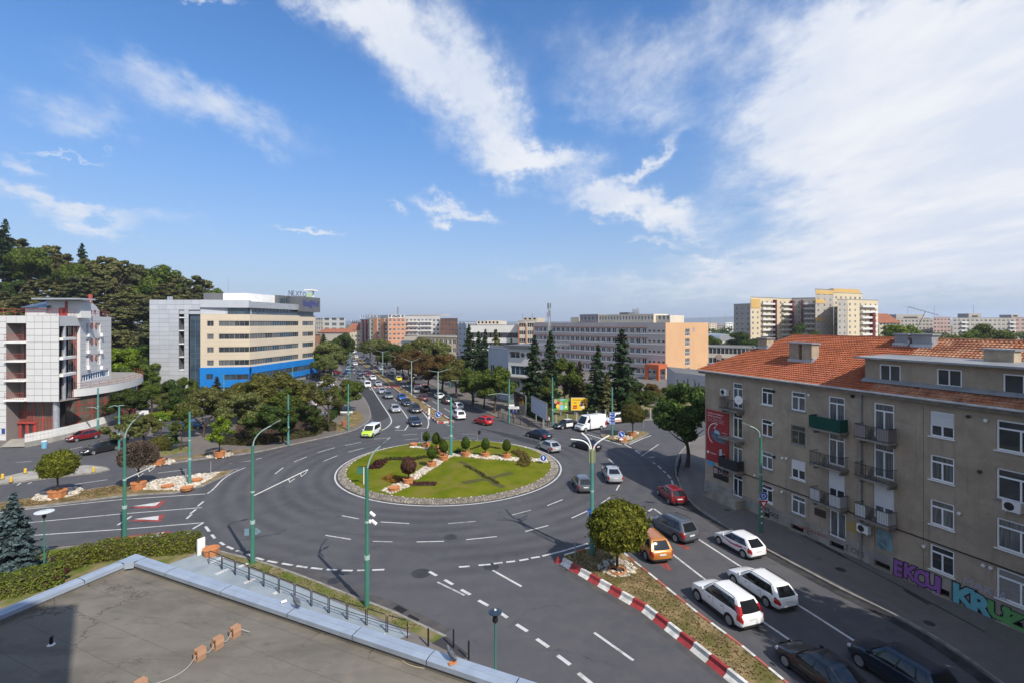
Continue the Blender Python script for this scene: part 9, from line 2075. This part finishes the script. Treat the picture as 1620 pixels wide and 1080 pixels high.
p=G(515,600,.12);t_=thing('white_banner','white cloth banner hanging right of the blue storey','banner',(p.x,p.y,.12));mb=MB();mb.tube([(0,0,0),(0,0,ZY(562,p.y))],.06,5);mb.build('post',M['steel'],t_);mb=MB();za,zb5=ZY(572,p.y),ZY(563.5,p.y);mb.box(-.9,.9,-.03,.03,za,zb5);mb.build('cloth',M['white_paint'],t_)
# ---- billboards
def billboard(label,a,c,zt_px,zb_px,mfront,legs=2,name='billboard',printer=None,frame=None):
 """board between two ground points a and c (picture px and depth), heights from picture rows at the left end"""
 A_,B_=Vector((GX(*a),a[1])),Vector((GX(*c),c[1]));z1,z0=ZY(zt_px,a[1]),ZY(zb_px,a[1]);d=B_-A_;L=d.length;t=thing(name,label,'billboard',(A_.x,A_.y,.12),math.atan2(d.y,d.x))
 z1-=.12;z0-=.12;mb=MB();mb.box(0,L,-.12,.12,z0,z1);bo=mb.build('board',frame or M['anthracite'],t);mb=MB();mb.box(.08,L-.08,-.128,-.122,z0+.08,z1-.08);po=mb.build('poster_sheet',mfront,t)
 for i in range(legs):x=L*(i+.5)/legs;MB().tube([(x,.2,-.1),(x,.2,z0+.3)],.10,6).build('leg',M['steel'],t)
 if printer:printer(po,L,z0,z1)
 return t
def bq(po,m,pts,y=-.134):o=MB().add([(x,y,z)for x,z in pts],[tuple(range(len(pts)))]).build('poster_picture',m,po);return o
def txt(po,m,s,x,z,h,wx=1.0,y=-.136,off=.01):mb=MB();text_mb(s,1,mb,lambda u,v:(x+u*h*wx,y,z+v*h),off);mb.build('poster_print',m,po)
Mk,Mw_=M['print_black'],M['print_white'];c_red,c_blu,c_org,c_skin,c_yel=mat('print_red',(.45,.03,.03),.5),mat('print_pale_blue',(.22,.45,.62),.5),mat('print_orange',(.60,.22,.03),.5),mat('print_skin',(.50,.27,.18),.5),mat('print_yellow',(.72,.52,.05),.5)
def yell(po,L,z0,z1):
 h=z1-z0;txt(po,Mk,'Comanda acum',L*.10,z0+h*.78,h*.15,1.0);txt(po,Mk,'-50%',L*.12,z0+h*.55,h*.15)
 bq(po,c_red,[(L*.10,z0+h*.12),(L*.38,z0+h*.16),(L*.36,z0+h*.42),(L*.14,z0+h*.40)]);txt(po,c_yel,'eMAG',L*.13,z0+h*.2,h*.14,1.0,-.142)
 for cx_,cz,r_,m in((.66,.50,.16,Mk),(.58,.55,.09,M['print_white']),(.80,.66,.10,c_org),(.70,.26,.10,M['print_white']),(.84,.42,.07,Mk),(.88,.2,.06,c_skin),(.74,.52,.07,c_skin)):bq(po,m,[(L*cx_+L*r_*.8*math.cos(2*math.pi*k/9+cx_),z0+h*cz+h*r_*1.2*math.sin(2*math.pi*k/9+cx_))for k in range(9)],-.134-.004*cx_*2-.004*(m is not Mk))
billboard('bright yellow billboard with a red patch and dark figures',(903,98),(929.5,98),628,648.5,mat('poster_yellow',(.80,.50,.02),.5),2,printer=yell,frame=M['steel'])
def grn(po,L,z0,z1):
 h=z1-z0
 for cx_,cz,r_,m in((.12,.78,.12,c_skin),(.10,.42,.16,Mk),(.30,.66,.10,c_red),(.28,.35,.13,c_yel),(.50,.58,.11,c_skin),(.52,.25,.14,c_blu),(.82,.55,.08,c_skin),(.82,.28,.07,M['print_white']),(.40,.2,.1,c_org)):bq(po,m,[(L*cx_+L*r_*math.cos(2*math.pi*k/10),z0+h*cz+h*r_*1.6*math.sin(2*math.pi*k/10))for k in range(10)],-.132-.006*cx_*2)
 bq(po,c_blu,[(L*.44,z0+h*.84),(L*.72,z0+h*.84),(L*.72,z0+h*.96),(L*.44,z0+h*.96)],-.15)
billboard('green billboard with a row of colourful people',(876,97),(899,97.5),630,648.5,mat('poster_green',(.14,.46,.04),.5,(.03,.16,.05),.35),1,printer=grn)
billboard('blank pale blue billboard turned away beside the hedge',(841,93),(865,84),625,650,mat('poster_blank',(.42,.47,.56),.6),2,printer=lambda po,L,z0,z1:txt(po,M['steel'],'AFISAJ',L*.35,z0+(z1-z0)*.45,.22))
def drk(po,L,z0,z1):
 h=z1-z0;
 for i in range(4):txt(po,Mw_,('Noua ta','experienta','gustoasa','aici')[i],L*.06,z0+h*(.80-.19*i),h*.10,.8)
 for cx_,cz,r_ in((.70,.62,.16),(.66,.35,.17),(.80,.42,.12)):bq(po,c_org if r_>.13 else c_yel,[(L*cx_+L*r_*math.cos(2*math.pi*k/10),z0+h*cz+h*r_*1.3*math.sin(2*math.pi*k/10))for k in range(10)],-.133-.01*cx_)
billboard('black billboard with golden picture on the wall by the corner pole',(814,103),(832,96.5),618,640,mat('poster_black',(.02,.018,.016),.5),3,printer=drk)
def railfence(label,pts,h,n,name='railing_fence',m=None,post=None,z=.12):
 t=thing(name,label,'fence',(0,0,0));P_=[Vector(p)for p in pts];m=m or M['black_metal']
 Ls=[(b_-a).length for a,b_ in zip(P_[:-1],P_[1:])];T_=sum(Ls)
 def at(s):
  for a,b_,L in zip(P_[:-1],P_[1:],Ls):
   if s<=L:return a+(b_-a)*(s/L)
   s-=L
  return P_[-1]
 for i in range(n+1):p=at(T_*i/n);MB().box(p.x-.05 if not post else p.x-.13,p.x+.05 if not post else p.x+.13,p.y-.05,p.y+.05,z-.05,h+z+(.1 if post else 0)).build('fence_post',post or m,t)
 mb=MB()
 for zz2 in(.12*h,.98*h):mb.tube([(p.x,p.y,z+zz2)for p in P_],.03,4)
 k=int(T_/.16)
 for i in range(min(k,500)):p=at(T_*i/min(k,500));mb.box(p.x-.012,p.x+.012,p.y-.012,p.y+.012,z+.12*h,z+.98*h)
 o=mb.build('bars',m,t);return t
railfence('black railing along the curved pavement at the boulevard corner',[G(x,y,.12)for x,y in((788,659),(815,670),(835,675),(856,676.5))],1.1,6)
railfence('dark railing with pale concrete posts under the billboards',[G(x,y,.12)for x,y in((860,672),(893,671),(908,668),(925,667),(940,664.5),(958,662))],1.7,6,post=M['pale_conc'])
railfence('fence with pale posts along the far street',[G(x,y,.12)for x,y in((1005,664),(1022,662),(1036,660.5),(1050,659),(1075,656),(1115,651))],1.6,5,post=M['pale_conc'])
railfence('small railing on the pavement edge near the corner tree',[G(x,y,.12)for x,y in((1072,753),(1074,741),(1077,732))],1.2,3)
railfence('dark shop front fence below the dark billboard',[G(x,y,.12)for x,y in((806,652),(820,655),(832,660))],2.4,4,m=M['anthracite'])
# ---- people
def person(label,px,py,z,h,heading,top,trousers,hair=(.03,.02,.015),stride=.25,skirt=False):
 p=G(px,py,z);t=thing('person',label,'person',(p.x,p.y,z),heading);me=bpy.data.meshes.new('body');s=h/1.75
 V=[(0,0,.95),(0,0,1.18),(0,0,1.38),(0,0,1.50),(.02,0,1.64),(.02,0,1.74),
         (0,.10,.90),(stride*.55,.10,.50),(stride*.6,.10,.08),(stride*.6+.16,.10,.03),(0,-.10,.90),(-stride*.25,-.10,.50),(-stride*.9,-.10,.10),(-stride*.9+.15,-.10,.03),
         (0,.19,1.40),(-.06,.25,1.12),(.06,.26,.88),(0,-.19,1.40),(.06,-.25,1.12),(.16,-.26,.90)]
 E=[(0,1),(1,2),(2,3),(3,4),(4,5),(0,6),(6,7),(7,8),(8,9),(0,10),(10,11),(11,12),(12,13),(2,14),(14,15),(15,16),(2,17),(17,18),(18,19)]
 Rr=[.15,.135,.16,.06,.10,.085,.10,.07,.05,.04,.10,.07,.05,.04,.065,.05,.04,.065,.05,.04]
 me.from_pydata([(x*s,y*s,z_*s)for x,y,z_ in V],E,[]);o=bpy.data.objects.new('body',me);link(o,t);md=o.modifiers.new('skin','SKIN');
 for i,v in enumerate(me.skin_vertices[0].data):v.radius=(Rr[i]*s,Rr[i]*s);v.use_root=i==0
 ss=o.modifiers.new('sub','SUBSURF');ss.levels=1;ss.render_levels=1
 m=bpy.data.materials.new('person_cloth');m.use_nodes=True;n=NT(m.node_tree);tc_=n.new('ShaderNodeTexCoord');sp_=n.new('ShaderNodeSeparateXYZ');n.l.new(tc_.outputs['Object'],sp_.inputs[0]);z_=sp_.outputs[2]
 skin=(.42,.24,.17);c=n.mix(n.math('GREATER_THAN',z_,.97*s),trousers,top);c=n.mix(n.math('GREATER_THAN',z_,1.50*s),c,skin);c=n.mix(n.math('GREATER_THAN',z_,1.68*s),c,hair);c=n.mix(n.math('LESS_THAN',z_,.07*s),c,(.02,.02,.02));n.t.nodes['Principled BSDF'].inputs['Roughness'].default_value=.8;n.set(n.n['Principled BSDF'].inputs['Base Color'],c);me.materials.append(m);return t
person('person in a pale top and dark skirt walking by the pole under the billboards',868,673,.12,1.75,2.2,(.55,.45,.42),(.05,.04,.05))
person('person in a white shirt walking past the round tree on the far pavement',1006,664,.12,1.8,1.2,(.75,.75,.75),(.10,.09,.10))
person('person in blue walking on the dark pavement by the corner pole',812,661,.12,1.75,1.8,(.03,.05,.18),(.03,.03,.05))
person('person in dark clothes behind the railing at the boulevard corner',817,660.5,.12,1.7,1.5,(.04,.05,.12),(.05,.04,.04))
# ---- pigeons on the capping
def pigeon(label,px,py,rz,z):
 p=G(px,py,z);t=thing('pigeon',label,'pigeon',(p.x,p.y,z),rz,None,1.25);me=bpy.data.meshes.new('body');V=[(-.17,0,.07),(-.08,0,.10),(0,0,.135),(.07,0,.17),(.10,0,.22),(.13,0,.25),(.17,0,.245)];me.from_pydata(V,[(i,i+1)for i in range(6)],[]);o=bpy.data.objects.new('body',me);link(o,t);o.modifiers.new('skin','SKIN')
 for i,v in enumerate(me.skin_vertices[0].data):r=(.018,.05,.068,.055,.034,.032,.008)[i];v.radius=(r,r*.9);v.use_root=i==2
 s=o.modifiers.new('sub','SUBSURF');s.levels=s.render_levels=1;me.materials.append(M['pigeon']);mb=MB()
 for q in(-.028,.028):mb.tube([(.0,q,.09),(.005,q,0.0),(.035,q,.004)],.006,4)
 mb.build('legs',M['terracotta'],t);mb=MB()
 for q in(1,-1):mb.add([(.05,q*.06,.17),(-.04,q*.075,.14),(-.19,q*.03,.065),(-.16,q*.035,.10),(.0,q*.05,.185)],[(0,1,2,3,4)])
 mb.build('wings',M['pigeon_dark'],t)
M['pigeon']=mat('pigeon_grey',(.10,.11,.13),.7,(.06,.07,.085),12);M['pigeon_dark']=mat('pigeon_wing',(.05,.055,.065),.7)
pigeon('grey pigeon standing on the blue capping near the white scrap',469,959.5,2.5,ZRF+.04);pigeon('grey pigeon on the blue capping beside the broken brick',714,1043,2.4,ZRF+.04)
p=G(1540,1048,.12);o=MB().lathe([(.0,0),(.45,.002),(.0,.01)],12).mesh('puddle',mat('light_patch',(.30,.30,.30),.3))
def wire(label,a,c,sag=.5):
 P_=[a.lerp(c,u)-Vector((0,0,sag*4*u*(1-u)))for u in np.linspace(0,1,12)];o=MB().tube(P_,.012,4).build('overhead_wire',M['black_metal']);tag(o,label,'wire',None)
# ---- the air over the town: thin even haze round everything
mb=MB().box(-6500,6500,-1200,11800,-4,175);hz_=mb.build('haze',M['white_paint']);hz_['kind']='stuff'
hm=bpy.data.materials.new('haze_air');hm.use_nodes=True;ht=NT(hm.node_tree)
for n in list(ht.n):ht.n.remove(n)
ho=ht.new('ShaderNodeOutputMaterial');hv=ht.new('ShaderNodeVolumePrincipled');hv.inputs['Color'].default_value=(0.80,0.88,1.0,1);hv.inputs['Density'].default_value=0.00013;hv.inputs['Anisotropy'].default_value=0.2
ht.l.new(hv.outputs[0],ho.inputs['Volume']);hz_.data.materials[0]=hm
